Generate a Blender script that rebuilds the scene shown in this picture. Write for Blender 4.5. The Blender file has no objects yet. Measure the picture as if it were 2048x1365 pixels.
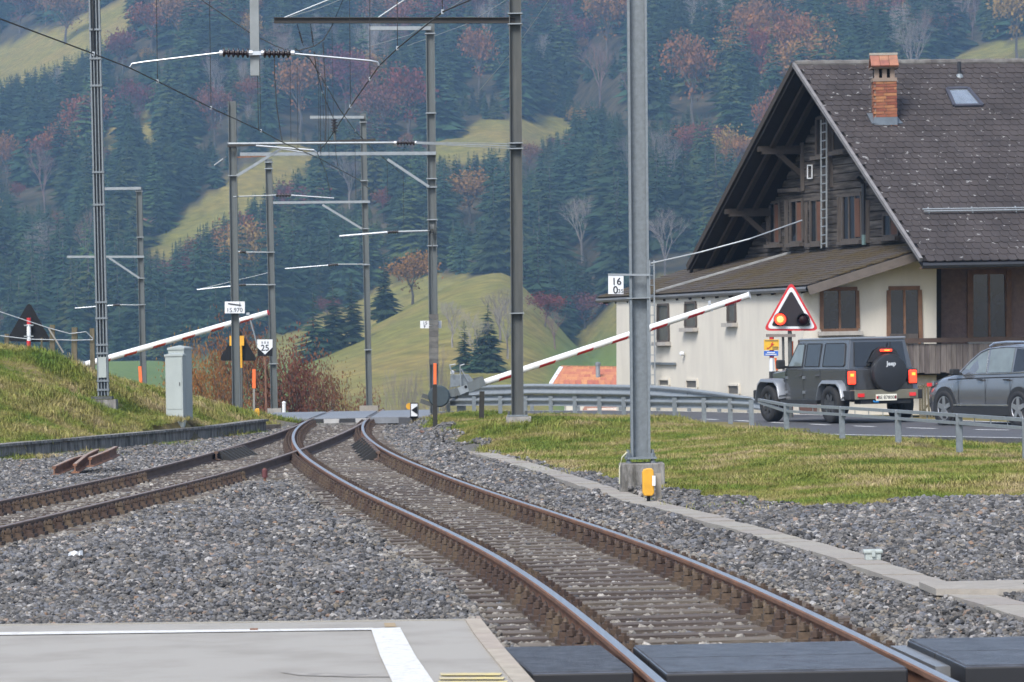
import bpy, bmesh, math, random
import numpy as np
from mathutils import Vector, Matrix, noise as mnoise
random.seed(7); rng = np.random.default_rng(7)
sc = bpy.context.scene
COL = sc.collection
# ------------------------------------------------------------------ camera
FPX, VH, ROLL, CH = 7600.0, 690.0, math.radians(1.1), 1.82
cam_data = bpy.data.cameras.new("camera")
cam = bpy.data.objects.new("camera", cam_data); COL.objects.link(cam)
cam_data.sensor_width = 36.0
cam_data.lens = 36.0 * FPX / 2048.0
cam_data.clip_start = 0.5; cam_data.clip_end = 20000.0
pitch = (VH - 682.5) / FPX
cam.matrix_world = Matrix.Translation((0, 0, CH)) @ Matrix.Rotation(math.pi/2 + pitch, 4, 'X') @ Matrix.Rotation(-ROLL, 4, 'Z')
cam_data.dof.use_dof = True
cam_data.dof.focus_distance = 42.0
cam_data.dof.aperture_fstop = 11.0
sc.camera = cam
# ------------------------------------------------------------------ sky and sun (overcast)
SUN_EL, SUN_AZ = math.radians(48), math.radians(205)     # azimuth clockwise from +Y
world = bpy.data.worlds.new("World"); sc.world = world; world.use_nodes = True
wn, wl = world.node_tree.nodes, world.node_tree.links
wn.clear()
sky = wn.new("ShaderNodeTexSky"); sky.sky_type = 'NISHITA'; sky.sun_disc = False
sky.sun_elevation = SUN_EL; sky.sun_rotation = SUN_AZ
sky.air_density = 1.0; sky.dust_density = 3.0; sky.altitude = 800
hs = wn.new("ShaderNodeHueSaturation"); hs.inputs['Saturation'].default_value = 0.72
bg = wn.new("ShaderNodeBackground"); bg.inputs['Strength'].default_value = 0.10
wo = wn.new("ShaderNodeOutputWorld")
wl.new(sky.outputs[0], hs.inputs['Color']); wl.new(hs.outputs[0], bg.inputs[0]); wl.new(bg.outputs[0], wo.inputs[0])
sd = bpy.data.lights.new("sun", 'SUN'); sd.energy = 1.5; sd.angle = math.radians(20); sd.color = (1.0, .975, .94)
sun = bpy.data.objects.new("sun", sd); COL.objects.link(sun)
dirv = Vector((math.sin(SUN_AZ)*math.cos(SUN_EL), math.cos(SUN_AZ)*math.cos(SUN_EL), math.sin(SUN_EL)))
sun.rotation_euler = (-dirv).to_track_quat('-Z', 'Y').to_euler()
sun.location = dirv * 200
vs = sc.view_settings
vs.view_transform = 'Standard'; vs.look = 'None'; vs.exposure = 1.5; vs.gamma = 1.0; vs.use_curve_mapping = False
sc.cycles.use_denoising = True
sc.cycles.max_bounces = 6; sc.cycles.diffuse_bounces = 3; sc.cycles.volume_bounces = 1
sc.cycles.transparent_max_bounces = 6; sc.cycles.caustics_reflective = False; sc.cycles.caustics_refractive = False
sc.cycles.volume_step_rate = 4.0
# ------------------------------------------------------------------ picture -> place
_ca, _sa = math.cos(ROLL), math.sin(ROLL)
def ray(u, v):
    du, dv = u - 1024.0, 682.5 - v
    return Vector(((du*_ca + dv*_sa)/FPX, 1.0, (-du*_sa + dv*_ca - (682.5 - VH))/FPX))
CP = Vector((0, 0, CH))
def P(u, v, Y): return CP + ray(u, v)*Y
def PZ(u, v, z=0.0):
    r = ray(u, v); return CP + r*((z - CH)/r.z)
def hit(u, v, p0, n):
    r = ray(u, v); return CP + r*((p0 - CP).dot(n)/r.dot(n))
def proj(p):
    x, y, z = p; tx = FPX*x/y; ty = FPX*(z - CH)/y + (682.5 - VH)
    return 1024 + tx*_ca - ty*_sa, 682.5 - (tx*_sa + ty*_ca)
def proj_np(p):
    tx = FPX*p[:, 0]/p[:, 1]; ty = FPX*(p[:, 2]-CH)/p[:, 1] + (682.5 - VH)
    return 1024 + tx*_ca - ty*_sa, 682.5 - (tx*_sa + ty*_ca)
# ------------------------------------------------------------------ materials
MATS = {}
def mat(name, col, rough=.75, metal=0.0, col2=None, scale=4.0, var=.12, bump=0.0, bscale=60.0, rnd=0.0, stretch=(1, 1, 1),
        emit=None, estr=0.0, world=False, thr=None, detail=5.0, coat=0.0, spec=.5, trans=0.0, hue=.03):
    """noise-mixed colour; rnd = per-object brightness variation; thr=(lo,hi) hardens the col/col2 mix into patches"""
    if name in MATS: return MATS[name]
    m = bpy.data.materials.new(name); m.use_nodes = True
    N, L = m.node_tree.nodes, m.node_tree.links
    b = N['Principled BSDF']
    b.inputs['Roughness'].default_value = rough; b.inputs['Metallic'].default_value = metal
    b.inputs['Specular IOR Level'].default_value = spec
    if coat: b.inputs['Coat Weight'].default_value = coat; b.inputs['Coat Roughness'].default_value = .08
    if trans: b.inputs['Transmission Weight'].default_value = trans
    if world:
        g = N.new('ShaderNodeNewGeometry'); src = g.outputs['Position']
    else:
        g = N.new('ShaderNodeTexCoord'); src = g.outputs['Object']
    mp = N.new('ShaderNodeMapping'); mp.inputs['Scale'].default_value = stretch
    L.new(src, mp.inputs[0])
    nz = N.new('ShaderNodeTexNoise'); nz.inputs['Scale'].default_value = scale; nz.inputs['Detail'].default_value = detail
    nz.inputs['Roughness'].default_value = .6
    L.new(mp.outputs[0], nz.inputs['Vector'])
    c2 = col2 if col2 is not None else tuple(max(0, c*(1 - 2.2*var)) for c in col)
    rp = N.new('ShaderNodeValToRGB')
    lo, hi = thr if thr else (.3, .7)
    rp.color_ramp.elements[0].position = lo; rp.color_ramp.elements[1].position = hi
    rp.color_ramp.elements[0].color = (*c2, 1); rp.color_ramp.elements[1].color = (*col, 1)
    L.new(nz.outputs['Fac'], rp.inputs[0])
    out = rp.outputs[0]
    if rnd:
        oi = N.new('ShaderNodeObjectInfo')
        mr = N.new('ShaderNodeMapRange'); mr.inputs[3].default_value = 1 - rnd; mr.inputs[4].default_value = 1 + rnd
        L.new(oi.outputs['Random'], mr.inputs[0])
        h = N.new('ShaderNodeHueSaturation'); L.new(mr.outputs[0], h.inputs['Value'])
        mr2 = N.new('ShaderNodeMath'); mr2.operation = 'MULTIPLY_ADD'; mr2.inputs[1].default_value = hue; mr2.inputs[2].default_value = .5 - hue/2
        L.new(oi.outputs['Random'], mr2.inputs[0]); L.new(mr2.outputs[0], h.inputs['Hue'])
        L.new(out, h.inputs['Color']); out = h.outputs[0]
    L.new(out, b.inputs['Base Color'])
    if bump:
        n2 = N.new('ShaderNodeTexNoise'); n2.inputs['Scale'].default_value = bscale; n2.inputs['Detail'].default_value = 4
        L.new(mp.outputs[0], n2.inputs['Vector'])
        bp = N.new('ShaderNodeBump'); bp.inputs['Strength'].default_value = bump; bp.inputs['Distance'].default_value = .02
        L.new(n2.outputs['Fac'], bp.inputs['Height']); L.new(bp.outputs[0], b.inputs['Normal'])
    if emit:
        b.inputs['Emission Color'].default_value = (*emit, 1); b.inputs['Emission Strength'].default_value = estr
    MATS[name] = m
    return m
# ------------------------------------------------------------------ mesh collector
class MB:
    def __init__(s): s.v = []; s.f = []; s.m = []
    def quadgrid(s, rows, mi=0, close=False):
        o = len(s.v); n = len(rows[0])
        for r in rows: s.v += [tuple(p) for p in r]
        for i in range(len(rows)-1):
            for j in range(n if close else n-1):
                k = (j+1) % n
                s.f.append((o+i*n+j, o+i*n+k, o+(i+1)*n+k, o+(i+1)*n+j)); s.m.append(mi)
        return s
    def poly(s, pts, mi=0):
        o = len(s.v); s.v += [tuple(p) for p in pts]; s.f.append(tuple(range(o, o+len(pts)))); s.m.append(mi); return s
    def box(s, c, size, rot=None, mi=0):
        hx, hy, hz = size[0]/2, size[1]/2, size[2]/2
        o = len(s.v); c = Vector(c)
        for x, y, z in ((-1,-1,-1),(1,-1,-1),(1,1,-1),(-1,1,-1),(-1,-1,1),(1,-1,1),(1,1,1),(-1,1,1)):
            p = Vector((x*hx, y*hy, z*hz))
            if rot is not None: p = rot @ p
            s.v.append(tuple(c + p))
        for f in ((0,3,2,1),(4,5,6,7),(0,1,5,4),(1,2,6,5),(2,3,7,6),(3,0,4,7)):
            s.f.append(tuple(o+i for i in f)); s.m.append(mi)
        return s
    def bar(s, p0, p1, w, h, mi=0, up=(0, 0, 1)):
        p0, p1 = Vector(p0), Vector(p1); d = p1 - p0; L = d.length; d.normalize()
        up = Vector(up)
        if abs(d.dot(up)) > .98: up = Vector((0, 1, 0))
        x = d.cross(up).normalized(); z = x.cross(d)
        R = Matrix((x, d, z)).transposed()
        return s.box((p0+p1)/2, (w, L, h), R, mi)
    def prism(s, pts, ext, mi=0):
        """polygon (world points) extruded by vector ext"""
        o = len(s.v); n = len(pts); ext = Vector(ext)
        pts = [Vector(p) for p in pts]
        s.v += [tuple(p) for p in pts] + [tuple(p+ext) for p in pts]
        s.f.append(tuple(o+i for i in range(n))); s.m.append(mi)
        s.f.append(tuple(o+n+i for i in reversed(range(n)))); s.m.append(mi)
        for i in range(n):
            k = (i+1) % n
            s.f.append((o+i, o+n+i, o+n+k, o+k)); s.m.append(mi)
        return s
    def cyl(s, p0, p1, r0, r1=None, n=8, mi=0, cap=True):
        r1 = r0 if r1 is None else r1
        p0, p1 = Vector(p0), Vector(p1); d = (p1-p0).normalized()
        a = Vector((0, 0, 1)) if abs(d.z) < .9 else Vector((1, 0, 0))
        x = d.cross(a).normalized(); y = d.cross(x)
        o = len(s.v)
        for p, r in ((p0, r0), (p1, r1)):
            for i in range(n):
                t = 2*math.pi*i/n; s.v.append(tuple(p + x*math.cos(t)*r + y*math.sin(t)*r))
        for i in range(n):
            k = (i+1) % n; s.f.append((o+i, o+n+i, o+n+k, o+k)); s.m.append(mi)
        if cap:
            s.f.append(tuple(o+i for i in range(n))); s.m.append(mi)
            s.f.append(tuple(o+n+i for i in reversed(range(n)))); s.m.append(mi)
        return s
    def tube(s, pts, r, n=6, mi=0):
        pts = [Vector(p) for p in pts]
        rows = []
        for i, p in enumerate(pts):
            d = (pts[min(i+1, len(pts)-1)] - pts[max(i-1, 0)]).normalized()
            a = Vector((0, 0, 1)) if abs(d.z) < .9 else Vector((1, 0, 0))
            x = d.cross(a).normalized(); y = d.cross(x)
            rr = r[i] if isinstance(r, (list, tuple)) else r
            rows.append([p + x*math.cos(2*math.pi*k/n)*rr + y*math.sin(2*math.pi*k/n)*rr for k in range(n)])
        return s.quadgrid(rows, mi, True)
    def lathe(s, c, axis, prof, n=20, mi=0):
        """prof: (radius, distance along axis)"""
        c = Vector(c); d = Vector(axis).normalized()
        a = Vector((0, 0, 1)) if abs(d.z) < .9 else Vector((1, 0, 0))
        x = d.cross(a).normalized(); y = d.cross(x)
        rows = [[c + d*h + x*math.cos(2*math.pi*k/n)*r + y*math.sin(2*math.pi*k/n)*r for k in range(n)] for r, h in prof]
        return s.quadgrid(rows, mi, True)
    def build(s, name, mats, parent=None, local=False, smooth=False, bevel=0.0):
        me = bpy.data.meshes.new(name)
        off = Vector((0, 0, 0))
        if parent is not None and not local:
            p = parent
            while p is not None: off += p.location; p = p.parent
        me.from_pydata([(x-off.x, y-off.y, z-off.z) for x, y, z in s.v], [], s.f)
        mats = mats if isinstance(mats, (list, tuple)) else [mats]
        for m in mats: me.materials.append(m)
        if len(mats) > 1: me.polygons.foreach_set('material_index', s.m)
        me.update()
        bm = bmesh.new(); bm.from_mesh(me); bmesh.ops.recalc_face_normals(bm, faces=bm.faces); bm.to_mesh(me); bm.free()
        if smooth: me.polygons.foreach_set('use_smooth', [True]*len(me.polygons)); 
        o = bpy.data.objects.new(name, me); COL.objects.link(o)
        if smooth and smooth != 'full':
            try: me.set_sharp_from_angle(angle=math.radians(38))
            except Exception: pass
        if bevel:
            b = o.modifiers.new('bevel', 'BEVEL'); b.width = bevel; b.segments = 2; b.limit_method = 'ANGLE'
        if parent is not None: o.parent = parent
        return o
def tag(o, label, cat, group=None, kind=None):
    if label: o['label'] = label
    if cat: o['category'] = cat
    if group: o['group'] = group
    if kind: o['kind'] = kind
    return o
def thing(name, label, cat, loc=(0, 0, 0), group=None, rz=0.0):
    o = bpy.data.objects.new(name, None); o.empty_display_size = .2; COL.objects.link(o)
    o.location = loc; o.rotation_euler = (0, 0, rz)
    return tag(o, label, cat, group)
def struct(o): o['kind'] = 'structure'; return o
def dup(o, parent=None):
    c = o.copy(); COL.objects.link(c)
    if parent is not None: c.parent = parent
    for ch in o.children: dup(ch, c)
    return c
def text_mb(txt, c, right, up, height, depth=.004, align='CENTER', bold=0.0):
    """flat lettering as a mesh in the plane (right, up) about c"""
    cu = bpy.data.curves.new('t', 'FONT'); cu.body = txt; cu.size = 1.0; cu.align_x = align; cu.align_y = 'CENTER'
    cu.extrude = 0.0; cu.offset = bold; cu.resolution_u = 3
    o = bpy.data.objects.new('t', cu); COL.objects.link(o)
    dg = bpy.context.evaluated_depsgraph_get(); dg.update()
    me = o.evaluated_get(dg).to_mesh()
    ys = [v.co.y for v in me.vertices]; sc_ = height/(max(ys)-min(ys)) if ys else 1
    cy = (max(ys)+min(ys))/2 if ys else 0
    right, up, c = Vector(right).normalized(), Vector(up).normalized(), Vector(c)
    mb = MB(); n = right.cross(up)
    mb.v = [tuple(c + right*(v.co.x*sc_) + up*((v.co.y-cy)*sc_) + n*depth) for v in me.vertices]
    mb.f = [tuple(p.vertices) for p in me.polygons]; mb.m = [0]*len(mb.f)
    bpy.data.objects.remove(o); bpy.data.curves.remove(cu)
    return mb
# ------------------------------------------------------------------ scatter (for what nobody could count)
def scatter(name, pts, rot, scl, idx, protos):
    """one object: proto meshes instanced on points by geometry nodes"""
    me = bpy.data.meshes.new(name); n = len(pts)
    me.vertices.add(n); me.vertices.foreach_set('co', np.asarray(pts, np.float32).ravel())
    a = me.attributes.new('rot', 'FLOAT_VECTOR', 'POINT'); a.data.foreach_set('vector', np.asarray(rot, np.float32).ravel())
    a = me.attributes.new('scl', 'FLOAT_VECTOR', 'POINT'); a.data.foreach_set('vector', np.asarray(scl, np.float32).ravel())
    a = me.attributes.new('idx', 'INT', 'POINT'); a.data.foreach_set('value', np.asarray(idx, np.int32))
    o = bpy.data.objects.new(name, me); COL.objects.link(o)
    c = bpy.data.collections.new(name + '_kinds')
    for i, p in enumerate(protos):
        q = bpy.data.objects.new('%s_kind_%02d' % (name, i), p); c.objects.link(q)
    g = bpy.data.node_groups.new(name + '_nodes', 'GeometryNodeTree')
    g.interface.new_socket('Geometry', in_out='INPUT', socket_type='NodeSocketGeometry')
    g.interface.new_socket('Geometry', in_out='OUTPUT', socket_type='NodeSocketGeometry')
    N, L = g.nodes, g.links
    gi, go = N.new('NodeGroupInput'), N.new('NodeGroupOutput')
    ci = N.new('GeometryNodeCollectionInfo'); ci.inputs['Collection'].default_value = c
    ci.inputs['Separate Children'].default_value = True; ci.inputs['Reset Children'].default_value = True
    ip = N.new('GeometryNodeInstanceOnPoints'); ip.inputs['Pick Instance'].default_value = True
    def attr(nm, t):
        q = N.new('GeometryNodeInputNamedAttribute'); q.data_type = t; q.inputs['Name'].default_value = nm; return q.outputs[0]
    L.new(gi.outputs[0], ip.inputs['Points']); L.new(ci.outputs[0], ip.inputs['Instance'])
    L.new(attr('idx', 'INT'), ip.inputs['Instance Index']); L.new(attr('rot', 'FLOAT_VECTOR'), ip.inputs['Rotation'])
    L.new(attr('scl', 'FLOAT_VECTOR'), ip.inputs['Scale']); L.new(ip.outputs[0], go.inputs[0])
    md = o.modifiers.new('scatter', 'NODES'); md.node_group = g
    o['kind'] = 'stuff'
    return o
# ================================================================== terrain
def spline(ys, xs):
    """natural cubic x(y)"""
    ys, xs = np.array(ys, float), np.array(xs, float); n = len(ys); h = np.diff(ys)
    A = np.eye(n); b = np.zeros(n)
    for i in range(1, n-1):
        A[i, i-1:i+2] = [h[i-1], 2*(h[i-1]+h[i]), h[i]]
        b[i] = 6*((xs[i+1]-xs[i])/h[i] - (xs[i]-xs[i-1])/h[i-1])
    M = np.linalg.solve(A, b)
    def f(y):
        y = np.asarray(y, float); i = np.clip(np.searchsorted(ys, y)-1, 0, n-2)
        d0, d1, hh = y-ys[i], ys[i+1]-y, h[i]
        return M[i]*d1**3/(6*hh)+M[i+1]*d0**3/(6*hh)+(xs[i]/hh-M[i]*hh/6)*d1+(xs[i+1]/hh-M[i+1]*hh/6)*d0
    return f
c1 = spline([8, 20.3, 27.2, 32, 37.7, 45.5, 51.7, 56.7, 63.1, 70.7, 77.9, 85, 91, 97, 106, 116],
            [2.25, 1.52, 1.06, .66, .06, -.86, -1.55, -2.06, -2.67, -3.29, -3.77, -4.13, -4.35, -4.48, -4.53, -4.6])
c2 = spline([20, 30, 40.6, 47.9, 54, 60, 69, 76, 84, 92, 97, 106, 116],
            [-8.0, -7.1, -6.2, -5.66, -5.24, -4.92, -4.64, -4.5, -4.42, -4.43, -4.48, -4.53, -4.6])
GAUGE = 1.435
trough_pts = [PZ(u, v, -.12) for u, v in ((905, 897), (965, 910), (1030, 927), (1120, 955), (1210, 985), (1290, 1010), (1400, 1037), (1500, 1066), (1610, 1095), (1720, 1129), (1850, 1172), (1960, 1205), (2120, 1252))]
wall_pts = [Vector((-15.5, 50, 0)), Vector((-12.3, 62, 0)), Vector((-9.85, 73, 0)), Vector((-8.2, 80.3, 0)), Vector((-6.85, 87, 0)), Vector((-6.2, 93.5, 0))]
# road centre line and guard rail lines (x, y)
road_y = [(-70, 128), (-40, 120), (-24, 113), (-12, 106.5), (-4.5, 103.4), (-.4, 100.6), (2.4, 95), (4.6, 88), (6.3, 81.3), (8.2, 75.5), (10.8, 70.5), (14.5, 65), (22, 56), (34, 44), (60, 24)]
# -------- control points for the near ground
ctl = []
for y in range(4, 112, 7):
    a, b = float(c2(max(y, 20))), float(c1(max(y, 8)))
    for x in (a-1.9, (a+b)/2, b+1.35): ctl.append((x, y, -.235))
for p in trough_pts: ctl.append((p.x, p.y, -.13)); ctl.append((p.x+.6, p.y+.3, -.12))
for x, y, z in ((1.65, 48.7, -.06), (.1, 76, .24), (.0, 70, .1), (-1.2, 80, .16), (-1.9, 90, .12), (4.6, 47, -.05), (6.5, 40, -.1), (9, 30, -.1), (12, 20, -.1), (4, 56, .0),
                (7.1, 53, .02), (6.65, 56.6, .05), (6.1, 60.5, .08), (5.6, 64.4, .08), (4.95, 69, .08), (4.7, 77.5, .10), (3.85, 80.5, .1), (3.3, 81.6, .1), (2.05, 84.7, .08), (.74, 87.7, .06), (-1.2, 94, .0), (8.5, 62, -.12), (8.2, 66, -.12), (7, 70, -.1), (10, 55, -.15), (9, 58, -.12), (6.2, 74, -.1), (5.6, 80, -.1), (12, 60, -.15), (15, 52, -.2),
                (2.5, 70, .14), (2.5, 76, .15), (12, 44, -.15), (16, 36, -.15)): ctl.append((x, y, z))
for x, y in road_y[2:13]:
    ctl.append((x, y, -.06)); ctl.append((x+2, y+3.5, -.09))
for x, y, z in ((10, 98, -.2), (15, 92, -.2), (20, 85, -.2), (3, 107, -.6), (0, 112, -.7), (8, 108, -.6), (-4.5, 112, -.35), (-9, 112, -.2), (-14, 116, .2), (-22, 120, .6), (25, 110, -.3), (35, 70, -.1)): ctl.append((x, y, z))
for p in wall_pts[1:]: ctl.append((p.x+.5, p.y-.3, -.22)); ctl.append((p.x-.55, p.y+.3, .03))
for u, v, Y in ((0, 703, 86), (60, 710, 86), (100, 716, 87), (170, 742, 88), (230, 762, 90), (330, 790, 93), (430, 806, 96), (500, 822, 97), (225, 829, 85), (355, 826, 85), (50, 800, 80), (140, 790, 82), (-120, 690, 86), (300, 850, 82), (120, 850, 78), (420, 845, 92)):
    q = P(u, v, Y); ctl.append((q.x, q.y, q.z - (.10 if v > 780 else .04)))
for x, y, z in ((-12, 95, 1.5), (-14, 103, 1.2), (-9.5, 99, .75), (-20, 92, 2.2), (-30, 90, 2.6), (-22, 70, 1.6), (-20, 55, .9), (-18, 40, .0), (-16, 25, -.2), (-16, 10, -.2), (20, 8, -.1)): ctl.append((x, y, z))
ctl = np.array(ctl)
_wy = np.array([p.y for p in wall_pts]); _wx = np.array([p.x for p in wall_pts])
def _phi(r2): return .5*r2*np.log(r2 + 1e-9)
def tps_fit(c, lam=.15):
    n = len(c); d2 = ((c[:, None, :2]-c[None, :, :2])**2).sum(-1)
    A = np.zeros((n+3, n+3)); A[:n, :n] = _phi(d2) + lam*np.eye(n)
    A[:n, n] = 1; A[:n, n+1:] = c[:, :2]; A[n, :n] = 1; A[n+1:, :n] = c[:, :2].T
    return np.linalg.solve(A, np.concatenate([c[:, 2], np.zeros(3)]))
_w = tps_fit(ctl)
def near_z(xy):
    out = np.empty(len(xy))
    for i in range(0, len(xy), 8000):
        q = xy[i:i+8000]; d2 = ((q[:, None]-ctl[None, :, :2])**2).sum(-1)
        out[i:i+8000] = _phi(d2) @ _w[:-3] + _w[-3] + q @ _w[-2:]
    return np.clip(out, -.5, 3.2)
def sstep(a, b, x): t = np.clip((x-a)/(b-a), 0, 1); return t*t*(3-2*t)
def far_z(x, y):
    z = -9.0 + 0*x
    z += 8.0*sstep(170, 112, y)
    # olive knoll with its ridge near y = 700
    kx = np.where(x < -2, np.abs(x+2)/36.0, np.abs(x+2)/15.0)
    kn = 24*np.exp(-kx**1.7)*sstep(380, 700, y)*(1-.5*sstep(705, 900, y))
    # meadow rising to the right of the knoll
    rt = sstep(3, 26, x - (y-600)*.02)*18*sstep(350, 640, y)
    lf = sstep(-38, -75, x)*9*sstep(380, 720, y)
    z = z + np.maximum.reduce([kn, rt, lf])
    s = np.maximum(y - (800 - .25*x + 14*np.sin(x/37.0)), 0)
    z += .232*s*(1+.10*np.sin(x/61.0+s/160.0)) - .10*np.maximum(s-980, 0) - .132*np.maximum(s-1500, 0)
    z += (6*np.sin(x/23.0 + y/97.0) + 5*np.sin(x/51.0 - y/140.0))*sstep(900, 1150, y)
    return z
def ground_z(xy):
    xy = np.asarray(xy, float)
    x, y = xy[:, 0], xy[:, 1]
    t = sstep(113, 138, y)*1.0
    t = np.maximum(t, sstep(40, 90, np.abs(x))*.0)
    n = np.where(y < 140, 0, 0).astype(float)
    m = y < 140
    if m.any():
        q = xy[m].copy(); q[:, 0] = np.clip(q[:, 0], -34, 38); q[:, 1] = np.clip(q[:, 1], 2, 122)
        n[m] = near_z(q)
    # foot of the retaining wall: level bed in front of it
    xw = np.interp(y, _wy, _wx); fr = (y > 60) & (y < 94) & (x > xw-.05) & (x < xw+2.2)
    n = np.where(fr, np.minimum(n, -.23), n)
    yc_ = np.clip(y, 20, 116); 
    wb = (1-sstep(1.3, 2.5, x-c1(yc_)))*(1-sstep(1.3, 2.5, c2(yc_)-x))*((y > 18) & (y < 97.6))
    n = n + (np.minimum(n, -.24)-n)*wb
    return n*(1-t) + far_z(x, y)*t
def gz(x, y): return float(ground_z(np.array([[x, y]]))[0])
def on_ground(u, v, y0=400.0, y1=2600.0, n=700):
    r = ray(u, v); ys = np.linspace(y0, y1, n)
    zz = ground_z(np.stack([r.x*ys, ys], 1)); d = CH + r.z*ys - zz
    k = np.nonzero(d < 0)[0]
    i = k[0] if len(k) else n-1
    return Vector((r.x*ys[i], ys[i], zz[i]))
def inpoly(px, py, poly):
    px, py = np.asarray(px, float), np.asarray(py, float); r = np.zeros(px.shape, bool); n = len(poly)
    for i in range(n):
        x0, y0 = poly[i]; x1, y1 = poly[(i+1) % n]
        c = ((y0 > py) != (y1 > py)) & (px < (x1-x0)*(py-y0)/((y1-y0) or 1e-9) + x0); r ^= c
    return r
# meadows on the far slopes, outlined once and laid on the terrain
CLEAR = [[(860, 290), (960, 245), (1060, 228), (1135, 236), (1150, 262), (1080, 300), (960, 330), (860, 330)],
         [(203, 225), (243, 228), (238, 330), (203, 320)], [(282, 235), (322, 232), (322, 300), (288, 296)],
         [(280, 500), (400, 402), (480, 342), (560, 285), (640, 300), (600, 360), (500, 430), (330, 520)],
         [(-60, 120), (60, 70), (150, 40), (262, -10), (275, 40), (250, 90), (130, 150), (-60, 215)],
         [(1840, 150), (1950, 95), (2110, 60), (2110, 170), (1840, 190)],
         [(150, 800), (420, 706), (560, 664), (630, 640), (720, 600), (760, 560), (880, 545), (1030, 560), (1030, 800)],
         [(1040, 800), (1040, 735), (1160, 660), (1260, 590), (1320, 560), (1500, 560), (1500, 800)]]
def meadow_mask(u, v):
    m = np.zeros(np.shape(u), bool)
    for p in CLEAR: m |= inpoly(u, v, p)
    return m
xr_pts = [PZ(u, v, -.08) for u, v in ((838, 847), (905, 880), (985, 903), (1130, 938), (1240, 958), (1340, 985), (1420, 996), (1520, 1005), (1640, 1026), (1725, 1030))]
_xr_y = np.array([p.y for p in xr_pts])[::-1]; _xr_x = np.array([p.x for p in xr_pts])[::-1]
_xl_y = np.array([p.y for p in wall_pts]); _xl_x = np.array([p.x for p in wall_pts])
def gravel_mask(x, y):
    xr = np.where(y < 42.6, 40.0, np.interp(y, _xr_y, _xr_x)) + .12*np.sin(y*3.1)
    xr = np.where((y >= 42.6) & (y < 43.8) & (x > 4.3), 40, xr)
    xl = np.where(y < 50, -40.0, np.interp(y, _xl_y, _xl_x) + .25)
    xl = np.where(y > 93.5, -6.2, xl)
    return (x > xl) & (x < xr) & (y < 98)
# ---------------------------------------------------------------- ground sheet
rows_y = np.concatenate([np.arange(-40, 8, 8), np.arange(8, 40, 1.0), np.arange(40, 112, .6), np.arange(112, 150, 2.0), np.geomspace(150, 640, 40), np.arange(650, 2300, 11.0), np.geomspace(2320, 9000, 14)])
core = np.linspace(-1, 1, 151); ext = np.array([1.3, 1.8, 2.6, 4, 6, 10])
cols = np.concatenate([-ext[::-1], core, ext])
gx = cols[None, :]*(15 + .165*np.abs(rows_y))[:, None]; gy = np.repeat(rows_y[:, None], len(cols), 1)
flat = np.stack([gx.ravel(), gy.ravel()], 1); gzv = ground_z(flat)
V = np.column_stack([flat, gzv]); nr, nc = gx.shape
idx = np.arange(nr*nc).reshape(nr, nc)
faces = np.stack([idx[:-1, :-1], idx[:-1, 1:], idx[1:, 1:], idx[1:, :-1]], -1).reshape(-1, 4)
me = bpy.data.meshes.new('ground'); me.from_pydata(V.tolist(), [], faces.tolist())
ca = me.color_attributes.new('cover', 'FLOAT_COLOR', 'POINT')
uu, vv_ = proj_np(np.column_stack([flat[:, 0], np.maximum(flat[:, 1], 1), gzv]))
mead = meadow_mask(uu, vv_) | (flat[:, 1] < 780)
grav = gravel_mask(flat[:, 0], flat[:, 1])
cc = np.zeros((len(V), 4), np.float32); cc[:, 3] = 1
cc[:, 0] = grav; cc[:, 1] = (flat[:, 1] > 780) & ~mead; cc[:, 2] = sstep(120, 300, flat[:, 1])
ca.data.foreach_set('color', cc.ravel())
lu = me.attributes.new('lush', 'FLOAT', 'POINT')
sl_ = flat[:, 0]/np.maximum(flat[:, 1], 1)
lush_v = np.where(flat[:, 1] > 150, np.maximum(sstep(.006, .014, sl_)*sstep(8.0, -2.0, gzv), sstep(-.046, -.058, sl_))*(flat[:, 1] < 820), 0)
lu.data.foreach_set('value', lush_v.astype(np.float32))
me.polygons.foreach_set('use_smooth', [True]*len(me.polygons))
ground = bpy.data.objects.new('ground', me); COL.objects.link(ground); struct(ground)
m = bpy.data.materials.new('ground_cover'); m.use_nodes = True; me.materials.append(m)
N, L = m.node_tree.nodes, m.node_tree.links; b = N['Principled BSDF']; b.inputs['Roughness'].default_value = .95; b.inputs['Specular IOR Level'].default_value = .15
at = N.new('ShaderNodeAttribute'); at.attribute_name = 'cover'
sp = N.new('ShaderNodeSeparateColor'); L.new(at.outputs['Color'], sp.inputs[0])
ge = N.new('ShaderNodeNewGeometry')
def nse(sca, det=6):
    q = N.new('ShaderNodeTexNoise'); q.inputs['Scale'].default_value = sca; q.inputs['Detail'].default_value = det; L.new(ge.outputs['Position'], q.inputs['Vector']); return q.outputs['Fac']
def ramp(src, c0, c1_, lo=.35, hi=.65):
    q = N.new('ShaderNodeValToRGB'); q.color_ramp.elements[0].position = lo; q.color_ramp.elements[1].position = hi
    q.color_ramp.elements[0].color = (*c0, 1); q.color_ramp.elements[1].color = (*c1_, 1); L.new(src, q.inputs[0]); return q.outputs[0]
def mix(f, a_, b_):
    q = N.new('ShaderNodeMix'); q.data_type = 'RGBA'; L.new(f, q.inputs[0]); L.new(a_, q.inputs[6]); L.new(b_, q.inputs[7]); return q.outputs[2]
near_g = ramp(nse(.9), (.12, .115, .04), (.21, .165, .075))
far_g0 = ramp(nse(.03), (.175, .165, .040), (.225, .175, .050), .36, .64)
far_g1 = ramp(nse(.35), (.65, .65, .65), (1.1, 1.1, 1.1), .3, .7)
mpz = N.new('ShaderNodeMapping'); mpz.inputs['Scale'].default_value = (.25, .12, 1.6); L.new(ge.outputs['Position'], mpz.inputs[0])
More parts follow.
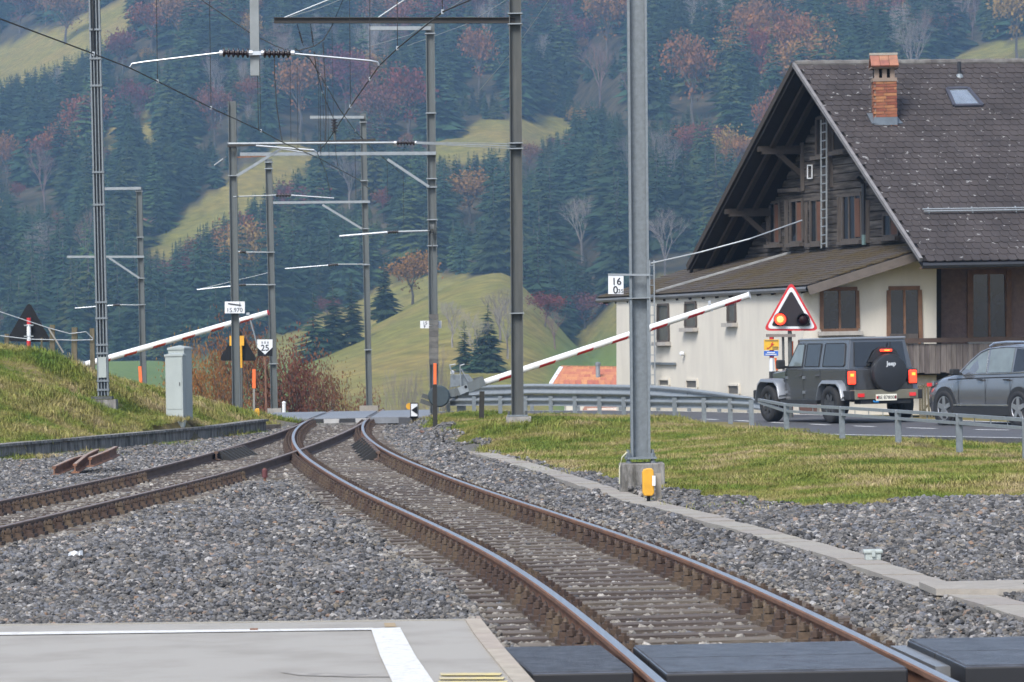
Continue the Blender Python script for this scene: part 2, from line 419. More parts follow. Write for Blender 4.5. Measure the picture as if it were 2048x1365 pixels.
nzz = N.new('ShaderNodeTexNoise'); nzz.inputs['Scale'].default_value = 1.0; nzz.inputs['Detail'].default_value = 6; L.new(mpz.outputs[0], nzz.inputs['Vector'])
far_g2 = ramp(nzz.outputs['Fac'], (.84, .86, .84), (1.08, 1.06, 1.05), .35, .62)
fm = N.new('ShaderNodeMix'); fm.data_type = 'RGBA'; fm.blend_type = 'MULTIPLY'; fm.inputs[0].default_value = 1; L.new(far_g1, fm.inputs[6]); L.new(far_g2, fm.inputs[7]); far_g1 = fm.outputs[2]
mm = N.new('ShaderNodeMix'); mm.data_type = 'RGBA'; mm.blend_type = 'MULTIPLY'; mm.inputs[0].default_value = 1; L.new(far_g0, mm.inputs[6]); L.new(far_g1, mm.inputs[7])
at2 = N.new('ShaderNodeAttribute'); at2.attribute_name = 'lush'
far_l = ramp(nse(.3), (.085, .135, .032), (.13, .175, .042), .3, .7)
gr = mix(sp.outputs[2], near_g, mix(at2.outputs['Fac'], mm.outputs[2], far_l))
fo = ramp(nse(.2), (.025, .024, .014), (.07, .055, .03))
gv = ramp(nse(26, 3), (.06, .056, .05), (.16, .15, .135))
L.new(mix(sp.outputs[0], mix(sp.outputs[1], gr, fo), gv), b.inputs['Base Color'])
bp = N.new('ShaderNodeBump'); bp.inputs['Strength'].default_value = .5; bp.inputs['Distance'].default_value = .05
L.new(nse(9, 5), bp.inputs['Height']); L.new(bp.outputs[0], b.inputs['Normal'])
# ================================================================== trees
def leafmat(name, c, c2, rnd=.25):
    m = mat(name, c, rough=.9, col2=c2, scale=.35, rnd=rnd, spec=.1, world=False, hue=.075); return m
M_con = leafmat('conifer_needles', (.034, .060, .028), (.013, .028, .015), .30)
M_con2 = leafmat('conifer_needles_pale', (.075, .095, .032), (.03, .05, .018), .3)
M_rust = leafmat('rust_leaves', (.27, .12, .04), (.13, .055, .025), .25)
M_ora = leafmat('orange_leaves', (.30, .13, .045), (.16, .075, .03), .2)
M_wine = leafmat('wine_red_leaves', (.19, .062, .045), (.09, .034, .028), .2)
M_gold = leafmat('yellow_leaves', (.26, .20, .06), (.14, .12, .04), .2)
M_bark = mat('bark', (.10, .085, .075), rough=.95, scale=3, rnd=.2)
M_twig = mat('bare_twigs', (.25, .215, .195), rough=.95, scale=.6, rnd=.2)
M_twigp = mat('bare_twigs_reddish', (.20, .125, .105), rough=.95, scale=.6, rnd=.2)
def conifer_mesh(name, seed, h=1.0, w=.17, m=None, n_wh=26):
    """unit-height spruce: drooping branch fans in whorls"""
    r = random.Random(seed); mb = MB()
    lean = r.uniform(-.012, .012)
    for k in range(n_wh):
        t = (k/(n_wh-1))**.92; z = .07 + .93*t
        R = w*(1-t)**.72*(.70+.55*r.random()) + .006
        nb = max(4, int(13*(1-t)+4))
        for j in range(nb):
            if r.random() < .10: continue
            a = 6.283*(j + r.random()*.9)/nb; L_ = R*(.6+.55*r.random())
            ca_, sa_ = math.cos(a), math.sin(a); dr = L_*(.30+.38*r.random())*(1.1 - .7*t)
            wd = L_*(.17+.15*r.random())+.003
            z0 = z + r.uniform(-.012, .012)
            px, py = -sa_, ca_
            b0 = (lean*z, 0, z0); mid = (lean*z+ca_*L_*.55, sa_*L_*.55, z0-dr*.38); tip = (lean*z+ca_*L_, sa_*L_, z0-dr)
            l = (mid[0]+px*wd, mid[1]+py*wd, mid[2]-wd*.75); q = (mid[0]-px*wd, mid[1]-py*wd, mid[2]-wd*.75)
            o = len(mb.v); mb.v += [b0, l, tip, q, mid]
            for f in ((o, o+1, o+4), (o+1, o+2, o+4), (o, o+4, o+3), (o+4, o+2, o+3)): mb.f.append(f); mb.m.append(0)
    mb.v.append((lean, 0, 1.03)); o = len(mb.v)-1
    mb.v += [(.006, 0, .95), (-.004, .006, .95), (-.004, -.006, .95)]
    for f in ((o, o+1, o+2), (o, o+2, o+3), (o, o+3, o+1)): mb.f.append(f); mb.m.append(0)
    me = bpy.data.meshes.new(name); me.from_pydata(mb.v, [], mb.f); me.materials.append(m); return me
def trunk_mesh(name, h=1.0, r0=.012, m=None):
    mb = MB(); mb.tube([(0, 0, -.03), (.002, 0, h*.5), (0, 0, h)], [r0, r0*.65, r0*.15], 6)
    me = bpy.data.meshes.new(name); me.from_pydata(mb.v, [], mb.f); me.materials.append(m); return me
def limbs(seed, levels=4, spread=.62, h=1.0, r0=.018, first=.28, n0=5):
    r = random.Random(seed); mb = MB(); tips = []
    def grow(p, d, L_, rad, lev):
        q = p + d*L_*.5 + Vector((r.uniform(-.04, .04), r.uniform(-.04, .04), .02))*L_
        e = p + d*L_ + Vector((r.uniform(-.08, .08), r.uniform(-.08, .08), .04))*L_
        mb.tube([p, q, e], [rad, rad*.8, rad*.55], 5 if lev == 0 else 3)
        if lev >= levels: tips.append(e); return
        nb = n0 if lev == 0 else r.choice((3, 3, 4))
        for k in range(nb):
            a = 6.283*(k+r.random())/nb; s_ = spread*(.55+.6*r.random())
            x = d.orthogonal().normalized(); y = d.cross(x)
            nd = (d + (x*math.cos(a)+y*math.sin(a))*s_ + Vector((0, 0, .12))).normalized()
            f = r.uniform(.55, 1.0) if lev else r.uniform(.75, 1.05)
            grow(p + (e-p)*f, nd, L_*(r.uniform(.58, .8) if lev else r.uniform(.75, 1.0)), rad*.5, lev+1)
            tips.append(e)
    grow(Vector((0, 0, -.02)), Vector((r.uniform(-.05, .05), r.uniform(-.05, .05), 1)).normalized(), first*h, r0, 0)
    top = max(v[2] for v in mb.v); k = h/top
    mb.v = [(v[0]*k, v[1]*k, v[2]*k) for v in mb.v]; tips = [t*k for t in tips]
    return mb, tips
def bare_mesh(name, seed, m, levels=5, spread=.55):
    mb, _ = limbs(seed, levels, spread); me = bpy.data.meshes.new(name); me.from_pydata(mb.v, [], mb.f); me.materials.append(m); return me
def leafy_meshes(name, seed, mleaf, n=1500, size=.022, spread=.75, clump=.085):
    mb, tips = limbs(seed, 3, spread, n0=6)
    tr = bpy.data.meshes.new(name+'_trunk'); tr.from_pydata(mb.v, [], mb.f); tr.materials.append(M_bark)
    r = random.Random(seed+5); lb = MB()
    for i in range(n):
        t = r.choice(tips); s_ = size*r.uniform(.6, 1.5)
        c = t + Vector((r.gauss(0, clump), r.gauss(0, clump), r.gauss(0, clump*.7)))
        if c.z < .16: continue
        a = Vector((r.gauss(0, 1), r.gauss(0, 1), r.gauss(0, .7))).normalized(); b_ = a.orthogonal().normalized()
        c_ = a.cross(b_)
        o = len(lb.v)
        lb.v += [tuple(c+b_*s_), tuple(c+c_*s_*.7), tuple(c-b_*s_), tuple(c-c_*s_*.7)]
        lb.f.append((o, o+1, o+2, o+3)); lb.m.append(0)
    cr = bpy.data.meshes.new(name+'_crown'); cr.from_pydata(lb.v, [], lb.f); cr.materials.append(mleaf)
    return tr, cr
CON = [conifer_mesh('conifer_crown_%d' % i, 10+i, w=(.15, .18, .21, .165, .2, .14)[i], m=M_con if i < 5 else M_con2, n_wh=(24, 27, 22, 26, 20, 24)[i]) for i in range(6)]
CON.append(conifer_mesh('conifer_crown_6', 31, w=.19, m=M_con2, n_wh=22))
TRK = trunk_mesh('conifer_trunk', 1.0, .012, M_bark)
LEAF = {k: [leafy_meshes('%s_%d' % (k, s), 50+s*7+hash_, m, n_, sz) for s in range(2)] for hash_, (k, m, n_, sz) in enumerate((('rust', M_rust, 1500, .021), ('orange', M_ora, 1300, .021), ('wine', M_wine, 1700, .02), ('gold', M_gold, 1300, .02)))}
BUSH = {k: leafy_meshes('bush_'+k, 400+i, m, 5600, .0085, .95, .055) for i, (k, m) in enumerate((('orange', M_ora), ('wine', M_wine), ('gold', M_gold)))}
BARE = [bare_mesh('bare_crown_%d' % i, 80+i, (M_twig, M_twigp, M_twig)[i], 5, (.5, .55, .62)[i]) for i in range(3)]
BTRK = trunk_mesh('bare_trunk', .45, .016, M_bark)
def plant(name, label, cat, pos, h, kind, wide=1.0, group=None, rz=None):
    """a tree as a thing with trunk and crown"""
    t = thing(name, label, cat, pos, group, random.uniform(0, 6.28) if rz is None else rz)
    if kind.startswith('con'):
        ms = ((TRK, 'trunk'), (CON[int(kind[3:])], 'crown'))
    elif kind.startswith('bare'):
        ms = ((BTRK, 'trunk'), (BARE[int(kind[4:])], 'crown'))
    else:
        k, i = kind.split('_'); tr, cr = BUSH[k] if i == 'b' else LEAF[k][int(i)]; ms = ((tr, 'trunk'), (cr, 'crown'))
    for me_, nm in ms:
        o = bpy.data.objects.new(nm, me_); COL.objects.link(o); o.parent = t
    t.scale = (h*wide, h*wide, h)
    return t
# ---- single trees that stand out
SPOT = [  # u, v(base), height px, kind, width, label
 (940, 452, 110, 'rust_0', 1.15, 'rust red beech among the conifers right of the anchor mast', 'rust_tree'),
 (820, 290, 150, 'rust_1', .9, 'tall rust red beech high on the slope above the anchor mast', 'rust_tree'),
 (1385, 250, 180, 'rust_0', .75, 'tall narrow rust red tree on the slope behind the thick near mast', 'rust_tree'),
 (305, 110, 100, 'rust_1', 1.1, 'broad rust red beech at the foot of the high left meadow', 'rust_tree'),
 (600, 270, 150, 'rust_1', .85, 'rust red beech on the slope behind the hanging insulators', 'rust_tree'),
 (500, 230, 70, 'rust_0', .9, 'small rust red tree on the slope above the tall mast top', 'rust_tree'),
 (500, 120, 90, 'rust_0', .75, 'small rust red tree behind the upper part of the hanging post', 'rust_tree'),
 (1215, 120, 150, 'rust_0', .8, 'rust red beech at the top of the slope left of the thick near mast', 'rust_tree'),
 (960, 200, 140, 'rust_1', .6, 'dull red tree on the upper slope left of the dark mast', 'rust_tree'),
 (768, 450, 70, 'rust_0', .7, 'small red tree just left of the anchor mast', 'rust_tree'),
 (690, 250, 150, 'wine_0', .8, 'pinkish brown tree on the slope behind the vertical insulator', 'rust_tree'),
 (825, 610, 105, 'rust_0', 1.25, 'thinning rusty tree on the crest of the olive knoll', 'rust_tree'),
 (1060, 345, 60, 'wine_1', 1.0, 'small brown tree at the lower edge of the middle clearing', 'rust_tree'),
 (2035, 130, 170, 'rust_1', .8, 'rust red tree on the slope above the right end of the house roof', 'rust_tree'),
 (1540, 330, 150, 'rust_0', .6, 'dark red tree on the slope beside the left edge of the house roof', 'rust_tree'),
 (130, 90, 110, 'wine_0', 1.0, 'pale brown tree above the high left meadow', 'rust_tree'),
 (40, 70, 110, 'wine_1', 1.0, 'dull red tree at the top left corner of the slope', 'rust_tree'),
 (15, 380, 110, 'rust_0', .6, 'red tree on the slope at the far left edge', 'rust_tree'),
 (90, 430, 150, 'bare1', .8, 'bare brownish tree on the left forest slope', 'bare_tree'),
 (430, 300, 120, 'wine_0', .7, 'dull red tree behind the plain left mast top', 'rust_tree'),
 (245, 150, 90, 'wine_1', .9, 'pale brown tree at the upper edge of the high left meadow', 'rust_tree'),
 (1165, 530, 140, 'bare0', 1.05, 'large bare grey tree between the dark mast and the thick near mast', 'bare_tree'),
 (1330, 560, 150, 'bare2', .8, 'bare grey tree behind the house roof eave', 'bare_tree'),
 (1200, 220, 150, 'bare1', .9, 'bare reddish tree high on the slope left of the thick near mast', 'bare_tree'),
 (700, 420, 120, 'bare2', 1.0, 'bare pale tree on the slope behind the crossed wires', 'bare_tree'),
 (1260, 240, 120, 'bare1', .8, 'bare brown tree high on the slope hidden partly by the thick near mast', 'bare_tree'),
 (955, 745, 130, 'bare2', 1.1, 'bare thin tree on the knoll behind the barrier drive', 'bare_tree'),
 (1015, 720, 130, 'bare0', 1.0, 'bare thin tree on the knoll just left of the dark mast', 'bare_tree'),
 (930, 745, 100, 'con0', 1.9, 'left one of two dark conifers behind the right barrier drive', 'conifer'),
 (978, 745, 135, 'con2', 1.5, 'taller right one of two dark conifers behind the right barrier drive', 'conifer'),
 (955, 748, 85, 'con4', 1.6, 'shortest dark conifer between the two behind the right barrier drive', 'conifer'),
 (905, 700, 100, 'bare0', 1.2, 'bare grey tree on the knoll left of the two dark conifers', 'bare_tree'),
 (1000, 690, 120, 'bare2', 1.2, 'bare branching tree on the knoll above the dark conifers', 'bare_tree'),
 (1120, 640, 55, 'orange_0', 1.5, 'orange brown bush at the forest edge right of the dark mast', 'bush'),
 (1090, 655, 65, 'wine_0', 1.5, 'purplish bush at the forest edge beside the dark mast', 'bush'),
 (1170, 665, 75, 'wine_1', 1.5, 'purplish bush at the forest edge below the bare grey tree', 'bush'),
 (1110, 700, 85, 'bare1', 1.2, 'bare reddish shrub on the right meadow edge', 'bush'),
 (628, 722, 135, 'con4', 1.7, 'dark conifer on the meadow right of the two speed and kilometre boards', 'conifer'),
 (668, 705, 140, 'con2', 1.6, 'dark conifer on the meadow beside the right leaning post', 'conifer'),
 (770, 640, 125, 'con1', 1.6, 'dark conifer standing at the left shoulder of the olive knoll', 'conifer'),
 (705, 690, 140, 'con0', 1.9, 'dark conifer just left of the mast behind the crossing', 'conifer'),
 (655, 640, 40, 'wine_1', 1.4, 'small brown bush at the left shoulder of the olive knoll', 'bush'),
]
for u, v, hp, kind, wd, lab, nm in SPOT:
    p = on_ground(u, v, 430); h = hp*p.y/FPX
    plant(nm, lab, {'rust_tree': 'tree', 'bare_tree': 'tree', 'conifer': 'conifer', 'bush': 'bush'}[nm], p, h, kind, wd)
# ---- bushes and small trees just beyond the crossing
NEARB = [  # u, v(base), Y, height px, kind, width, label
 (375, 800, 150, 125, 'orange_b', 1.1, 'orange leaved bush behind the two grey cabinets'),
 (420, 830, 140, 160, 'orange_b', .75, 'orange brown small tree behind the black triangle board'),
 (500, 840, 150, 200, 'wine_b', .8, 'reddish brown small tree behind the speed board'),
 (575, 840, 150, 165, 'wine_b', 1.05, 'wine red bush right of the speed board'),
 (630, 842, 160, 135, 'wine_b', 1.05, 'wine red low bush beside the white roadside post'),
 (690, 850, 170, 100, 'gold_b', 1.2, 'pale yellowish bush left of the mast behind the crossing'),
 (650, 850, 165, 95, 'bare2', 1.1, 'bare pale shrub left of the mast behind the crossing'),
 (730, 850, 180, 80, 'wine_b', 1.2, 'faded red brush at the foot of the mast behind the crossing'),
 (450, 850, 145, 110, 'bare1', 1.0, 'bare brown shrub below the black triangle board'),
 (812, 845, 210, 130, 'bare0', 1.25, 'small bare tree on the olive knoll right of the crossing'),
 (880, 790, 260, 120, 'bare2', .9, 'thin bare tree behind the stacked counterweights')]
for u, v, Y, hp, kind, wd, lab in NEARB:
    p = P(u, v, Y); h = hp*Y/FPX
    g0 = gz(p.x, p.y)
    top = p.z + h; h = top - g0
    plant('bush' if 'bush' in lab or 'shrub' in lab or 'brush' in lab else 'small_tree', lab, 'bush' if 'bush' in lab or 'shrub' in lab or 'brush' in lab else 'tree', (p.x, p.y, g0-.05), h, kind, wd*min(1, (hp*Y/FPX)/h*1.15))
# ---- the wood: nearest conifers singly, the rest as one mass
pts = []
for y in np.arange(792, 1900, 6.6):
    wv = .142*y + 22
    for x in np.arange(-wv, wv, 6.2):
        pts.append((x + rng.uniform(-3, 3), y + rng.uniform(-3, 3)))
pts = np.array(pts); pz = ground_z(pts); W = np.column_stack([pts, pz])
u, v = proj_np(W)
hgt = rng.uniform(13, 26, len(W)); hgt *= np.where(rng.random(len(W)) < .22, .62, 1)
hpx = hgt*FPX/W[:, 1]
keep = (v - hpx < 775) & (v > -10) & (v - hpx*1.05 < 760)
inm = meadow_mask(u, v); keep &= ~inm
for pl_ in CLEAR[:6]:
    us = np.arange(min(p[0] for p in pl_), max(p[0] for p in pl_)+1, 2.0); vt_, vb_ = [], []
    for uq in us:
        vs_ = []
        for (xa, ya_), (xb, yb_) in zip(pl_, pl_[1:]+pl_[:1]):
            if (xa <= uq) != (xb <= uq): vs_.append(ya_ + (yb_-ya_)*(uq-xa)/(xb-xa))
        vt_.append(min(vs_) if vs_ else 9999); vb_.append(max(vs_) if vs_ else -9999)
    vt_, vb_ = np.interp(u, us, vt_), np.interp(u, us, vb_)
    lim = (v - vb_) + .35*(vb_ - vt_); hit_ = (u > us[0]-12) & (u < us[-1]+12) & (v > vb_-2) & (hpx > lim)
    keep &= ~(hit_ & (lim < .30*hpx)); f_ = np.where(hit_, np.clip(lim/hpx, .3, 1), 1); hgt = hgt*f_; hpx = hpx*f_
for us_, vs2, hp_, kd_, wd_, lb_, nm_ in SPOT:      # leave the single trees in view: lower growth in front of them
    if vs2 > 600 or nm_ == 'conifer': continue
    lim = v - (vs2 - .12*hp_); q_ = (np.abs(u-us_) < .42*hp_) & (v > vs2) & (hpx > lim) & (lim > 0)
    f_ = np.where(q_, np.clip(lim/hpx, .35, 1), 1); hgt = hgt*f_; hpx = hpx*f_
    keep &= ~((np.abs(u-us_) < .3*hp_) & (v > vs2-.35*hp_) & (v < vs2+18))
keep &= (u > -120) & (u < 2170)
keep &= ~((u > 1660) & (v > 330)) & ~((u > 1480) & (v > 600))
W, hgt, u, v = W[keep], hgt[keep], u[keep], v[keep]
# clumps of broadleaf colour through the wood
cl = np.array([mnoise.noise(Vector((x/46.0, y/60.0, 3.0))) for x, y in W[:, :2]])
r_ = rng.random(len(W))
kind = np.where((cl > .24) & (r_ < .55), 1, np.where((cl < -.24) & (r_ < .45), 2, 0))
kind = np.where((v > 430) & (r_ > .12), 0, kind)
order = np.argsort(W[:, 1])
singles = [i for i in order if kind[i] == 0 and -20 < u[i] < 2068 and v[i] - hgt[i]*FPX/W[i, 1] > 0][:250]
sset = set(singles)
for i in singles:
    k = int(rng.integers(0, 5)) if rng.random() > .15 else int(rng.integers(5, 7))
    where = next(w for lim, w in ((180, 'left of the lattice mast'), (460, 'right of the lattice mast'), (720, 'right of the plain left mast'), (860, 'left of the anchor mast'), (1020, 'between the anchor mast and the dark mast'), (1260, 'between the dark mast and the thick near mast'), (1500, 'between the thick near mast and the chalet'), (9999, 'above the chalet roof')) if u[i] < lim)
    big = 'tall' if hgt[i] > 19.5 else 'middling' if hgt[i] > 15 else 'small'
    plant('conifer', big + ' dark conifer in the hazy wood ' + where, 'conifer', W[i], float(hgt[i]), 'con%d' % k, float(rng.uniform(1.05, 1.65)), 'conifers ' + where)
rest = np.array([i for i in range(len(W)) if i not in sset])
con_r = rest[kind[rest] == 0]; bro = rest[kind[rest] == 1]; bar = rest[kind[rest] == 2]
def scat_tree(name, ids, protos, label, cat, wlo=1.05, whi=1.7, hs_=1.0, pick=None):
    n = len(ids); s_ = hgt[ids]*hs_; w_ = s_*rng.uniform(wlo, whi, n)
    o = scatter(name, W[ids], np.column_stack([np.zeros(n), np.zeros(n), rng.uniform(0, 6.28, n)]), np.column_stack([w_, w_, s_]),
                pick if pick is not None else rng.integers(0, len(protos), n), protos)
    return tag(o, label, cat)
scat_tree('conifer_forest', con_r, CON, 'dense dark blue green conifer wood covering the far hazy mountainside', 'forest', pick=np.where(rng.random(len(con_r)) < .24, rng.integers(5, 7, len(con_r)), rng.integers(0, 5, len(con_r))))
def joined(tr, cr, name):
    a = bpy.data.meshes.new(name)
    va = [tuple(x.co) for x in tr.vertices]; vb = [tuple(x.co) for x in cr.vertices]
    a.from_pydata(va+vb, [], [tuple(p.vertices) for p in tr.polygons] + [tuple(i+len(va) for i in p.vertices) for p in cr.polygons])
    a.materials.append(tr.materials[0]); a.materials.append(cr.materials[0])
    a.polygons.foreach_set('material_index', [0]*len(tr.polygons)+[1]*len(cr.polygons)); return a
BRO = [joined(*LEAF['rust'][0], 'far_rust_a'), joined(*LEAF['rust'][1], 'far_rust_b'), joined(*LEAF['wine'][0], 'far_wine'), joined(*LEAF['orange'][0], 'far_orange')]
scat_tree('autumn_forest', bro, BRO, 'patches of rust red autumn trees scattered through the far wood', 'forest', .7, 1.0, .8, pick=rng.choice([0, 1, 2, 2, 3], len(bro)))
scat_tree('bare_forest', bar, BARE, 'patches of bare grey brown trees scattered through the far wood', 'forest', .6, .9, .9)
# ---- a barn far up the left slope
bp_ = on_ground(302, 470, 700); sB = bp_.y/FPX
brn = thing('mountain_barn', 'small barn with a reddish roof on the far left slope', 'barn', bp_)
mb = MB(); Wd = 34*sB; mb.box(bp_ + Vector((0, 0, 9*sB)), (Wd, Wd*.8, 24*sB)); mb.build('wall', mat('barn_wood', (.13, .10, .09)), brn)
mb = MB(); z0 = bp_.z + 20*sB
mb.prism([bp_ + Vector((-Wd*.62, -Wd*.55, 20*sB)), bp_ + Vector((Wd*.62, -Wd*.55, 20*sB)), bp_ + Vector((Wd*.62, 0, 36*sB)), bp_ + Vector((-Wd*.62, 0, 36*sB))], (0, 0, 1.2*sB))
mb.prism([bp_ + Vector((-Wd*.62, 0, 36*sB)), bp_ + Vector((Wd*.62, 0, 36*sB)), bp_ + Vector((Wd*.62, Wd*.55, 20*sB)), bp_ + Vector((-Wd*.62, Wd*.55, 20*sB))], (0, 0, 1.2*sB))
mb.build('roof', mat('barn_roof', (.30, .14, .10)), brn)
# ---- haze
hz = MB(); hz.box((0, 3900, 130), (26000, 10200, 320)); hz = hz.build('haze', [], None)
hm = bpy.data.materials.new('haze_air'); hm.use_nodes = True; hn = hm.node_tree.nodes; hn.clear()
pv = hn.new('ShaderNodeVolumePrincipled'); pv.inputs['Color'].default_value = (.42, .66, 1.0, 1); pv.inputs['Density'].default_value = .000235
pv.inputs['Anisotropy'].default_value = .25
ho = hn.new('ShaderNodeOutputMaterial'); hm.node_tree.links.new(pv.outputs[0], ho.inputs['Volume'])
hz.data.materials.append(hm); tag(hz, 'thin bluish mountain haze filling the valley air', 'haze', kind='stuff')
# ================================================================== road, crossing, platform
M_asph = mat('asphalt', (.085, .085, .09), rough=.72, scale=2.2, var=.16, bump=.25, bscale=180, world=True)
M_asphL = mat('platform_asphalt', (.315, .295, .262), rough=.9, scale=1.4, col2=(.245, .225, .195), thr=(.28, .55), bump=.3, bscale=230, world=True, detail=9)
M_white = mat('white_paint', (.74, .74, .72), rough=.6, scale=9, var=.06)
M_wornw = mat('worn_white_line', (.60, .59, .56), rough=.7, scale=22, col2=(.44, .415, .375), thr=(.30, .50), world=True)
M_yel = mat('worn_yellow_line', (.58, .47, .19), rough=.7, scale=8, col2=(.42, .36, .25), thr=(.40, .6), world=True)
M_conc = mat('concrete', (.33, .31, .285), rough=.92, scale=5, var=.16, bump=.3, bscale=60)
M_concd = mat('weathered_concrete', (.27, .255, .235), col2=(.075, .07, .06), rough=.95, scale=5, stretch=(1.6, 1.6, .5), thr=(.36, .62), bump=.4, bscale=40)
M_concL = mat('pale_concrete', (.315, .285, .245), rough=.9, scale=8, var=.1, bump=.25, bscale=90, rnd=.06)
M_rubber = mat('black_rubber_sheen', (.085, .092, .112), rough=.26, scale=6, var=.25, spec=.75, bump=.12, bscale=60)  # panel tops: sky sheen partly put into the paler bluish colour
M_rubber_shade = mat('rubber_shaded_side', (.012, .012, .014), rough=.6)  # darker copy of the same rubber: shade on the panel sides painted in
def ribbon(path, hw0, hw1, z, n_sub=8):
    """flat strip along a smooth path; hw0/hw1 = offsets to the left and right"""
    P_ = [np.array(p, float) for p in path]; out = []
    for i in range(1, len(P_)-2):
        for k in range(n_sub):
            t = k/n_sub; p0, p1, p2, p3 = P_[i-1], P_[i], P_[i+1], P_[i+2]
            out.append(.5*(2*p1+(p2-p0)*t+(2*p0-5*p1+4*p2-p3)*t*t+(3*p1-p0-3*p2+p3)*t**3))
    rows = []
    for i, p in enumerate(out):
        d = out[min(i+1, len(out)-1)] - out[max(i-1, 0)]; d /= np.linalg.norm(d); nrm = np.array([-d[1], d[0]])
        a, b_ = p + nrm*hw0, p + nrm*hw1
        rows.append([(a[0], a[1], z), (*(a*.5+b_*.5), z), (b_[0], b_[1], z)])
    return rows, out
def drape(rows, lift, zmin):
    q = [[(x, y, max(zmin, 0)) for x, y, z in r] for r in rows]
    return q
rows, cl_road = ribbon(road_y, 3.5, -3.5, .0, 10)
mb = MB(); mb.quadgrid(rows)
# road body slightly thicker than the ground under it
road = mb.build('road', M_asph); struct(road)
md = road.modifiers.new('t', 'SOLIDIFY'); md.thickness = .3; md.offset = -1 if road.data.polygons[0].normal.z > 0 else 1
rows_e, _ = ribbon(road_y, -3.25, -3.37, .004, 10)
mbm = thing('road_marking', 'white painted centre dashes and edge line on the road behind the guard rail', 'road marking', (0, 0, 0)); mbm['kind'] = 'structure'
MB().quadgrid(rows_e).build('edge_line', M_white, mbm)
rows_e, _ = ribbon(road_y, 3.37, 3.25, .004, 10)
MB().quadgrid(rows_e[20:-1]).build('edge_line', M_white, mbm)
# centre dashes
acc = 0.0; seg = []; on = False
dd = []
for a, b_ in zip(cl_road[:-1], cl_road[1:]):
    L_ = np.linalg.norm(b_-a); k = max(1, int(L_/.15))
    for i in range(k): dd.append(a + (b_-a)*i/k)
s_ = 0; cur = []
for a, b_ in zip(dd[:-1], dd[1:]):
    s_ += np.linalg.norm(b_-a)
    if (s_ % 2.6) < 1.3 and a[0] > 3.0: cur.append(a)
    elif len(cur) > 3:
        rws = []
        for i, p in enumerate(cur):
            d = cur[min(i+1, len(cur)-1)] - cur[max(i-1, 0)]; d = d/np.linalg.norm(d); nn = np.array([-d[1], d[0]])*.07
            rws.append([(*(p+nn), .004), (*(p-nn), .004)])
        MB().quadgrid(rws).build('dash', M_white, mbm); cur = []
    else: cur = []
# ---- level crossing slabs between and beside the rails
lc = thing('level_crossing', 'grey panelled level crossing deck where the road meets the rails', 'level crossing', (-4.5, 102, 0)); lc['kind'] = 'structure'
M_deck = mat('crossing_deck', (.20, .21, .225), rough=.55, scale=5, var=.12)
def xc(y): return float(c2(y))
for i in range(6):
    ya, yb = 98.2 + i*1.75, 98.2 + (i+1)*1.75 - .03
    for s0, s1 in ((-.66, .66), (.80, 2.3), (-2.3, -.80)):
        mb = MB(); mb.prism([(xc(ya)+s0, ya, .012), (xc(ya)+s1, ya, .012), (xc(yb)+s1, yb, .012), (xc(yb)+s0, yb, .012)], (0, 0, -.16))
        mb.build('deck_panel', M_deck, lc)
mb = MB()
for k in range(4):
    mb = MB(); mb.box((xc(98)-.62+.41*k, 98.1, -.07), (.39, .12, .13)); mb.build('edge_block', mat('edge_white', (.42, .41, .39)) if k % 2 else mat('edge_black', (.03, .03, .03)), lc)
mb = MB(); mb.box((xc(98.0), 97.8, -.14), (1.25, .5, .06)); mb.build('sill', M_concd, lc)
# ---- platform
pe = [PZ(u, v, .02) for u, v in ((962, 1241), (985, 1270), (1010, 1301), (1040, 1335), (1080, 1380), (1140, 1450))]   # outer edge to the right
far_l = PZ(-200, 1254, .02); far_r = PZ(930, 1241, .02)
plat = thing('platform', 'pale asphalt platform end with white lines in the lower left corner', 'platform', (-2, 22, 0)); plat['kind'] = 'structure'
inner = [PZ(u, v, .02) for u, v in ((930, 1241), (948, 1270), (972, 1301), (1000, 1335), (1036, 1380), (1090, 1450))]
mb = MB(); mb.prism([far_l] + inner + [Vector((inner[-1].x, 12, .02)), Vector((far_l.x, 12, .02))], (0, 0, -.3)); mb.build('deck', M_asphL, plat)
for i in range(5):
    a, b_ = inner[i], inner[i+1]; c_, d_ = pe[i+1], pe[i]
    g = (b_-a).normalized()*.004
    mb = MB(); mb.prism([a+g, b_-g, c_-g, d_+g], (0, 0, -.32)); o = mb.build('edge_stone', mat('edge_stone_concrete', (.40, .345, .275), rough=.9, scale=6, var=.12, bump=.3, bscale=60, rnd=.05), plat); o.location.z += .012
mb = MB(); mb.prism([far_l+Vector((0, 0, .0)), far_r, far_r+Vector((0, .06, 0)), far_l+Vector((0, .06, 0))], (0, 0, -.3)); o = mb.build('end_stone', M_concL, plat); o.location = (0, .004, .006)
def sheet(name, pts, m, par, lift=.0):
    mb = MB(); mb.poly([Vector(p) + Vector((0, 0, lift)) for p in pts]); return mb.build(name, m, par)
sheet('thin_line', [PZ(u, v, .026) for u, v in ((-200, 1273), (746, 1260), (746, 1256), (-200, 1267))], M_wornw, plat)
sheet('wide_line', [PZ(u, v, .028) for u, v in ((742, 1257), (800, 1255), (830, 1310), (868, 1365), (930, 1450), (850, 1450), (785, 1365), (760, 1310))], M_wornw, plat)
sheet('tyre_scuff', [PZ(u, v, .024) for u, v in ((556, 1344), (640, 1347), (760, 1349), (838, 1349), (820, 1354), (700, 1354), (600, 1351))], mat('scuff_dark', (.21, .195, .175), rough=.9, scale=6, col2=(.31, .285, .25), thr=(.4, .6), world=True), plat)
sheet('rust_stain', [PZ(u, v, .024) for u, v in ((768, 1246), (790, 1246), (793, 1254), (770, 1254))], mat('stain_ochre', (.36, .27, .16), rough=.9), plat)
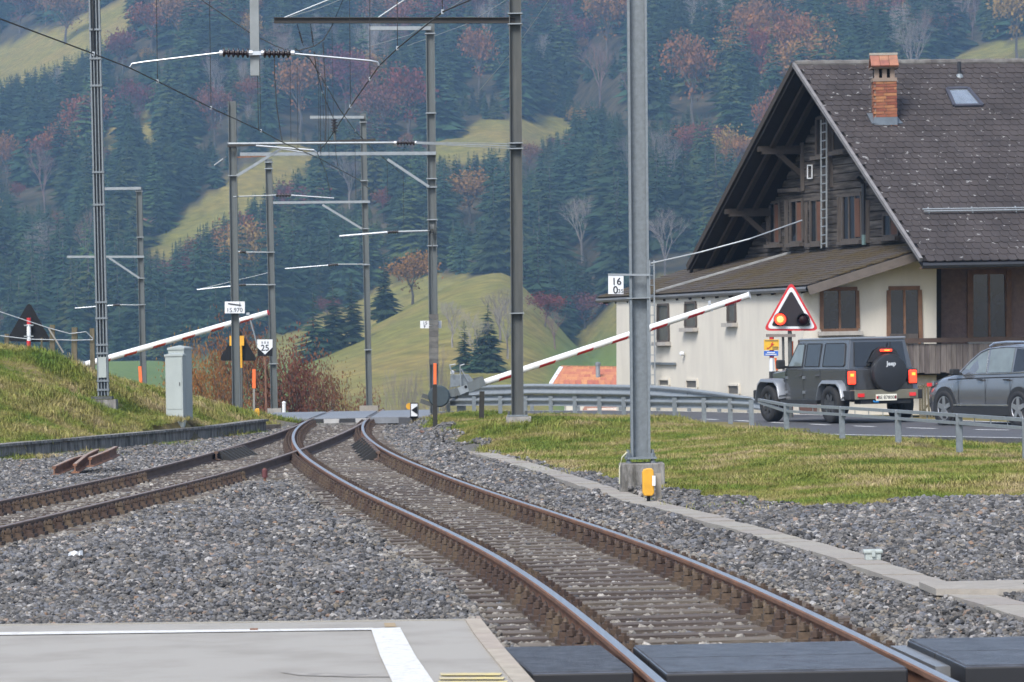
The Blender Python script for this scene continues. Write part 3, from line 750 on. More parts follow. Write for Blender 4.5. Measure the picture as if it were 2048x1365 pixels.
for k in range(3):
    v0 = 1348 + k*8
    sheet('yellow_stripe', [PZ(u, v, .028) for u, v in ((882-k*2, v0+3), (1000+k*6, v0+3), (1004+k*6, v0-2), (880-k*2, v0-2))], M_yel, plat)
# ---- rubber crossing panels in the foreground
fp = thing('foot_crossing', 'black ribbed rubber panels of the foot crossing at the bottom edge', 'crossing panels', (1.4, 22, 0)); fp['kind'] = 'structure'
def rubber(name, quad, zt=.0, th=.16):
    q = [Vector((p.x, p.y, zt)) for p in quad]
    c = sum(q, Vector())/4
    mb = MB(); mb.prism(q, (0, 0, -th)); mb.m = [0] + [1]*5; o = mb.build(name, [M_rubber, M_rubber_shade], fp, bevel=.012)
    n = 26; a, b_, c_, d_ = q
    mb = MB()
    for i in range(n):           # anti-slip ribs
        t = (i+.5)/n; p0 = a.lerp(d_, t)*.985 + c*.015; p1 = b_.lerp(c_, t)*.985 + c*.015
        mb.bar(p0+Vector((0, 0, .003)), p1+Vector((0, 0, .003)), .018, .012)
    mb.build('ribs', M_rubber, o); return o
def Pg(u, v): return PZ(u, v, 0.0)
yb, ya = 22.75, 20.85
def railx(side, y): return float(c1(y)) + side*(GAUGE/2+.0355)
for k, (ya_, yb_) in enumerate(((20.85, 21.79), (21.81, 22.75))):
    rubber('panel', [Vector((railx(-1, ya_)+.075, ya_, 0)), Vector((railx(1, ya_)-.10, ya_, 0)), Vector((railx(1, yb_)-.10, yb_, 0)), Vector((railx(-1, yb_)+.075, yb_, 0))])
    rubber('panel', [Vector((railx(1, ya_)+.20, ya_-.1, 0)), Vector((railx(1, ya_)+1.5, ya_-.1, 0)), Vector((railx(1, yb_)+1.5, yb_-.1, 0)), Vector((railx(1, yb_)+.20, yb_-.1, 0))], .015)
eL = [PZ(1002, 1291, 0), PZ(1046, 1337, 0)]
rubber('panel', [Vector((eL[1].x+.05, 20.95, 0)), Vector((railx(-1, 20.95)-.09, 20.95, 0)), Vector((railx(-1, 22.75)-.12, 22.75, 0)), Vector((eL[0].x, 22.75, 0))], .005)
mb = MB(); mb.box((railx(1, 21.8)+.14, 21.95, -.05), (.09, 1.5, .06), Matrix.Rotation(.07, 3, 'Z')); mb.build('steel_channel', mat('channel_steel', (.30, .30, .30), rough=.4, metal=.6), fp)
# ================================================================== rails and sleepers
M_rust = mat('rail_rust', (.21, .098, .05), col2=(.11, .055, .034), rough=.85, scale=7, bump=.2, bscale=60, world=True, stretch=(1, .3, 1))
M_rustd = mat('old_rail_rust', (.13, .080, .055), col2=(.07, .045, .035), rough=.85, scale=7, world=True, stretch=(1, .3, 1))
M_shine = mat('polished_rail_head', (.50, .50, .52), rough=.28, metal=.85, scale=5, var=.1, world=True, stretch=(8, .2, 1))
M_dull = mat('dull_rail_head', (.23, .17, .14), rough=.5, metal=.35, scale=5, var=.15, world=True, stretch=(8, .2, 1))
M_clip = mat('rail_fastening', (.105, .068, .046), rough=.85, scale=20, var=.3, rnd=.3)
M_slp = mat('wood_sleeper', (.165, .135, .11), col2=(.06, .046, .038), rough=.95, scale=3, stretch=(.6, 7, 7), bump=.6, bscale=12, rnd=.25, thr=(.3, .7))
PROF = [(-.07, -.16), (.07, -.16), (.07, -.148), (.013, -.128), (.009, -.045), (.034, -.036), (.036, -.008), (.028, 0.), (-.028, 0.), (-.036, -.008), (-.034, -.036), (-.009, -.045), (-.013, -.128), (-.07, -.148)]
def rail_mesh(path, dz=0.0):
    mb = MB(); path = [Vector(p) for p in path]; rows = []
    for i, p in enumerate(path):
        d = (path[min(i+1, len(path)-1)]-path[max(i-1, 0)]); d.z = 0; d.normalize(); nx = Vector((d.y, -d.x, 0))
        rows.append([p + nx*a + Vector((0, 0, b_+dz)) for a, b_ in PROF])
    mb.quadgrid(rows, 0, True)
    n = len(PROF)
    for k, f in enumerate(mb.f):
        if k % n == 7: mb.m[k] = 1
    mb.poly(rows[0]); mb.poly(rows[-1][::-1])
    return mb
def offs(cf, y, s): 
    e = .05; dx = float(cf(y+e)-cf(y-e))/(2*e); l = math.hypot(dx, 1); return Vector((float(cf(y)) + s/l, y - s*dx/l, 0))
def track(name, label, cf, y0, y1, mh, ms, s_y0, s_y1, dz, clip_budget=300):
    t = thing(name, label, 'railway track', (float(cf(y0+5)), y0+5, -.16))
    HS = GAUGE/2+.0355
    ys = np.arange(y0, y1+.01, .8)
    for s in (-1, 1): rail_mesh([offs(cf, y, s*HS) for y in ys], dz).build('rail', [ms, mh], t)
    # sleepers with clips
    sl = MB(); sl.box((0, 0, -.075), (2.5, .235, .15)); slm = None
    cm = MB(); cm.box((0, 0, .014), (.15, .17, .028)); cm.box((.0, 0, .042), (.10, .09, .04)); cm.cyl((.014, 0, .03), (.014, 0, .11), .018, n=6); cm.cyl((.014, 0, .068), (.014, 0, .096), .034, n=6); cm.tube([(-.03, -.05, .03), (-.03, -.042, .075), (-.03, 0, .092), (-.03, .042, .075), (-.03, .05, .03)], .015, 4)
    cm.v = [(x*1.15, y*1.25, z*1.3) for x, y, z in cm.v]
    cme = None; n = 0; rest = MB()
    y = s_y0
    while y < s_y1:
        yy = y + random.uniform(-.02, .02); c = offs(cf, yy, 0); dx = float(cf(yy+.1)-cf(yy-.1))/.2; rz = -math.atan(dx)
        long_ = name == 'railway_track' and yy > 58
        if slm is None:
            o = sl.build('sleeper', M_slp, None); slm = o.data; COL.objects.unlink(o); bpy.data.objects.remove(o)
        o = bpy.data.objects.new('sleeper', slm); COL.objects.link(o); o.parent = t
        cx = c.x; sx = 1.0
        if long_:
            a, b_ = float(c2(yy)) - 1.25, float(c1(yy)) + 1.25; cx = (a+b_)/2; sx = (b_-a)/2.5
        o.location = Vector((cx + random.uniform(-.03, .03), c.y, -.158+dz)) - t.location
        o.rotation_euler = (random.uniform(-.01, .01), random.uniform(-.006, .006), rz + random.uniform(-.012, .012)); o.scale = (sx*random.uniform(.97, 1.03), 1, 1)
        for s in (-1, 1):
            for q in (-1, 1):
                pos = offs(cf, yy, s*HS + q*.125)
                if n < clip_budget:
                    if cme is None:
                        oc = cm.build('rail_clip', M_clip, None); cme = oc.data; COL.objects.unlink(oc); bpy.data.objects.remove(oc)
                    oc = bpy.data.objects.new('rail_clip', cme); COL.objects.link(oc); oc.parent = o; n += 1
                    oc.matrix_parent_inverse = Matrix.Identity(4)
                    R = Matrix.Rotation(o.rotation_euler.z, 4, 'Z')
                    loc = R.inverted() @ (Vector((pos.x, pos.y, -.158+dz)) - (t.location + o.location))
                    oc.location = (loc.x/o.scale.x, loc.y, .001); oc.scale = (1/o.scale.x, 1, 1)
                    oc.rotation_euler = (0, 0, 0 if q > 0 else math.pi)
                else:
                    off = len(rest.v); R = Matrix.Rotation(rz + (0 if q > 0 else math.pi), 3, 'Z')
                    rest.v += [tuple(R @ Vector(v_) + Vector((pos.x, pos.y, -.157+dz))) for v_ in cm.v]
                    rest.f += [tuple(i+off for i in f) for f in cm.f]; rest.m += cm.m
        y += .555
    if rest.v:
        o = rest.build('far_rail_clips', M_clip, t); o['kind'] = 'stuff'
    return t
trk = track('railway_track', 'right hand track with polished rails curving up from the lower right', c1, 12, 95.5, M_shine, M_rust, 22.95, 97.4, 0)
trk2 = track('railway_track', 'left hand track with dull brown rails running in from the left edge', c2, 28, 112, M_dull, M_rustd, 34, 58, -.004)
for nm in ('siding',): trk2.name = 'railway_track.001'
# check rails with ribbed chairs beside the crossing nose
def check(u0, v0, u1, v1, label):
    a, b_ = PZ(u0, v0, -.03), PZ(u1, v1, -.03)
    t = thing('check_rail', label, 'check rail', (a.x, a.y, -.16))
    d = (b_-a).normalized(); nx = Vector((-d.y, d.x, 0))
    rail_mesh([a - Vector((0, 0, a.z-.012)), b_ - Vector((0, 0, b_.z-.012))]).build('rail', [M_rustd, M_rustd], t)
    n = 8
    for i in range(n):
        p = a.lerp(b_, (i+.5)/n); p.z = -.075
        mb = MB(); mb.prism([p - d*.05 - nx*.01 + Vector((0, 0, .095)), p - d*.05 + nx*.06 + Vector((0, 0, .085)), p - d*.05 + nx*.30 + Vector((0, 0, -.08)), p - d*.05 - nx*.01 + Vector((0, 0, -.08))], d*.10); mb.build('rib', mat('rib_black', (.02, .019, .018), rough=.7), t)
check(487, 896, 432, 908, 'ribbed check rail block on the left hand track beside the points nose')
check(757, 908, 728, 878, 'ribbed check rail block on the right hand track beside the points nose')
# ================================================================== ballast
def stone_mesh(name, seed):
    r = random.Random(seed); bm = bmesh.new(); bmesh.ops.create_icosphere(bm, subdivisions=1, radius=1)
    a, b_, c = r.uniform(.85, 1.2), r.uniform(.65, .95), r.uniform(.5, .75)
    for v in bm.verts:
        k = r.uniform(.72, 1.15); v.co = Vector((v.co.x*a*k, v.co.y*b_*k, v.co.z*c*k))
    me = bpy.data.meshes.new(name); bm.to_mesh(me); bm.free(); me.materials.append(M_stone); return me
M_stone = bpy.data.materials.new('ballast_stone'); M_stone.use_nodes = True
N, L = M_stone.node_tree.nodes, M_stone.node_tree.links; b = N['Principled BSDF']; b.inputs['Roughness'].default_value = .85; b.inputs['Specular IOR Level'].default_value = .3
oi = N.new('ShaderNodeObjectInfo'); rp = N.new('ShaderNodeValToRGB'); L.new(oi.outputs['Random'], rp.inputs[0])
els = [(0, (.030, .030, .031)), (.25, (.075, .072, .07)), (.45, (.115, .108, .10)), (.62, (.165, .16, .158)), (.76, (.105, .11, .125)), (.87, (.155, .128, .094)), (.95, (.31, .30, .29)), (1.0, (.18, .115, .075))]
cr = rp.color_ramp
while len(cr.elements) < len(els): cr.elements.new(.5)
for e_, (p, c) in zip(cr.elements, els): e_.position = p; e_.color = (*c, 1)
ge = N.new('ShaderNodeNewGeometry'); nz = N.new('ShaderNodeTexNoise'); nz.inputs['Scale'].default_value = .8; nz.inputs['Detail'].default_value = 3; L.new(ge.outputs['Position'], nz.inputs['Vector'])
mr = N.new('ShaderNodeMapRange'); mr.inputs[1].default_value = .3; mr.inputs[2].default_value = .7; mr.inputs[3].default_value = .78; mr.inputs[4].default_value = 1.2; L.new(nz.outputs['Fac'], mr.inputs[0])
mx = N.new('ShaderNodeMix'); mx.data_type = 'RGBA'; mx.blend_type = 'MULTIPLY'; mx.inputs[0].default_value = 1; L.new(rp.outputs[0], mx.inputs[6]); L.new(mr.outputs[0], mx.inputs[7])
n3 = N.new('ShaderNodeTexNoise'); n3.inputs['Scale'].default_value = 55; n3.inputs['Detail'].default_value = 3; L.new(ge.outputs['Position'], n3.inputs['Vector'])
m3 = N.new('ShaderNodeMapRange'); m3.inputs[1].default_value = .3; m3.inputs[2].default_value = .7; m3.inputs[3].default_value = .72; m3.inputs[4].default_value = 1.25; L.new(n3.outputs['Fac'], m3.inputs[0])
mx2 = N.new('ShaderNodeMix'); mx2.data_type = 'RGBA'; mx2.blend_type = 'MULTIPLY'; mx2.inputs[0].default_value = 1; L.new(mx.outputs[2], mx2.inputs[6]); L.new(m3.outputs[0], mx2.inputs[7])
L.new(mx2.outputs[2], b.inputs['Base Color'])
M_stoneA = M_stone
M_stone = M_stoneA.copy(); M_stone.name = 'dusty_ballast_stone'
for nd in M_stone.node_tree.nodes:
    if nd.type == 'VALTORGB':
        for e_ in nd.color_ramp.elements:
            c = e_.color; l = .3*c[0]+.5*c[1]+.2*c[2]; e_.color = (.095+l*.85, .083+l*.80, .068+l*.72, 1)
DUSTY = [stone_mesh('dusty_stone_%d' % i, 230+i) for i in range(5)]
M_stone = M_stoneA
STONES = [stone_mesh('ballast_stone_%d' % i, 200+i) for i in range(9)]
bp_all, bs_all, bd_all = [], [], []
trk_x = lambda cf, y: cf(y)
def add_band(y0, y1, dens, size):
    w0 = max(abs(-.145*y1-1), .145*y1+1); area = (y1-y0)*2*w0; n = int(area*dens)
    x = rng.uniform(-w0, w0, n); y = rng.uniform(y0, y1, n)
    k = gravel_mask(x, y) & (np.abs(x) < .139*y + .6)
    a = c1(np.clip(y, 8, 116)); b2 = c2(np.clip(y, 20, 116))
    for c, ok in ((a, y > 22.8), (b2, y > 30)):
        for s in (-1, 1): k &= ~((np.abs(x - c - s*.753) < .05))
    # platform, rubber panels, slabs
    k &= ~((y < 24.66) & (x < np.interp(y, [12, 20.5, 21.5, 22.6, 23.8, 24.7], [.9, .55, .15, -.02, -.10, -.14])))
    k &= ~((y > 20.7) & (y < 22.8) & (x > -.1) & (x < 4.2))
    k &= ~((y < 20.8) & (x > 0) & (x < 4.2))
    k &= ~((y > 97.2))
    ty = np.array([p.y for p in trough_pts]); tx = np.array([p.x for p in trough_pts]); o_ = np.argsort(ty)
    k &= ~((np.abs(x - np.interp(y, ty[o_], tx[o_])) < .19) & (y < ty.max()))
    x, y, a, b2 = x[k], y[k], a[k], b2[k]
    d1, d2_ = np.abs(x-a), np.abs(x-b2)
    z = np.full(len(x), -.215)
    g = ground_z(np.column_stack([x, y]))
    intrk = (np.minimum(d1, d2_) < 1.35)
    z = np.where(intrk, -.195, np.maximum(g + .045, -.2))
    # low heap between the diverging tracks
    hp = ((x < a-1.3) & (x > b2+1.3)); z = np.where(hp, -.165 + .05*np.sin(x*1.3+y*.7), z)
    # sleeper tops stay mostly clear
    ph = ((y - 22.95) % .555); onsl = intrk & ((ph < .135) | (ph > .42)) 
    drop = onsl & (rng.random(len(x)) < .93) & (np.minimum(d1, d2_) < 1.22)
    z = np.where(onsl & intrk, z + .012, z - .006)
    z = z + rng.uniform(-.02, .02, len(x))
    s = size*(.55 + .95*rng.random(len(x))**1.6)
    s = np.where(onsl & (np.minimum(d1, d2_) < 1.22), s*.62, s)
    kk = ~drop
    bp_all.append(np.column_stack([x, y, z])[kk]); bs_all.append(s[kk]); bd_all.append((np.minimum(d1, d2_) < 1.0 + .5*rng.random(len(x)))[kk])
add_band(16, 33, 1150, .0275); add_band(33, 48, 560, .036); add_band(48, 66, 380, .040); add_band(66, 98, 300, .043)
bp_ = np.concatenate(bp_all); bs_ = np.concatenate(bs_all); bd_ = np.concatenate(bd_all); n = len(bp_)
o = scatter('ballast', bp_, rng.uniform(-3.14, 3.14, (n, 3))*np.array([.25, .25, 1]), np.column_stack([bs_]*3), np.where(bd_ & (rng.random(n) < .8), rng.integers(9, 14, n), rng.integers(0, 9, n)), STONES + DUSTY)
tag(o, 'loose grey ballast stones covering the track bed', 'ballast')
print('stones', n)
# ================================================================== cable trough and slabs
tr = thing('cable_trough', 'narrow line of concrete cable trough covers right of the track', 'cable trough', trough_pts[0]); 
ty = [p.y for p in trough_pts][::-1]; tx = [p.x for p in trough_pts][::-1]
tf = spline(ty, tx); y = ty[0]
proto = None
while y < ty[-1]-.5:
    a, b_ = Vector((float(tf(y)), y, -.085)), Vector((float(tf(y+.75)), y+.75, -.085))
    mb = MB(); d = b_-a; L_ = d.length
    if proto is None:
        q = MB(); q.box((0, 0, -.045), (.34, .985*L_, .09)); q.box((0, 0, -.14), (.27, .98*L_, .12)); po = q.build('trough_cover', M_concL, None); proto = po.data; bpy.data.objects.remove(po)
    o = bpy.data.objects.new('trough_cover', proto); COL.objects.link(o); o.parent = tr
    c = (a+b_)/2; c.z = -.085 + random.uniform(-.006, .006)
    o.location = c - tr.location; o.rotation_euler = (random.uniform(-.01, .01), random.uniform(-.02, .02), -math.atan2(d.x, d.y) + random.uniform(-.01, .01))
    y += .75
q = [PZ(u, v, -.04) for u, v in ((1838, 1164), (2140, 1158), (2150, 1178), (1872, 1178))]
mb = MB(); mb.prism(q, (0, 0, -.05)); tag(mb.build('concrete_slab', M_concL), 'pale concrete slab lying across the trough line at the right edge', 'slab')
# ---- retaining wall at the foot of the left bank
rw = thing('retaining_wall', 'low weathered concrete retaining wall along the foot of the left grass bank', 'wall', wall_pts[2]+Vector((0, 0, -.2)))
for i in range(len(wall_pts)-1):
    a, b_ = wall_pts[i], wall_pts[i+1]; k = max(1, round((b_-a).length/2.4))
    for j in range(k):
        p0, p1 = a.lerp(b_, j/k), a.lerp(b_, (j+1)/k); d = (p1-p0).normalized()*.006
        z0 = .0 if i < 3 else (.0 - .03*(i-2))
        mb = MB(); mb.bar(p0+d+Vector((0, 0, -.13)), p1-d+Vector((0, 0, -.13)), .22, .38 + random.uniform(-.02, .02)); mb.build('concrete_block', M_concd, rw)
        mb = MB(); mb.bar(p0+d+Vector((.02, -.02, .085)), p1-d+Vector((.02, -.02, .085)), .32, .05); mb.build('coping', M_concd, rw)
# ================================================================== grass
M_gr = bpy.data.materials.new('grass_blades'); M_gr.use_nodes = True
N, L = M_gr.node_tree.nodes, M_gr.node_tree.links; b = N['Principled BSDF']; b.inputs['Roughness'].default_value = .8; b.inputs['Specular IOR Level'].default_value = .2
ge = N.new('ShaderNodeNewGeometry')
def gn(s, d=3):
    q = N.new('ShaderNodeTexNoise'); q.inputs['Scale'].default_value = s; q.inputs['Detail'].default_value = d; L.new(ge.outputs['Position'], q.inputs['Vector']); return q.outputs['Fac']
rp = N.new('ShaderNodeValToRGB'); L.new(gn(.75), rp.inputs[0])
els = [(.31, (.092, .148, .024)), (.45, (.165, .195, .036)), (.55, (.26, .232, .075)), (.65, (.36, .285, .15))]
cr = rp.color_ramp
while len(cr.elements) < 4: cr.elements.new(.5)
for e_, (p, c) in zip(cr.elements, els): e_.position = p; e_.color = (*c, 1)
oi = N.new('ShaderNodeObjectInfo'); mr = N.new('ShaderNodeMapRange'); mr.inputs[3].default_value = .72; mr.inputs[4].default_value = 1.25; L.new(oi.outputs['Random'], mr.inputs[0])
mx = N.new('ShaderNodeMix'); mx.data_type = 'RGBA'; mx.blend_type = 'MULTIPLY'; mx.inputs[0].default_value = 1; L.new(rp.outputs[0], mx.inputs[6]); L.new(mr.outputs[0], mx.inputs[7])
L.new(mx.outputs[2], b.inputs['Base Color'])
def tuft(name, seed, nb=40):
    r = random.Random(seed); mb = MB()
    for i in range(nb):
        x, y = r.gauss(0, .075), r.gauss(0, .075); a = r.uniform(0, 6.28); h = r.uniform(.3, 1.0)*.075; ln = r.uniform(.0, .10); w = r.uniform(.003, .0055)
        ca_, sa_ = math.cos(a), math.sin(a); o = len(mb.v)
        mb.v += [(x-sa_*w, y+ca_*w, -.02), (x+sa_*w, y-ca_*w, -.02), (x+ca_*ln*.35+sa_*w*.7, y+sa_*ln*.35-ca_*w*.7, h*.6), (x+ca_*ln*.35-sa_*w*.7, y+sa_*ln*.35+ca_*w*.7, h*.6), (x+ca_*ln, y+sa_*ln, h)]
        mb.f += [(o, o+1, o+2, o+3), (o+3, o+2, o+4)]; mb.m += [0, 0]
    me = bpy.data.meshes.new(name); me.from_pydata(mb.v, [], mb.f); me.materials.append(M_gr); return me
TUFT = [tuft('grass_tuft_%d' % i, 300+i) for i in range(6)]
road_np = np.array(cl_road)
def road_dist(x, y):
    d = np.full(len(x), 1e9)
    for p in road_np: d = np.minimum(d, (x-p[0])**2 + (y-p[1])**2)
    return np.sqrt(d)
def grass_pts(x0, x1, y0, y1, dens):
    n = int((x1-x0)*(y1-y0)*dens); x = rng.uniform(x0, x1, n); y = rng.uniform(y0, y1, n)
    k = (~gravel_mask(x, y) | ((rng.random(n) < .02))) & (np.abs(x) < .139*y + .8) & (road_dist(x, y) > 3.6)
    k &= ~(gravel_mask(x, y) & ((np.abs(x-c1(np.clip(y, 8, 116))) < 2.4) | (np.abs(x-c2(np.clip(y, 20, 116))) < 1.6) | (y < 41)))
    x, y = x[k], y[k]; return np.column_stack([x, y, ground_z(np.column_stack([x, y]))])
ga = np.concatenate([grass_pts(-2.5, 9.5, 41, 70, 150), grass_pts(-3.2, 6, 70, 99, 120), grass_pts(-16, -5, 70, 99, 110)])
# thin strip of grass under the retaining wall
wy = rng.uniform(66, 86, 700); wx = np.interp(wy, _xl_y, _xl_x) + .45 + np.abs(rng.normal(0, .22, 700)); ga = np.concatenate([ga, np.column_stack([wx, wy, ground_z(np.column_stack([wx, wy]))])])
n = len(ga); s_ = rng.uniform(.5, 1.15, n)
bank = ga[:, 0] < -5; s_ = np.where(bank, s_*1.2, s_)
lush = np.array([mnoise.noise(Vector((x*.55, y*.35, 9.))) for x, y in ga[:, :2]]); s_ *= 1 + .55*np.clip(lush*2, -.7, 1.2)
o = scatter('grass', ga, np.column_stack([rng.normal(0, .12, n), rng.normal(0, .12, n), rng.uniform(0, 6.28, n)]), np.column_stack([s_]*3), rng.integers(0, 6, n), TUFT)
tag(o, 'short patchy green and straw coloured grass beside the tracks', 'grass')
print('tufts', n)
# ================================================================== masts, wires, signs, barriers
M_galv = mat('galvanised_steel', (.205, .23, .245), rough=.55, metal=.35, scale=16, var=.12, bump=.08, bscale=90)
M_galvm = mat('aged_galvanised_steel', (.135, .155, .158), rough=.6, metal=.3, scale=1.6, col2=(.095, .10, .095), thr=(.3, .7), stretch=(4, 4, .4))
M_galvL = mat('light_galvanised_steel', (.29, .315, .33), rough=.5, metal=.35, scale=10, var=.10)
M_dark = mat('old_dark_steel', (.066, .072, .07), rough=.7, metal=.25, scale=2.2, col2=(.105, .108, .102), thr=(.35, .7), stretch=(3, 3, .5))
M_alu = mat('aluminium_tube', (.36, .385, .41), rough=.35, metal=.6, scale=6, var=.06)
M_wire = mat('copper_wire_dark', (.035, .035, .035), rough=.7)
M_wireL = mat('pale_steel_wire', (.40, .43, .45), rough=.5, metal=.3)
M_ins = mat('brown_insulator', (.022, .014, .015), rough=.25, spec=.7)
M_insW = mat('insulator_cap', (.55, .58, .60), rough=.4, metal=.5)
M_rustP = mat('rusty_steel', (.24, .115, .065), col2=(.10, .055, .04), rough=.9, scale=9)
M_black = mat('black_paint', (.004, .004, .005), rough=.6, spec=.3)
M_signW = mat('sign_white', (.70, .71, .72), rough=.5, scale=14, var=.04)
M_letter = mat('sign_letter', (.02, .022, .03), rough=.6)
M_red = mat('signal_red', (.55, .025, .03), rough=.45, scale=8, var=.08)
M_orange = mat('fluorescent_orange', (.85, .16, .035), rough=.55, scale=5, var=.05)
M_yelB = mat('yellow_box', (.72, .36, .025), rough=.5, scale=7, var=.1)
M_cab = mat('cabinet_paint', (.37, .405, .38), rough=.6, scale=2.5, var=.07, stretch=(1, 1, .4))
M_wood = mat('weathered_post_wood', (.16, .13, .085), col2=(.07, .065, .035), rough=.95, scale=6, stretch=(3, 3, .5), bump=.4, bscale=20)
def m2px(px, Y): return px*Y/FPX
def ipoly(uv, Y): return [P(u, v, Y) for u, v in uv]
def hbeam(p0, p1, w, d, tf=.016, tw=.012):
    """H section between two points, web facing the camera"""
    mb = MB(); p0, p1 = Vector(p0), Vector(p1); up = (p1-p0)
    x = Vector((1, 0, 0)); y = Vector((0, 1, 0))
    hw, hd = w/2, d/2
    prof = [(-hw, -hd), (-hw+tf, -hd), (-hw+tf, -tw/2), (hw-tf, -tw/2), (hw-tf, -hd), (hw, -hd), (hw, hd), (hw-tf, hd), (hw-tf, tw/2), (-hw+tf, tw/2), (-hw+tf, hd), (-hw, hd)]
    mb.prism([p0 + x*a + y*b_ for a, b_ in prof], up); return mb
def insul(mb, a, b_, r, n=6):
    a, b_ = Vector(a), Vector(b_); L_ = (b_-a).length; d = b_-a
    pr = []
    for i in range(n):
        t0 = i/n*L_; pr += [(r*.45, t0), (r, t0+.25*L_/n), (r, t0+.5*L_/n), (r*.45, t0+.75*L_/n)]
    pr.append((r*.45, L_)); mb.lathe(a, d, [(0.001, 0)] + pr + [(.001, L_)], 10); return mb
def band(root, p, w, h=.03, m=None):
    mb = MB(); mb.box(p, (w+.05, w+.03, h)); return mb.build('clamp_band', m or M_galvL, root)
# ---------- near mast with the hanging registration post
YA = 48.7
mA = thing('catenary_mast', 'thick grey steel mast on a concrete plinth in the grass, nearest to the camera', 'mast', P(1281, 975, YA), 'catenary masts')
bA, tA = P(1281, 914, YA), P(1272, -170, YA)
hbeam(bA, tA, .25, .24, .03, .02).build('post', M_galv, mA)
o = MB().box(bA + Vector((0, 0, -.012)), (.40, .40, .026)).build('base_plate', M_galv, mA)
for sx in (-.155, .155):
    for sy in (-.155, .155):
        c = bA + Vector((sx, sy, 0)); MB().cyl(c + Vector((0, 0, -.09)), c + Vector((0, 0, .09)), .016, n=8).cyl(c + Vector((0, 0, .0)), c + Vector((0, 0, .05)), .032, n=6).cyl(c + Vector((0, 0, -.085)), c + Vector((0, 0, -.05)), .034, n=6).build('anchor_bolt', M_galv, mA)
pz = P(1283, 926, YA); gA = pz.z
mb = MB(); mb.box((pz.x, YA, gA-.28), (.57, .57, .56)); mb.build('plinth', M_concd, mA, bevel=.015)
MB().tube([P(1254, 905, YA-.2), P(1244, 915, YA-.3), P(1239, 935, YA-.32), P(1239, 968, YA-.32)], .009, 6).build('earth_cable', mat('pale_cable', (.55, .53, .38)), mA)
for v in (597,): band(mA, P(1276, v, YA), .25, .012)
arm_z = P(510, -70, YA).z
MB().bar((bA.x, YA, arm_z), (P(470, 0, YA).x, YA, arm_z), .12, .14).build('cantilever', M_galv, mA)
MB().bar(P(508, -75, YA), P(510, 152, YA), .115, .09).build('hanging_post', mat('grey_box_post', (.24, .26, .26), rough=.7, scale=5), mA)
mb = MB(); mb.box(P(510, 107, YA-.07), (.16, .06, .05)); mb.build('insulator_clamp', M_insW, mA)
mb = MB(); insul(mb, P(499, 107, YA-.07), P(442, 105, YA-.07), .062); mb.build('insulator', M_ins, mA, smooth=True)
mb = MB(); insul(mb, P(526, 107, YA-.07), P(582, 107, YA-.07), .062); mb.build('insulator', M_ins, mA, smooth=True)
for u in (441, 500, 525, 584):
    MB().cyl(P(u-2, 106.5, YA-.07), P(u+5, 106.5, YA-.07), .04, n=10).build('insulator_cap', M_insW, mA)
MB().tube([P(440, 106, YA-.07), P(290, 124, YA-.07), P(264, 128, YA-.07), P(259, 136, YA-.07)], .012, 8).build('steady_arm', M_alu, mA, smooth=True)
MB().tube([P(588, 108, YA-.07), P(740, 122, YA-.07), P(755, 125, YA-.07), P(758, 132, YA-.07)], .0145, 8).build('steady_arm', M_alu, mA, smooth=True)
# ---------- left lattice mast
YC = 85.0
mC = thing('lattice_mast', 'grey lattice mast of paired channels standing on the left grass bank', 'mast', P(206, 830, YC), 'catenary masts')
b0, t0 = P(207, 792, YC), P(186, -120, YC)
for k in (-1, -.35, .35, 1):
    d = Vector((k*.105, 0, 0)); MB().bar(b0+d, t0+d, .035 if abs(k) == 1 else .022, .16).build('upright', M_galv, mC)
MB().bar(b0+Vector((0, .06, 0)), t0+Vector((0, .06, 0)), .2, .015).build('back_plate', M_galv, mC)
for v in (-40, 60, 118, 172, 345, 410, 605, 637, 690, 707, 762, 780):
    t = (792-v)/(792+120); p = b0.lerp(t0, t); MB().box(p, (.265, .2, .045)).build('batten', M_galv, mC)
MB().box(b0.lerp(t0, (792-735)/912)+Vector((0, -.1, 0)), (.175, .02, .46)).build('white_plate', M_cab, mC)
MB().box(P(205, 796, YC), (.46, .4, .06)).build('base_plate', M_dark, mC)
mb = MB(); mb.box(P(211, 822, YC), (.52, .5, .50)); mb.build('plinth', M_concd, mC)
MB().tube([P(185, -60, YC-.12), P(187, 60, YC-.12), P(188, 110, YC-.12)], .008, 5).build('cable', M_wire, mC)
# ---------- dark mast with the long upper beam
YB = 76.0
mB = thing('catenary_mast', 'dark grey steel mast with two long arms reaching left over the tracks', 'mast', P(1035, 836, YB), 'catenary masts')
bB, tB = P(1035, 830, YB), P(1029, -160, YB)
hbeam(bB, tB, .245, .24, .018, .012).build('post', M_dark, mB)
MB().box(bB + Vector((0, 0, -.015)), (.42, .42, .03)).build('base_plate', M_galv, mB)
MB().box(bB + Vector((.02, 0, -.2)), (.5, .5, .33)).build('plinth', M_conc, mB)
for sx in (-.17, .17): MB().cyl(bB+Vector((sx, -.17, -.04)), bB+Vector((sx, -.17, .08)), .03, n=6).build('anchor_bolt', M_dark, mB)
def onB(v): return bB.lerp(tB, (830-v)/(830+160.0))
for v in (28, 49, 287, 298, 627): band(mB, onB(v), .245, .022)
pb = onB(41)
MB().bar(pb, P(548, 41, YB), .03, .085).bar(pb + Vector((0, 0, .05)), P(548, 36.2, YB), .13, .016).bar(pb + Vector((0, 0, -.05)), P(548, 45.8, YB), .13, .016).build('upper_beam', mat('beam_brown', (.05, .045, .04), rough=.8, metal=.1), mB)
for u in (568, 756): MB().cyl(P(u, 36, YB), onB(-150), .014, n=6).build('tie_rod', M_wireL, mB)
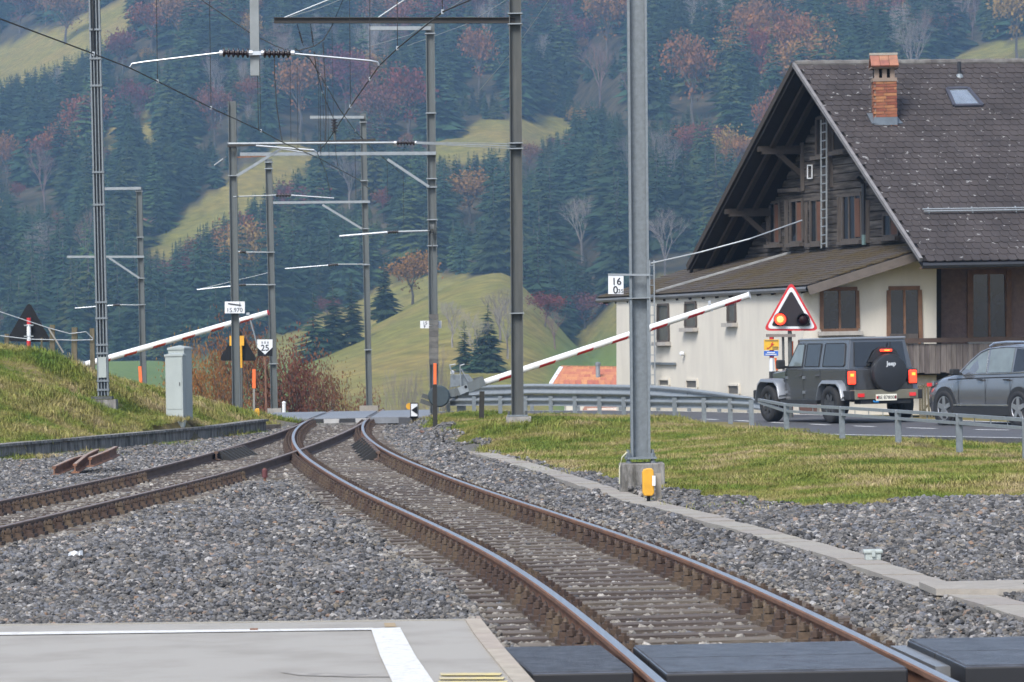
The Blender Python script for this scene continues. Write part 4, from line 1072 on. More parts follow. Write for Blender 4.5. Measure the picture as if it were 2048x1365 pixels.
for (a, b_) in (((594, 48), (607, 93)), ((621, 48), (627, 92))):
    q0, q1 = P(*a, YB), P(*b_, YB)
    mb = MB(); mb.cyl(q0, q1, .007, n=5); insul(mb, q0.lerp(q1, .35), q0.lerp(q1, .85), .022, 7); mb.build('insulator_string', M_ins, mB)
MB().bar(onB(293), P(832, 286, YB-.02), .08, .02).bar(onB(293)+Vector((0, 0, .05)), P(832, 284.5, YB-.02), .08, .012).bar(onB(293)+Vector((0, 0, -.05)), P(832, 287.5, YB-.02), .08, .012).build('lower_bracket', M_galvL, mB)
mb = MB(); insul(mb, P(830, 286, YB), P(792, 286, YB), .055); mb.build('insulator', M_ins, mB, smooth=True)
for u in (788, 829): MB().cyl(P(u, 286, YB), P(u+5, 286, YB), .035, n=8).build('insulator_cap', M_insW, mB)
MB().tube([P(790, 286, YB), P(457, 288, YB)], .026, 8).build('lower_tube', M_galvL, mB, smooth=True)
# jumper cables from the upper beam to the tube
MB().tube([P(549, 112, YB), P(549, 150, YB), P(553, 210, YB), P(560, 258, YB), P(565, 287, YB)], .011, 5).build('jumper_cable', M_wire, mB)
MB().tube([P(646, 85, YB), P(650, 160, YB), P(652, 230, YB), P(651, 287, YB)], .011, 5).build('jumper_cable', M_wire, mB)
# ---------- generic smaller masts
def small_mast(label, Y, base, top, w, m, plinth=True):
    t = thing('catenary_mast', label, 'mast', P(*base, Y), 'catenary masts')
    b_, tt = P(*base, Y), P(*top, Y)
    if b_.z > gz(b_.x, b_.y): b0_ = Vector((b_.x, b_.y, gz(b_.x, b_.y)-.05))
    else: b0_ = b_
    hbeam(b0_, tt, w, w, w*.09, w*.06).build('post', m, t)
    if plinth: MB().box((b0_.x, b0_.y, min(b_.z, b0_.z+.1)), (.45, .45, .3)).build('plinth', M_conc, t)
    return t, (lambda v: b_.lerp(tt, (base[1]-v)/(base[1]-top[1])))
def arm(t, a, b_, Y, th, m, name='arm'): MB().bar(P(*a, Y), P(*b_, Y), th, th).build(name, m, t)
def steady(t, mastp, ins, tip, Y, m=M_alu, r=.02):
    """tube - insulator - tube registration arm"""
    (u0, v0), (u1, v1) = ins
    MB().tube([mastp, P(u0, v0, Y)], r, 6).build('arm_tube', M_galvL, t)
    mb = MB(); insul(mb, P(u0, v0, Y), P(u1, v1, Y), .055, 5); mb.build('insulator', M_ins, t)
    MB().tube([P(u1, v1, Y), P(*tip, Y)], r, 6).build('steady_arm', m, t)
YF = 100.0
mF, onF = small_mast('plain grey mast left of the track carrying the kilometre 15.970 board', YF, (473, 820), (464, 203), .205, M_galvm, False)
MB().bar(P(455, 292, YF-.2), P(751, 280, YF-.2), .1, .06).build('channel_arm', mat('beam_brown', (0, 0, 0)), mF)
arm(mF, (562, 298), (474, 352), YF-.15, .07, M_galvL, 'strut')
for v in (287, 352): band(mF, onF(v), .205, .025)
MB().tube([P(512, 292, YF-.3), P(628, 301, YF-.3), P(633, 306, YF-.3)], .028, 6).build('steady_arm', M_alu, mF)
MB().tube([P(560, 298, YF-.3), P(612, 306, YF-.3), P(618, 311, YF-.3)], .022, 6).build('steady_arm', M_alu, mF)
steady(mF, onF(394), ((552, 391), (582, 391)), (668, 397), YF)
YD = 103.0
mD, onD = small_mast('tall anchor mast with a stack of counterweights right of the crossing', YD, (869, 845), (860, 48), .24, M_galvm, False)
for a, b_, th in (((738, 57), (862, 57), .1), ((480, 309), (872, 307), .09)): arm(mD, a, b_, YD-.14, th, M_galvL, 'cross_arm')
arm(mD, (775, 319), (858, 374), YD-.14, .07, M_galvL, 'strut')
for v in (68, 227, 307, 358, 375, 440, 492): band(mD, onD(v), .24, .03)
steady(mD, onD(462), ((797, 464), (775, 465)), (679, 473), YD, r=.03)
MB().lathe(onD(458)+Vector((0, -.25, 0)), (1, 0, 0), [(.02, -.06), (.14, -.06), (.11, 0), (.14, .06), (.02, .06)], 16).build('tension_wheel', M_dark, mD)
MB().tube([onD(458)+Vector((0, -.38, 0)), P(866, 630, YD-.38)], .012, 5).build('tension_cable', M_dark, mD)
M_wt = mat('concrete_weight', (.15, .14, .125), col2=(.08, .08, .075), rough=.95, scale=5, rnd=.2)
for i in range(9):
    va, vb = 629 + i*11.2, 629 + i*11.2 + 10.6
    pa, pb_ = P(867.5, va, YD-.38), P(867.5, vb, YD-.38)
    MB().box((pa+pb_)/2, (.25, .22, (pa-pb_).length)).build('weight', M_wt, mD)
YE = 125.0
mE, onE = small_mast('slim grey mast directly behind the level crossing deck', YE, (739, 822), (726, 228), .2, M_galvm)
for a, b_, th in (((620, 235), (728, 235), .09), ((540, 406), (740, 404), .08)): arm(mE, a, b_, YE-.12, th, M_galvL, 'cross_arm')
arm(mE, (645, 410), (724, 458), YE-.12, .07, M_galvL, 'strut')
for v in (245, 362, 405, 458, 530, 700): band(mE, onE(v), .2, .03)
steady(mE, onE(529), ((676, 529), (656, 531)), (570, 538), YE)
mb = MB(); q = P(738, 818, YE-.3); mb.box(q, (.6, .5, .2)); mb.build('footing', M_concL, mE)
YG = 118.0
mG, onG = small_mast('slim grey mast just right of the speed board', YG, (549, 826), (537, 318), .21, M_galvm)
MB().bar(P(540, 312, YG), P(474, 315, YG), .05, .05).build('rusty_arm', M_rustP, mG)
MB().tube([P(446, 318, YG), P(428, 331, YG)], .02, 5).build('steady_arm', M_wireL, mG)
for v in (325, 338, 505, 570, 728): band(mG, onG(v), .21, .03)
steady(mG, onG(505), ((492, 505), (480, 504)), (470, 503), YG)
steady(mG, onG(570), ((492, 570), (478, 571)), (394, 580), YG)
YH = 139.0
mH, onH = small_mast('slim grey mast behind the grass bank beside the lattice mast', YH, (289, 790), (278, 375), .215, M_galvm)
for a, b_, th in (((205, 378), (282, 377), .1), ((134, 514), (288, 514), .08)): arm(mH, a, b_, YH-.12, th, M_galvL, 'cross_arm')
arm(mH, (218, 516), (279, 557), YH-.12, .07, M_galvL, 'strut')
for v in (383, 475, 514, 557, 610): band(mH, onH(v), .215, .03)
steady(mH, onH(611), ((240, 610), (226, 611)), (150, 617), YH)
# ---------- overhead wires
def wire(name, label, pts, r, m, drop=(), zmsg=None, dr=.005):
    p = [P(*q) for q in pts]; t = thing(name, label, 'wire', p[0])
    MB().tube(p, r, 6).build('strand', m, t)
    for (u, v, Y, dz) in drop:
        a = P(u, v, Y); MB().cyl(a, a + Vector((random.uniform(-.03, .03), 0, dz)), dr, n=4).build('dropper', m, t)
        MB().box(a, (.03, .03, .05)).build('clamp', M_wireL, t)
    return t
def zc(u, v, z): r = ray(u, v); return (z - CH)/r.z
def cw(uv, z): return [(u, v, zc(u, v, z)) for u, v in uv]
zw = 5.45
lw = cw([(-60, 11), (0, 38), (187, 108), (259, 136), (315, 163), (422, 216), (522, 262), (565, 285)], zw) + [(640, 318, 80), (682, 341, 88), (714, 358, 97), (748, 386, 110)]
wire('contact_wire', 'dark overhead wire falling from the upper left edge towards the crossing', lw, .0085, M_wire,
     [(u, v, zc(u, v, zw), 1.6) for u, v in ((187, 108), (315, 163), (422, 216), (522, 262))])
rw_ = cw([(1000, -42), (941, 0), (885, 24), (795, 97), (758, 132), (740, 158), (701, 213), (652, 287)], zw) + [(634, 306, 80), (640, 318, 88), (652, 345, 100), (662, 392, 115)]
wire('contact_wire', 'dark overhead wire falling from the top right of centre towards the crossing', rw_, .0085, M_wire,
     [(u, v, zc(u, v, zw), 1.7) for u, v in ((885, 24), (795, 97), (740, 158), (701, 213))])
wire('catenary_wire', 'dark sagging cable hung under the long upper beam', [(380, -20, 76), (408, 4, 76), (498, 65, 76), (550, 92, 76), (575, 101, 76), (600, 101, 76), (630, 92, 76), (647, 80, 76), (664, 52, 76), (690, -10, 76)], .012, M_wire)
knot = wire('catenary_wire', 'thin dark cable running from the beam down behind the slim mast', [(590, 97, 77), (620, 118, 79), (640, 150, 82), (680, 220, 90), (710, 262, 97), (745, 298, 105), (800, 345, 120)], .010, M_wire,
     [(655, 175, 85, -1.6), (710, 262, 97, -.9), (640, 150, 82, -1.7)])
wire('catenary_wire', 'thin dark cable dropping from the crossed wires towards the tracks', [(628, 104, 78), (632, 135, 80), (645, 185, 84), (655, 210, 90), (668, 240, 96)], .010, M_wire, [(645, 185, 84, -1.3)])
t = wire('insulator_hanger', 'vertical ribbed brown insulator hanging among the crossed wires', [(664, 60, 96), (667, 235, 96)], .006, M_wire)
mb = MB(); insul(mb, P(668, 238, 96), P(669, 266, 96), .085, 5); mb.build('insulator', M_ins, t)
MB().cyl(P(669, 266, 96), P(670, 282, 96), .03, n=8).build('end_cap', M_dark, t); MB().tube([P(670, 282, 96), P(672, 310, 96), P(676, 335, 96)], .008, 5).build('tail', M_wire, t)
t['category'] = 'insulator'
for lab, pts in (('pale thin line rising right from the slim cross arm towards the top edge', [(736, 94, 103), (820, 70, 95), (880, 30, 90), (940, -10, 85)]),
                 ('pale thin line crossing behind the dark mast to the top edge', [(815, 92, 110), (930, 50, 100), (1005, 5, 92), (1040, -20, 88)]),
                 ('faint thin line rising right of the dark mast', [(960, 180, 130), (1020, 110, 118), (1060, 55, 110), (1105, -10, 102)]),
                 ('pale thin rod rising left above the long upper beam', [(580, 34, 90), (640, 16, 88), (700, -8, 86)]),
                 ('faint thin line through the left cross arms', [(394, 580, 118), (470, 562, 118), (540, 545, 118)])):
    wire('stay_wire', lab, pts, .007, M_wireL)
for k, (u, va, vb, Y) in enumerate(((580, 120, 290, 88), (594, 130, 300, 92), (636, 110, 300, 95), (640, 180, 320, 99), (710, 300, 400, 105), (774, 320, 400, 108), (806, 330, 470, 108), (515, 150, 262, 62))):
    a, b_ = P(u, va, Y), P(u+2, vb, Y)
    MB().cyl(a, b_, .006, n=4).build('dropper', M_wire, knot)
o = MB().tube([P(1302, 527, 95), P(1400, 505, 94.5), P(1500, 478, 94.5), P(1604, 441, 95.5)], .018, 6).build('house_cable', M_wireL); tag(o, 'pale cable rising from the wall ladder to the dark gable', 'cable')
# ---------- boards and signs
def board(name, label, cat, uv, Y, m, th=.02, root=None):
    t = root or thing(name, label, cat, P(sum(p[0] for p in uv)/len(uv), max(p[1] for p in uv), Y))
    mb = MB(); mb.prism(ipoly(uv, Y), (0, th, 0)); mb.build('plate', m, t); return t
def letters(t, txt, u, v, Y, hpx, m=None, bold=.0):
    text_mb(txt, P(u, v, Y), (1, 0, 0), (0, 0, 1), hpx*Y/FPX, .006, bold=bold).build('lettering', m or M_letter, t)
def rect(u0, v0, u1, v1): return [(u0, v0), (u1, v0), (u1, v1), (u0, v1)]
t = board('kilometre_board', 'white kilometre board 16 / 0 35 fixed to the thick near mast', 'sign', rect(1216.5, 551.5, 1247, 588.5), YA-.15, M_signW)
letters(t, '16', 1233, 563, YA-.15, 14.5, bold=.012); letters(t, '0', 1231, 580, YA-.15, 15.5, bold=.012); letters(t, '35', 1241.5, 582.5, YA-.15, 8)
MB().bar(P(1216, 549.5, YA-.14), P(1299, 550.5, YA-.14), .03, .026).build('bracket', M_galvL, t)
t = board('kilometre_board', 'white board 15.970 with a slanted black bar on the plain left mast', 'sign', rect(449.5, 603.5, 489.5, 627), YF-.2, M_signW)
letters(t, '15.970', 469, 620.5, YF-.2, 8.5); MB().bar(P(456, 607.5, YF-.21), P(482, 611, YF-.21), .012, .03).bar(P(479.5, 605, YF-.21), P(480, 614, YF-.21), .01, .012).build('gradient_bar', M_letter, t)
t = board('kilometre_board', 'small white board 15 / 9 half hidden behind the counterweights', 'sign', rect(840.5, 642, 883, 657), YD-.18, M_signW)
letters(t, '15', 850, 646.5, YD-.18, 6.5, bold=.01); letters(t, '9', 849, 653.5, YD-.18, 6, bold=.01)
t = board('speed_board', 'white pointed speed board 25 on a black plate', 'sign', rect(515, 680, 545, 712.5), 108, M_black)
MB().prism(ipoly([(514.5, 679.5), (545, 679.5), (545, 695), (530, 709.5), (514.5, 695)], 107.98), (0, .015, 0)).build('white_face', M_signW, t)
letters(t, '25', 530, 696, 107.98, 12.5, bold=.015); letters(t, '8 8 8', 530, 685.5, 107.98, 5)
g = gz(P(530, 0, 108).x, 108); MB().cyl(P(530.5, 712, 108.04), Vector((P(530.5, 712, 108).x, 108.04, g)), .03, n=8).build('post', M_rustP, t)
def rtri(a, b_, c, r=.10, n=5):
    """rounded triangle outline in picture units"""
    out = []
    T = [np.array(a, float), np.array(b_, float), np.array(c, float)]
    for i in range(3):
        p, q, s = T[i], T[(i-1) % 3], T[(i+1) % 3]
        p0, p1 = p + (q-p)*r, p + (s-p)*r
        for k in range(n+1):
            w = k/n; out.append(tuple((1-w)**2*p0 + 2*w*(1-w)*p + w*w*p1))
    return out
def shrink(tri, f):
    c = np.mean(np.array(tri, float), 0); return [tuple(c + (np.array(p)-c)*f) for p in tri]
# back of the left flashing light triangle
t = thing('warning_light_board', 'black back of a triangular warning light on a red and white post, at the left', 'signal', P(58, 720, 106))
MB().prism(ipoly(rtri((58, 603), (12, 683), (103, 685), .13), 106), (0, .08, 0)).build('board', M_black, t)
for v0, v1, m in ((636, 649, M_red), (649, 682, M_signW), (682, 740, M_red)): MB().cyl(P(57.5, v0, 105.88), P(58, v1, 105.88), .058, n=10).build('post_band', m, t)
for v in (651, 673): MB().box(P(57.5, v, 105.85), (.26, .05, .035)).build('clamp', M_galvL, t)
# back of the middle one
t = thing('warning_light_board', 'black back of a triangular warning light behind the plain left mast', 'signal', P(477, 740, 117))
MB().prism(ipoly(rtri((477, 656), (437, 722), (515, 722), .13), 117), (0, .08, 0)).build('board', M_black, t)
MB().prism(ipoly(rect(459, 672, 488, 692), 116.9), (0, .03, 0)).build('bracket', M_yelB, t); MB().cyl(P(482, 690, 116.88), P(483, 736, 116.88), .035, n=8).build('post', M_yelB, t); MB().cyl(P(483, 736, 116.88), P(483.5, 830, 116.88), .035, n=8).build('lower_post', M_dark, t)
# the lit triangle facing us
YT = 88.5
t = thing('warning_light', 'red framed triangular crossing signal with its left lamp lit red', 'signal', P(1580, 800, YT))
tri = [(1582.5, 562), (1526, 662), (1639, 662)]
MB().prism(ipoly(rtri(*tri, .13), YT), (0, .06, 0)).build('red_frame', M_red, t)
MB().prism(ipoly(rtri(*shrink(tri, .88), .12), YT-.012), (0, .03, 0)).build('white_frame', M_signW, t)
MB().prism(ipoly(rtri(*shrink(tri, .72), .10), YT-.022), (0, .03, 0)).build('black_face', mat('signal_black', (.02, .012, .014), rough=.35), t)
M_lamp = mat('lit_red_lamp', (.8, .1, .03), emit=(1.0, .03, .012), estr=2.2); M_lampc = mat('lit_lamp_core', (.9, .6, .2), emit=(1.0, .38, .03), estr=1.1)
for u, v, m1, m2_ in ((1560.5, 639, M_lamp, M_lampc), (1606, 640, mat('dark_lens', (.02, .004, .005), rough=.5, spec=.2), mat('dark_lens', (0, 0, 0)))):
    MB().lathe(P(u, v, YT-.03), (0, -1, 0), [(.001, .045), (.08, .035), (.125, .0), (.13, -.01)], 20).build('lamp', m1, t, smooth=True)
    MB().lathe(P(u, v, YT-.065), (0, -1, 0), [(.001, .018), (.06, .008), (.075, .0)], 16).build('lens', m2_, t, smooth=True)
    MB().lathe(P(u, v, YT-.02), (0, -1, 0), [(.135, 0), (.155, 0), (.155, .09), (.145, .09), (.135, 0)], 20).build('hood', M_black, t)
for u in (1579.5,): MB().cyl(P(u, 660, YT+.09), Vector((P(u, 660, YT).x, YT+.09, -.1)), .05, n=10).build('post', M_dark, t)
MB().cyl(P(1566, 672, YT+.09), Vector((P(1566, 660, YT).x, YT+.09, -.1)), .03, n=8).build('side_post', M_dark, t)
MB().bar(P(1532, 671.5, YT-.02), P(1591, 671.5, YT-.02), .08, .07).build('cross_bar', mat('grey_brown_bar', (.20, .17, .15)), t)
# warning plates beside it
t = board('warning_plate', 'yellow plate with a red lightning bolt hanging under the crossing signal bar', 'sign', rect(1528, 679.5, 1558, 700.5), YT-.1, mat('plate_yellow', (.72, .42, .03), rough=.5, scale=9, var=.08))
MB().prism(ipoly([(1546, 684), (1541, 689), (1544, 689.5), (1536, 697), (1534.5, 695), (1533.5, 698.5), (1537.5, 698), (1536.8, 697.5), (1548.5, 688.5), (1545, 688)], YT-.112), (0, .008, 0)).build('lightning_bolt', M_red, t)
for v, ua, ub in ((681.8, 1530, 1556), (694.5, 1545, 1556.5), (698, 1545, 1556.5)): MB().prism(ipoly(rect(ua, v-.7, ub, v+.7), YT-.110), (0, .006, 0)).build('print_line', M_dark, t)
t = board('instruction_plate', 'blue plate with two white print lines under the yellow warning plate', 'sign', rect(1528, 702.5, 1556.5, 712), YT-.1, mat('plate_blue', (.03, .14, .52), rough=.5))
for v, ua, ub in ((705.5, 1534, 1550), (709, 1531, 1553)): MB().prism(ipoly(rect(ua, v-.8, ub, v+.8), YT-.110), (0, .006, 0)).build('print_line', M_signW, t)
t = thing('barrier_post', 'red and white post carrying the yellow and blue plates', 'post', P(1543, 790, YT))
for v0, v1, m in ((674, 716, M_red), (716, 757, M_signW), (757, 775, M_red), (775, 830, M_signW)): MB().cyl(P(1543, v0, YT), P(1543.5, v1, YT), .055, n=10).build('post_band', m, t)
def marker(label, u, v0, v1, vb, Y, w, mlow, lean=0.0):
    q = P(u, vb, Y); t = thing('marker_post', label, 'marker post', q)
    MB().bar(P(u+lean*(vb-v0), v0, Y), P(u+lean*(vb-v1), v1, Y), w, .04).build('orange_top', M_orange, t)
    MB().bar(P(u+lean*(vb-v1), v1, Y+.005), Vector((q.x, Y+.005, min(q.z, gz(q.x, Y)))), w*.62, .03).build('stake', mlow, t); return t
marker('orange topped snow stake left of the points beside the yellow box', 508, 739, 777, 848, 98, .085, mat('grey_stake', (.26, .25, .23)))
marker('orange marker leaning against the slim mast behind the grass bank', 283, 733, 766, 790, 120, .10, M_wood, -.06)
marker('orange marker on a dark stake below the counterweights', 870, 727, 769, 850, 92.5, .075, M_dark)
marker('narrow orange marker beside the crossing signal posts', 1584.5, 683, 742, 800, 88.8, .05, M_orange)
marker('slanted orange flag strip below the blue plate', 1561, 716, 741, 800, 89.3, .05, M_wood, -.12)
for lab, u0, v0, u1, v1, Y in (('dark wooden stake below the counterweights at the edge of the ballast', 869.5, 770, 870.5, 862, 88), ('dark wooden stake standing in the grass left of the dark mast', 964, 783, 963, 868, 79)):
    q = P(u1, v1, Y); o = MB().bar(P(u0, v0, Y), Vector((q.x, Y, gz(q.x, Y)-.1)), .105, .08).build('wooden_stake', mat('dark_stake', (.03, .027, .022), rough=.9, scale=8)); tag(o, lab, 'stake')
# yellow track boxes
def ybox(label, u, v0, v1, vb, Y, w, postu, postw):
    q = P(u, vb, Y); t = thing('track_box', label, 'box', q)
    p0, p1 = P(u, v0, Y), P(u, v1, Y); h = p0.z - p1.z
    prof = [(-.36, 0), (-.5, .12), (-.5, .86), (-.38, .97), (-.1, 1.0), (.3, 1.0), (.45, .93), (.5, .5), (.47, .1), (.3, 0)]
    mb = MB(); mb.prism([Vector((p1.x + a*w, Y-.06, p1.z + b_*h)) for a, b_ in prof], (0, .12, 0)); mb.build('housing', M_yelB, t, bevel=.012)
    MB().cyl(p1 + Vector((0, 0, .02)), Vector((q.x, Y, gz(q.x, Y)-.05)), .022, n=8).build('cable', M_black, t)
    pp = P(postu, v0+10, Y+.08); MB().bar(pp, Vector((pp.x, Y+.08, gz(pp.x, Y)-.15)), postw, .05).build('stake', M_concL, t)
    return t
t = ybox('yellow track box on a concrete stake in front of the thick near mast', 1297, 937, 992, 1005, 45.6, .145, 1316, .07)
MB().prism(ipoly(rect(1304.5, 952, 1311, 972), 45.5), (0, .02, 0)).build('white_label', M_signW, t)
ybox('small yellow track box at the foot of the orange snow stake', 515, 817, 842, 846, 97.6, .125, 507, .01)
# point indicator lantern
t = thing('point_indicator', 'white and black point indicator lantern right of the crossing', 'lantern', P(828, 850, 92.5))
MB().prism(ipoly(rect(820.5, 806, 836.5, 834.5), 92.5), (0, .18, 0)).build('housing', M_black, t)
MB().prism(ipoly(rect(822, 808, 835, 833), 92.49), (0, .006, 0)).build('white_face', M_signW, t)
MB().prism(ipoly([(822.5, 820.5), (834.5, 812.5), (834.5, 829)], 92.48), (0, .006, 0)).build('arrow', M_black, t)
q = P(828, 834, 92.55); MB().lathe(q, (0, 0, -1), [(.12, 0), (.05, .06), (.035, .1), (.035, .2), (.07, .26), (.07, .30)], 12).build('stem', M_black, t)
MB().lathe(P(818.5, 813, 92.62), (0, -1, 0), [(.001, .01), (.08, .01), (.08, 0)], 14).build('yellow_disc', M_yelB, t)
# ---------- barriers
def boom(t, a, b_, r0, r1, stripes, mred=M_red):
    a, b_ = Vector(a), Vector(b_); d = (b_-a); L_ = d.length; d.normalize()
    MB().cyl(a, b_, r0, r1, n=16).build('boom', M_white, t, smooth=True)
    up = Vector((0, 0, 1)); x = d.cross(up).normalized(); y = x.cross(d)
    for s0, s1 in stripes:
        rows = []
        for k in range(9):
            an = math.radians(-172 + k*19)                      # lower and front half
            rr = (r0 + (r1-r0)*s0/L_)*1.025; dirn = -x*math.cos(an)*-1 + y*math.sin(an)
            if dirn.y > 0 and False: pass
            sh = .10*(k-4)/4
            rows.append([a + d*(s0+sh) + dirn*rr, a + d*(s1+sh) + dirn*rr])
        MB().quadgrid(rows).build('red_stripe', mred, t, smooth='full')
def stripes_px(a, b_, us, half):
    out = []
    for u in us:
        t = (u-a[0])/(b_[0]-a[0]); out.append(t)
    return out
YR = 92.0
t = thing('barrier', 'right hand red and white barrier boom half raised with its grey drive', 'barrier', P(922, 840, YR))
a, b_ = P(962, 768, YR), P(1498, 591, YR-2.0); Lb = (b_-a).length
cs = [(u-962)/(1498-962.0)*Lb for u in (1010, 1092, 1168, 1238, 1316, 1389, 1461)]
boom(t, a, b_, .085, .075, [(c-.21, c+.21) for c in cs])
MB().cyl(b_, b_ + (b_-a).normalized()*.02, .086, n=14).build('end_cap', M_signW, t)
MB().box(P(1419, 606, YR-1.75), (.06, .06, .1)).build('tip_lamp', M_insW, t); MB().box(P(1424, 618, YR-1.75), (.05, .05, .12)).build('hanger', M_galvL, t)
MB().prism(ipoly([(901, 750), (936, 749), (946, 760), (944, 768), (900, 776)], YR-.15), (0, .45, 0)).build('drive_housing', M_galv, t, bevel=.01)
MB().prism(ipoly([(884, 783), (917, 775), (966, 753), (972, 771), (928, 790), (892, 797)], YR-.24), (0, .06, 0)).build('arm_plate', M_galvm, t)
MB().prism(ipoly([(884, 783), (917, 775), (966, 753), (972, 771), (928, 790), (892, 797)], YR+.34), (0, .06, 0)).build('arm_plate', M_galv, t)
MB().prism(ipoly([(915, 776), (934, 769), (938, 783), (921, 790)], YR-.27), (0, .03, 0)).build('cover_plate', M_galvL, t)
MB().lathe(P(931.5, 774, YR-.28), (0, -1, 0), [(.001, 0.004), (.036, .004), (.036, 0)], 12).build('pivot_hole', M_black, t)
MB().prism(ipoly([(945, 757), (965, 753), (966, 760), (948, 762)], YR-.1), (0, .3, 0)).build('boom_socket', M_dark, t)
for dy in (-.30, .30):
    MB().lathe(P(878, 793, YR+dy), (0, -1, 0), [(.001, .05), (.235, .05), (.265, .02), (.265, -.05), (.001, -.05)], 24).build('counterweight', mat('weight_slate', (.05, .07, .08), rough=.5, metal=.2), t)
for u, v in ((856, 795), (853, 806)): MB().box(P(u, v, YR+.1), (.30, .35, .10), Matrix.Rotation(.35, 3, 'Y')).build('counterweight_slab', M_dark, t)
gR = gz(P(922, 0, YR).x, YR)
q = P(922.5, 796, YR); MB().box((q.x, YR+.05, (q.z+gR-.1)/2), (.22, .22, q.z-gR+.1)).build('pedestal', M_galv, t)
MB().prism(ipoly([(913, 790), (938, 785), (936, 797), (910, 799)], YR-.15), (0, .4, 0)).build('pedestal_head', mat('head_taupe', (.20, .19, .17)), t)
for (p0, p1) in (((905, 750), (899, 730)), ((899, 731), (911, 729)), ((922, 776), (920, 731)), ((920, 732), (929, 729)), ((936, 763), (922, 738))):
    MB().cyl(P(*p0, YR-.25), P(*p1, YR-.25), .016, n=6).build('hand_lever', M_galvL, t)
MB().lathe(P(905, 748, YR-.1), (0, 0, 1), [(.05, 0), (.05, .05), (.02, .08), (.001, .085)], 10).build('white_knob', M_signW, t)
YL = 104.0
t = thing('barrier', 'left hand red and white barrier boom half raised behind the grass bank', 'barrier', P(150, 760, YL))
a, b_ = P(160, 733, YL), P(536, 626, YL-1.5); Lb = (b_-a).length
boom(t, a, b_, .09, .075, [((u-160)/376*Lb-.19, (u-160)/376*Lb+.19) for u in (205, 258, 316, 374, 432, 489)], mat('barrier_orange_red', (.58, .07, .03), rough=.5))
MB().cyl(b_, b_ + (b_-a).normalized()*.03, .07, n=12).build('end_cap', M_red, t)
MB().cyl(P(499, 634, YL-1.4), P(514, 690, YL-1.4), .022, n=6).build('prop_rod', M_galvL, t)
MB().box(P(496, 628, YL-1.4), (.08, .06, .06)).build('tip_lamp', M_insW, t)
MB().prism(ipoly([(120, 735), (168, 722), (172, 738), (150, 760), (120, 760)], YL-.2), (0, .5, 0)).build('drive_housing', M_galvL, t)
q = P(145, 755, YL); MB().box((q.x, YL, (q.z+gz(q.x, YL))/2-.1), (.25, .25, q.z-gz(q.x, YL)+.3)).build('pedestal', M_galv, t)
# ---------- cabinets
def cabinet(label, u0, u1, v0, v1, Y, d, rz):
    p0, p1 = P(u0, v0, Y), P(u1, v1, Y); w = p1.x-p0.x; h = p0.z-p1.z; t = thing('cabinet', label, 'cabinet', ((p0.x+p1.x)/2, Y, p1.z))
    c = Vector(((p0.x+p1.x)/2, Y, p1.z)); R = Matrix.Rotation(rz, 3, 'Z')
    MB().box(c + Vector((0, 0, h*.48-.15)), (w*.93, d, h*.95+.3), R).build('housing', M_cab, t, bevel=.008)
    mb = MB(); z = h*.955
    pts = [R @ Vector((x, y, 0)) for x, y in ((-w/2, -d*.54), (w/2, -d*.54), (w/2, d*.54), (-w/2, d*.54))]
    mb.prism([c + p + Vector((0, 0, z)) for p in pts], (0, 0, h*.03)); apex = c + Vector((0, 0, z + h*.065))
    tops = [c + p + Vector((0, 0, z+h*.031)) for p in pts]
    for i in range(4): mb.poly([tops[i], tops[(i+1) % 4], apex])
    mb.build('cap', M_cab, t)
    f = R @ Vector((0, -d/2-.004, 0)); MB().box(c + f + Vector((0, 0, h*.5)), (w*.80, .008, h*.82), R).build('door', M_cab, t)
    f2 = R @ Vector((w*.30, -d/2-.012, 0)); MB().box(c + f2 + Vector((0, 0, h*.5)), (.02, .02, .08), R).build('handle', M_dark, t)
    return t
cabinet('pale green grey cabinet, the taller rear one of a pair on the left bank', 341, 381, 694, 833, 86.0, .42, -.35)
cabinet('pale green grey cabinet, the lower front one of a pair on the left bank', 332, 372, 708, 829, 84.9, .40, -.12)
# ---------- wire fence on the bank
t = thing('bank_fence', 'old wooden post and wire fence on top of the left grass bank', 'fence', P(148, 725, 90))
for u, v0, v1, w in ((104, 650, 708, .12), (148, 655, 730, .13), (185, 657, 735, .11), (83, 676, 712, .045), (12, 668, 705, .1)):
    q = P(u, v1, 90); MB().bar(P(u+random.uniform(-2, 2), v0, 90), Vector((q.x, 90, min(q.z, gz(q.x, 90))-.15)), w, w*.9).build('post', M_wood, t)
for pts in ([(-80, 612), (0, 624), (96, 656), (140, 668), (172, 664), (186, 678)], [(-80, 662), (0, 672), (60, 679), (148, 681), (186, 680)]):
    MB().tube([P(u, v, 89.9) for u, v in pts], .011, 5).build('wire', M_wireL, t)
MB().tube([P(97, 657, 89.85), P(127, 706, 89.85)], .02, 5).build('stay', mat('stay_wood', (.30, .28, .24)), t)
# ---------- guard rails
def wbeam_rows(path, ztop, h, depth=.07):
    path = [Vector(p) for p in path]; prof = [(0, 0), (.35, -.02), (1, -.10), (1, -.26), (.25, -.38), (0, -.5), (.25, -.62), (1, -.74), (1, -.9), (.35, -.98), (0, -1)]
    rows = []
    for i, p in enumerate(path):
        d = path[min(i+1, len(path)-1)]-path[max(i-1, 0)]; d.z = 0; d.normalize(); nx = Vector((-d.y, d.x, 0))
        zt = ztop[i] if isinstance(ztop, (list, tuple)) else ztop
        rows.append([Vector((p.x, p.y, zt)) + nx*(a*depth) + Vector((0, 0, b_*h)) for a, b_ in prof])
    return rows
def resample(pts, step):
    pts = [Vector((p[0], p[1], p[2] if len(p) > 2 else 0)) for p in pts]; out = [pts[0]]; acc = 0
    for a, b_ in zip(pts[:-1], pts[1:]):
        L_ = (b_-a).length; s = step-acc
        while s < L_: out.append(a.lerp(b_, s/L_)); s += step
        acc = (acc + L_) % step
    return out
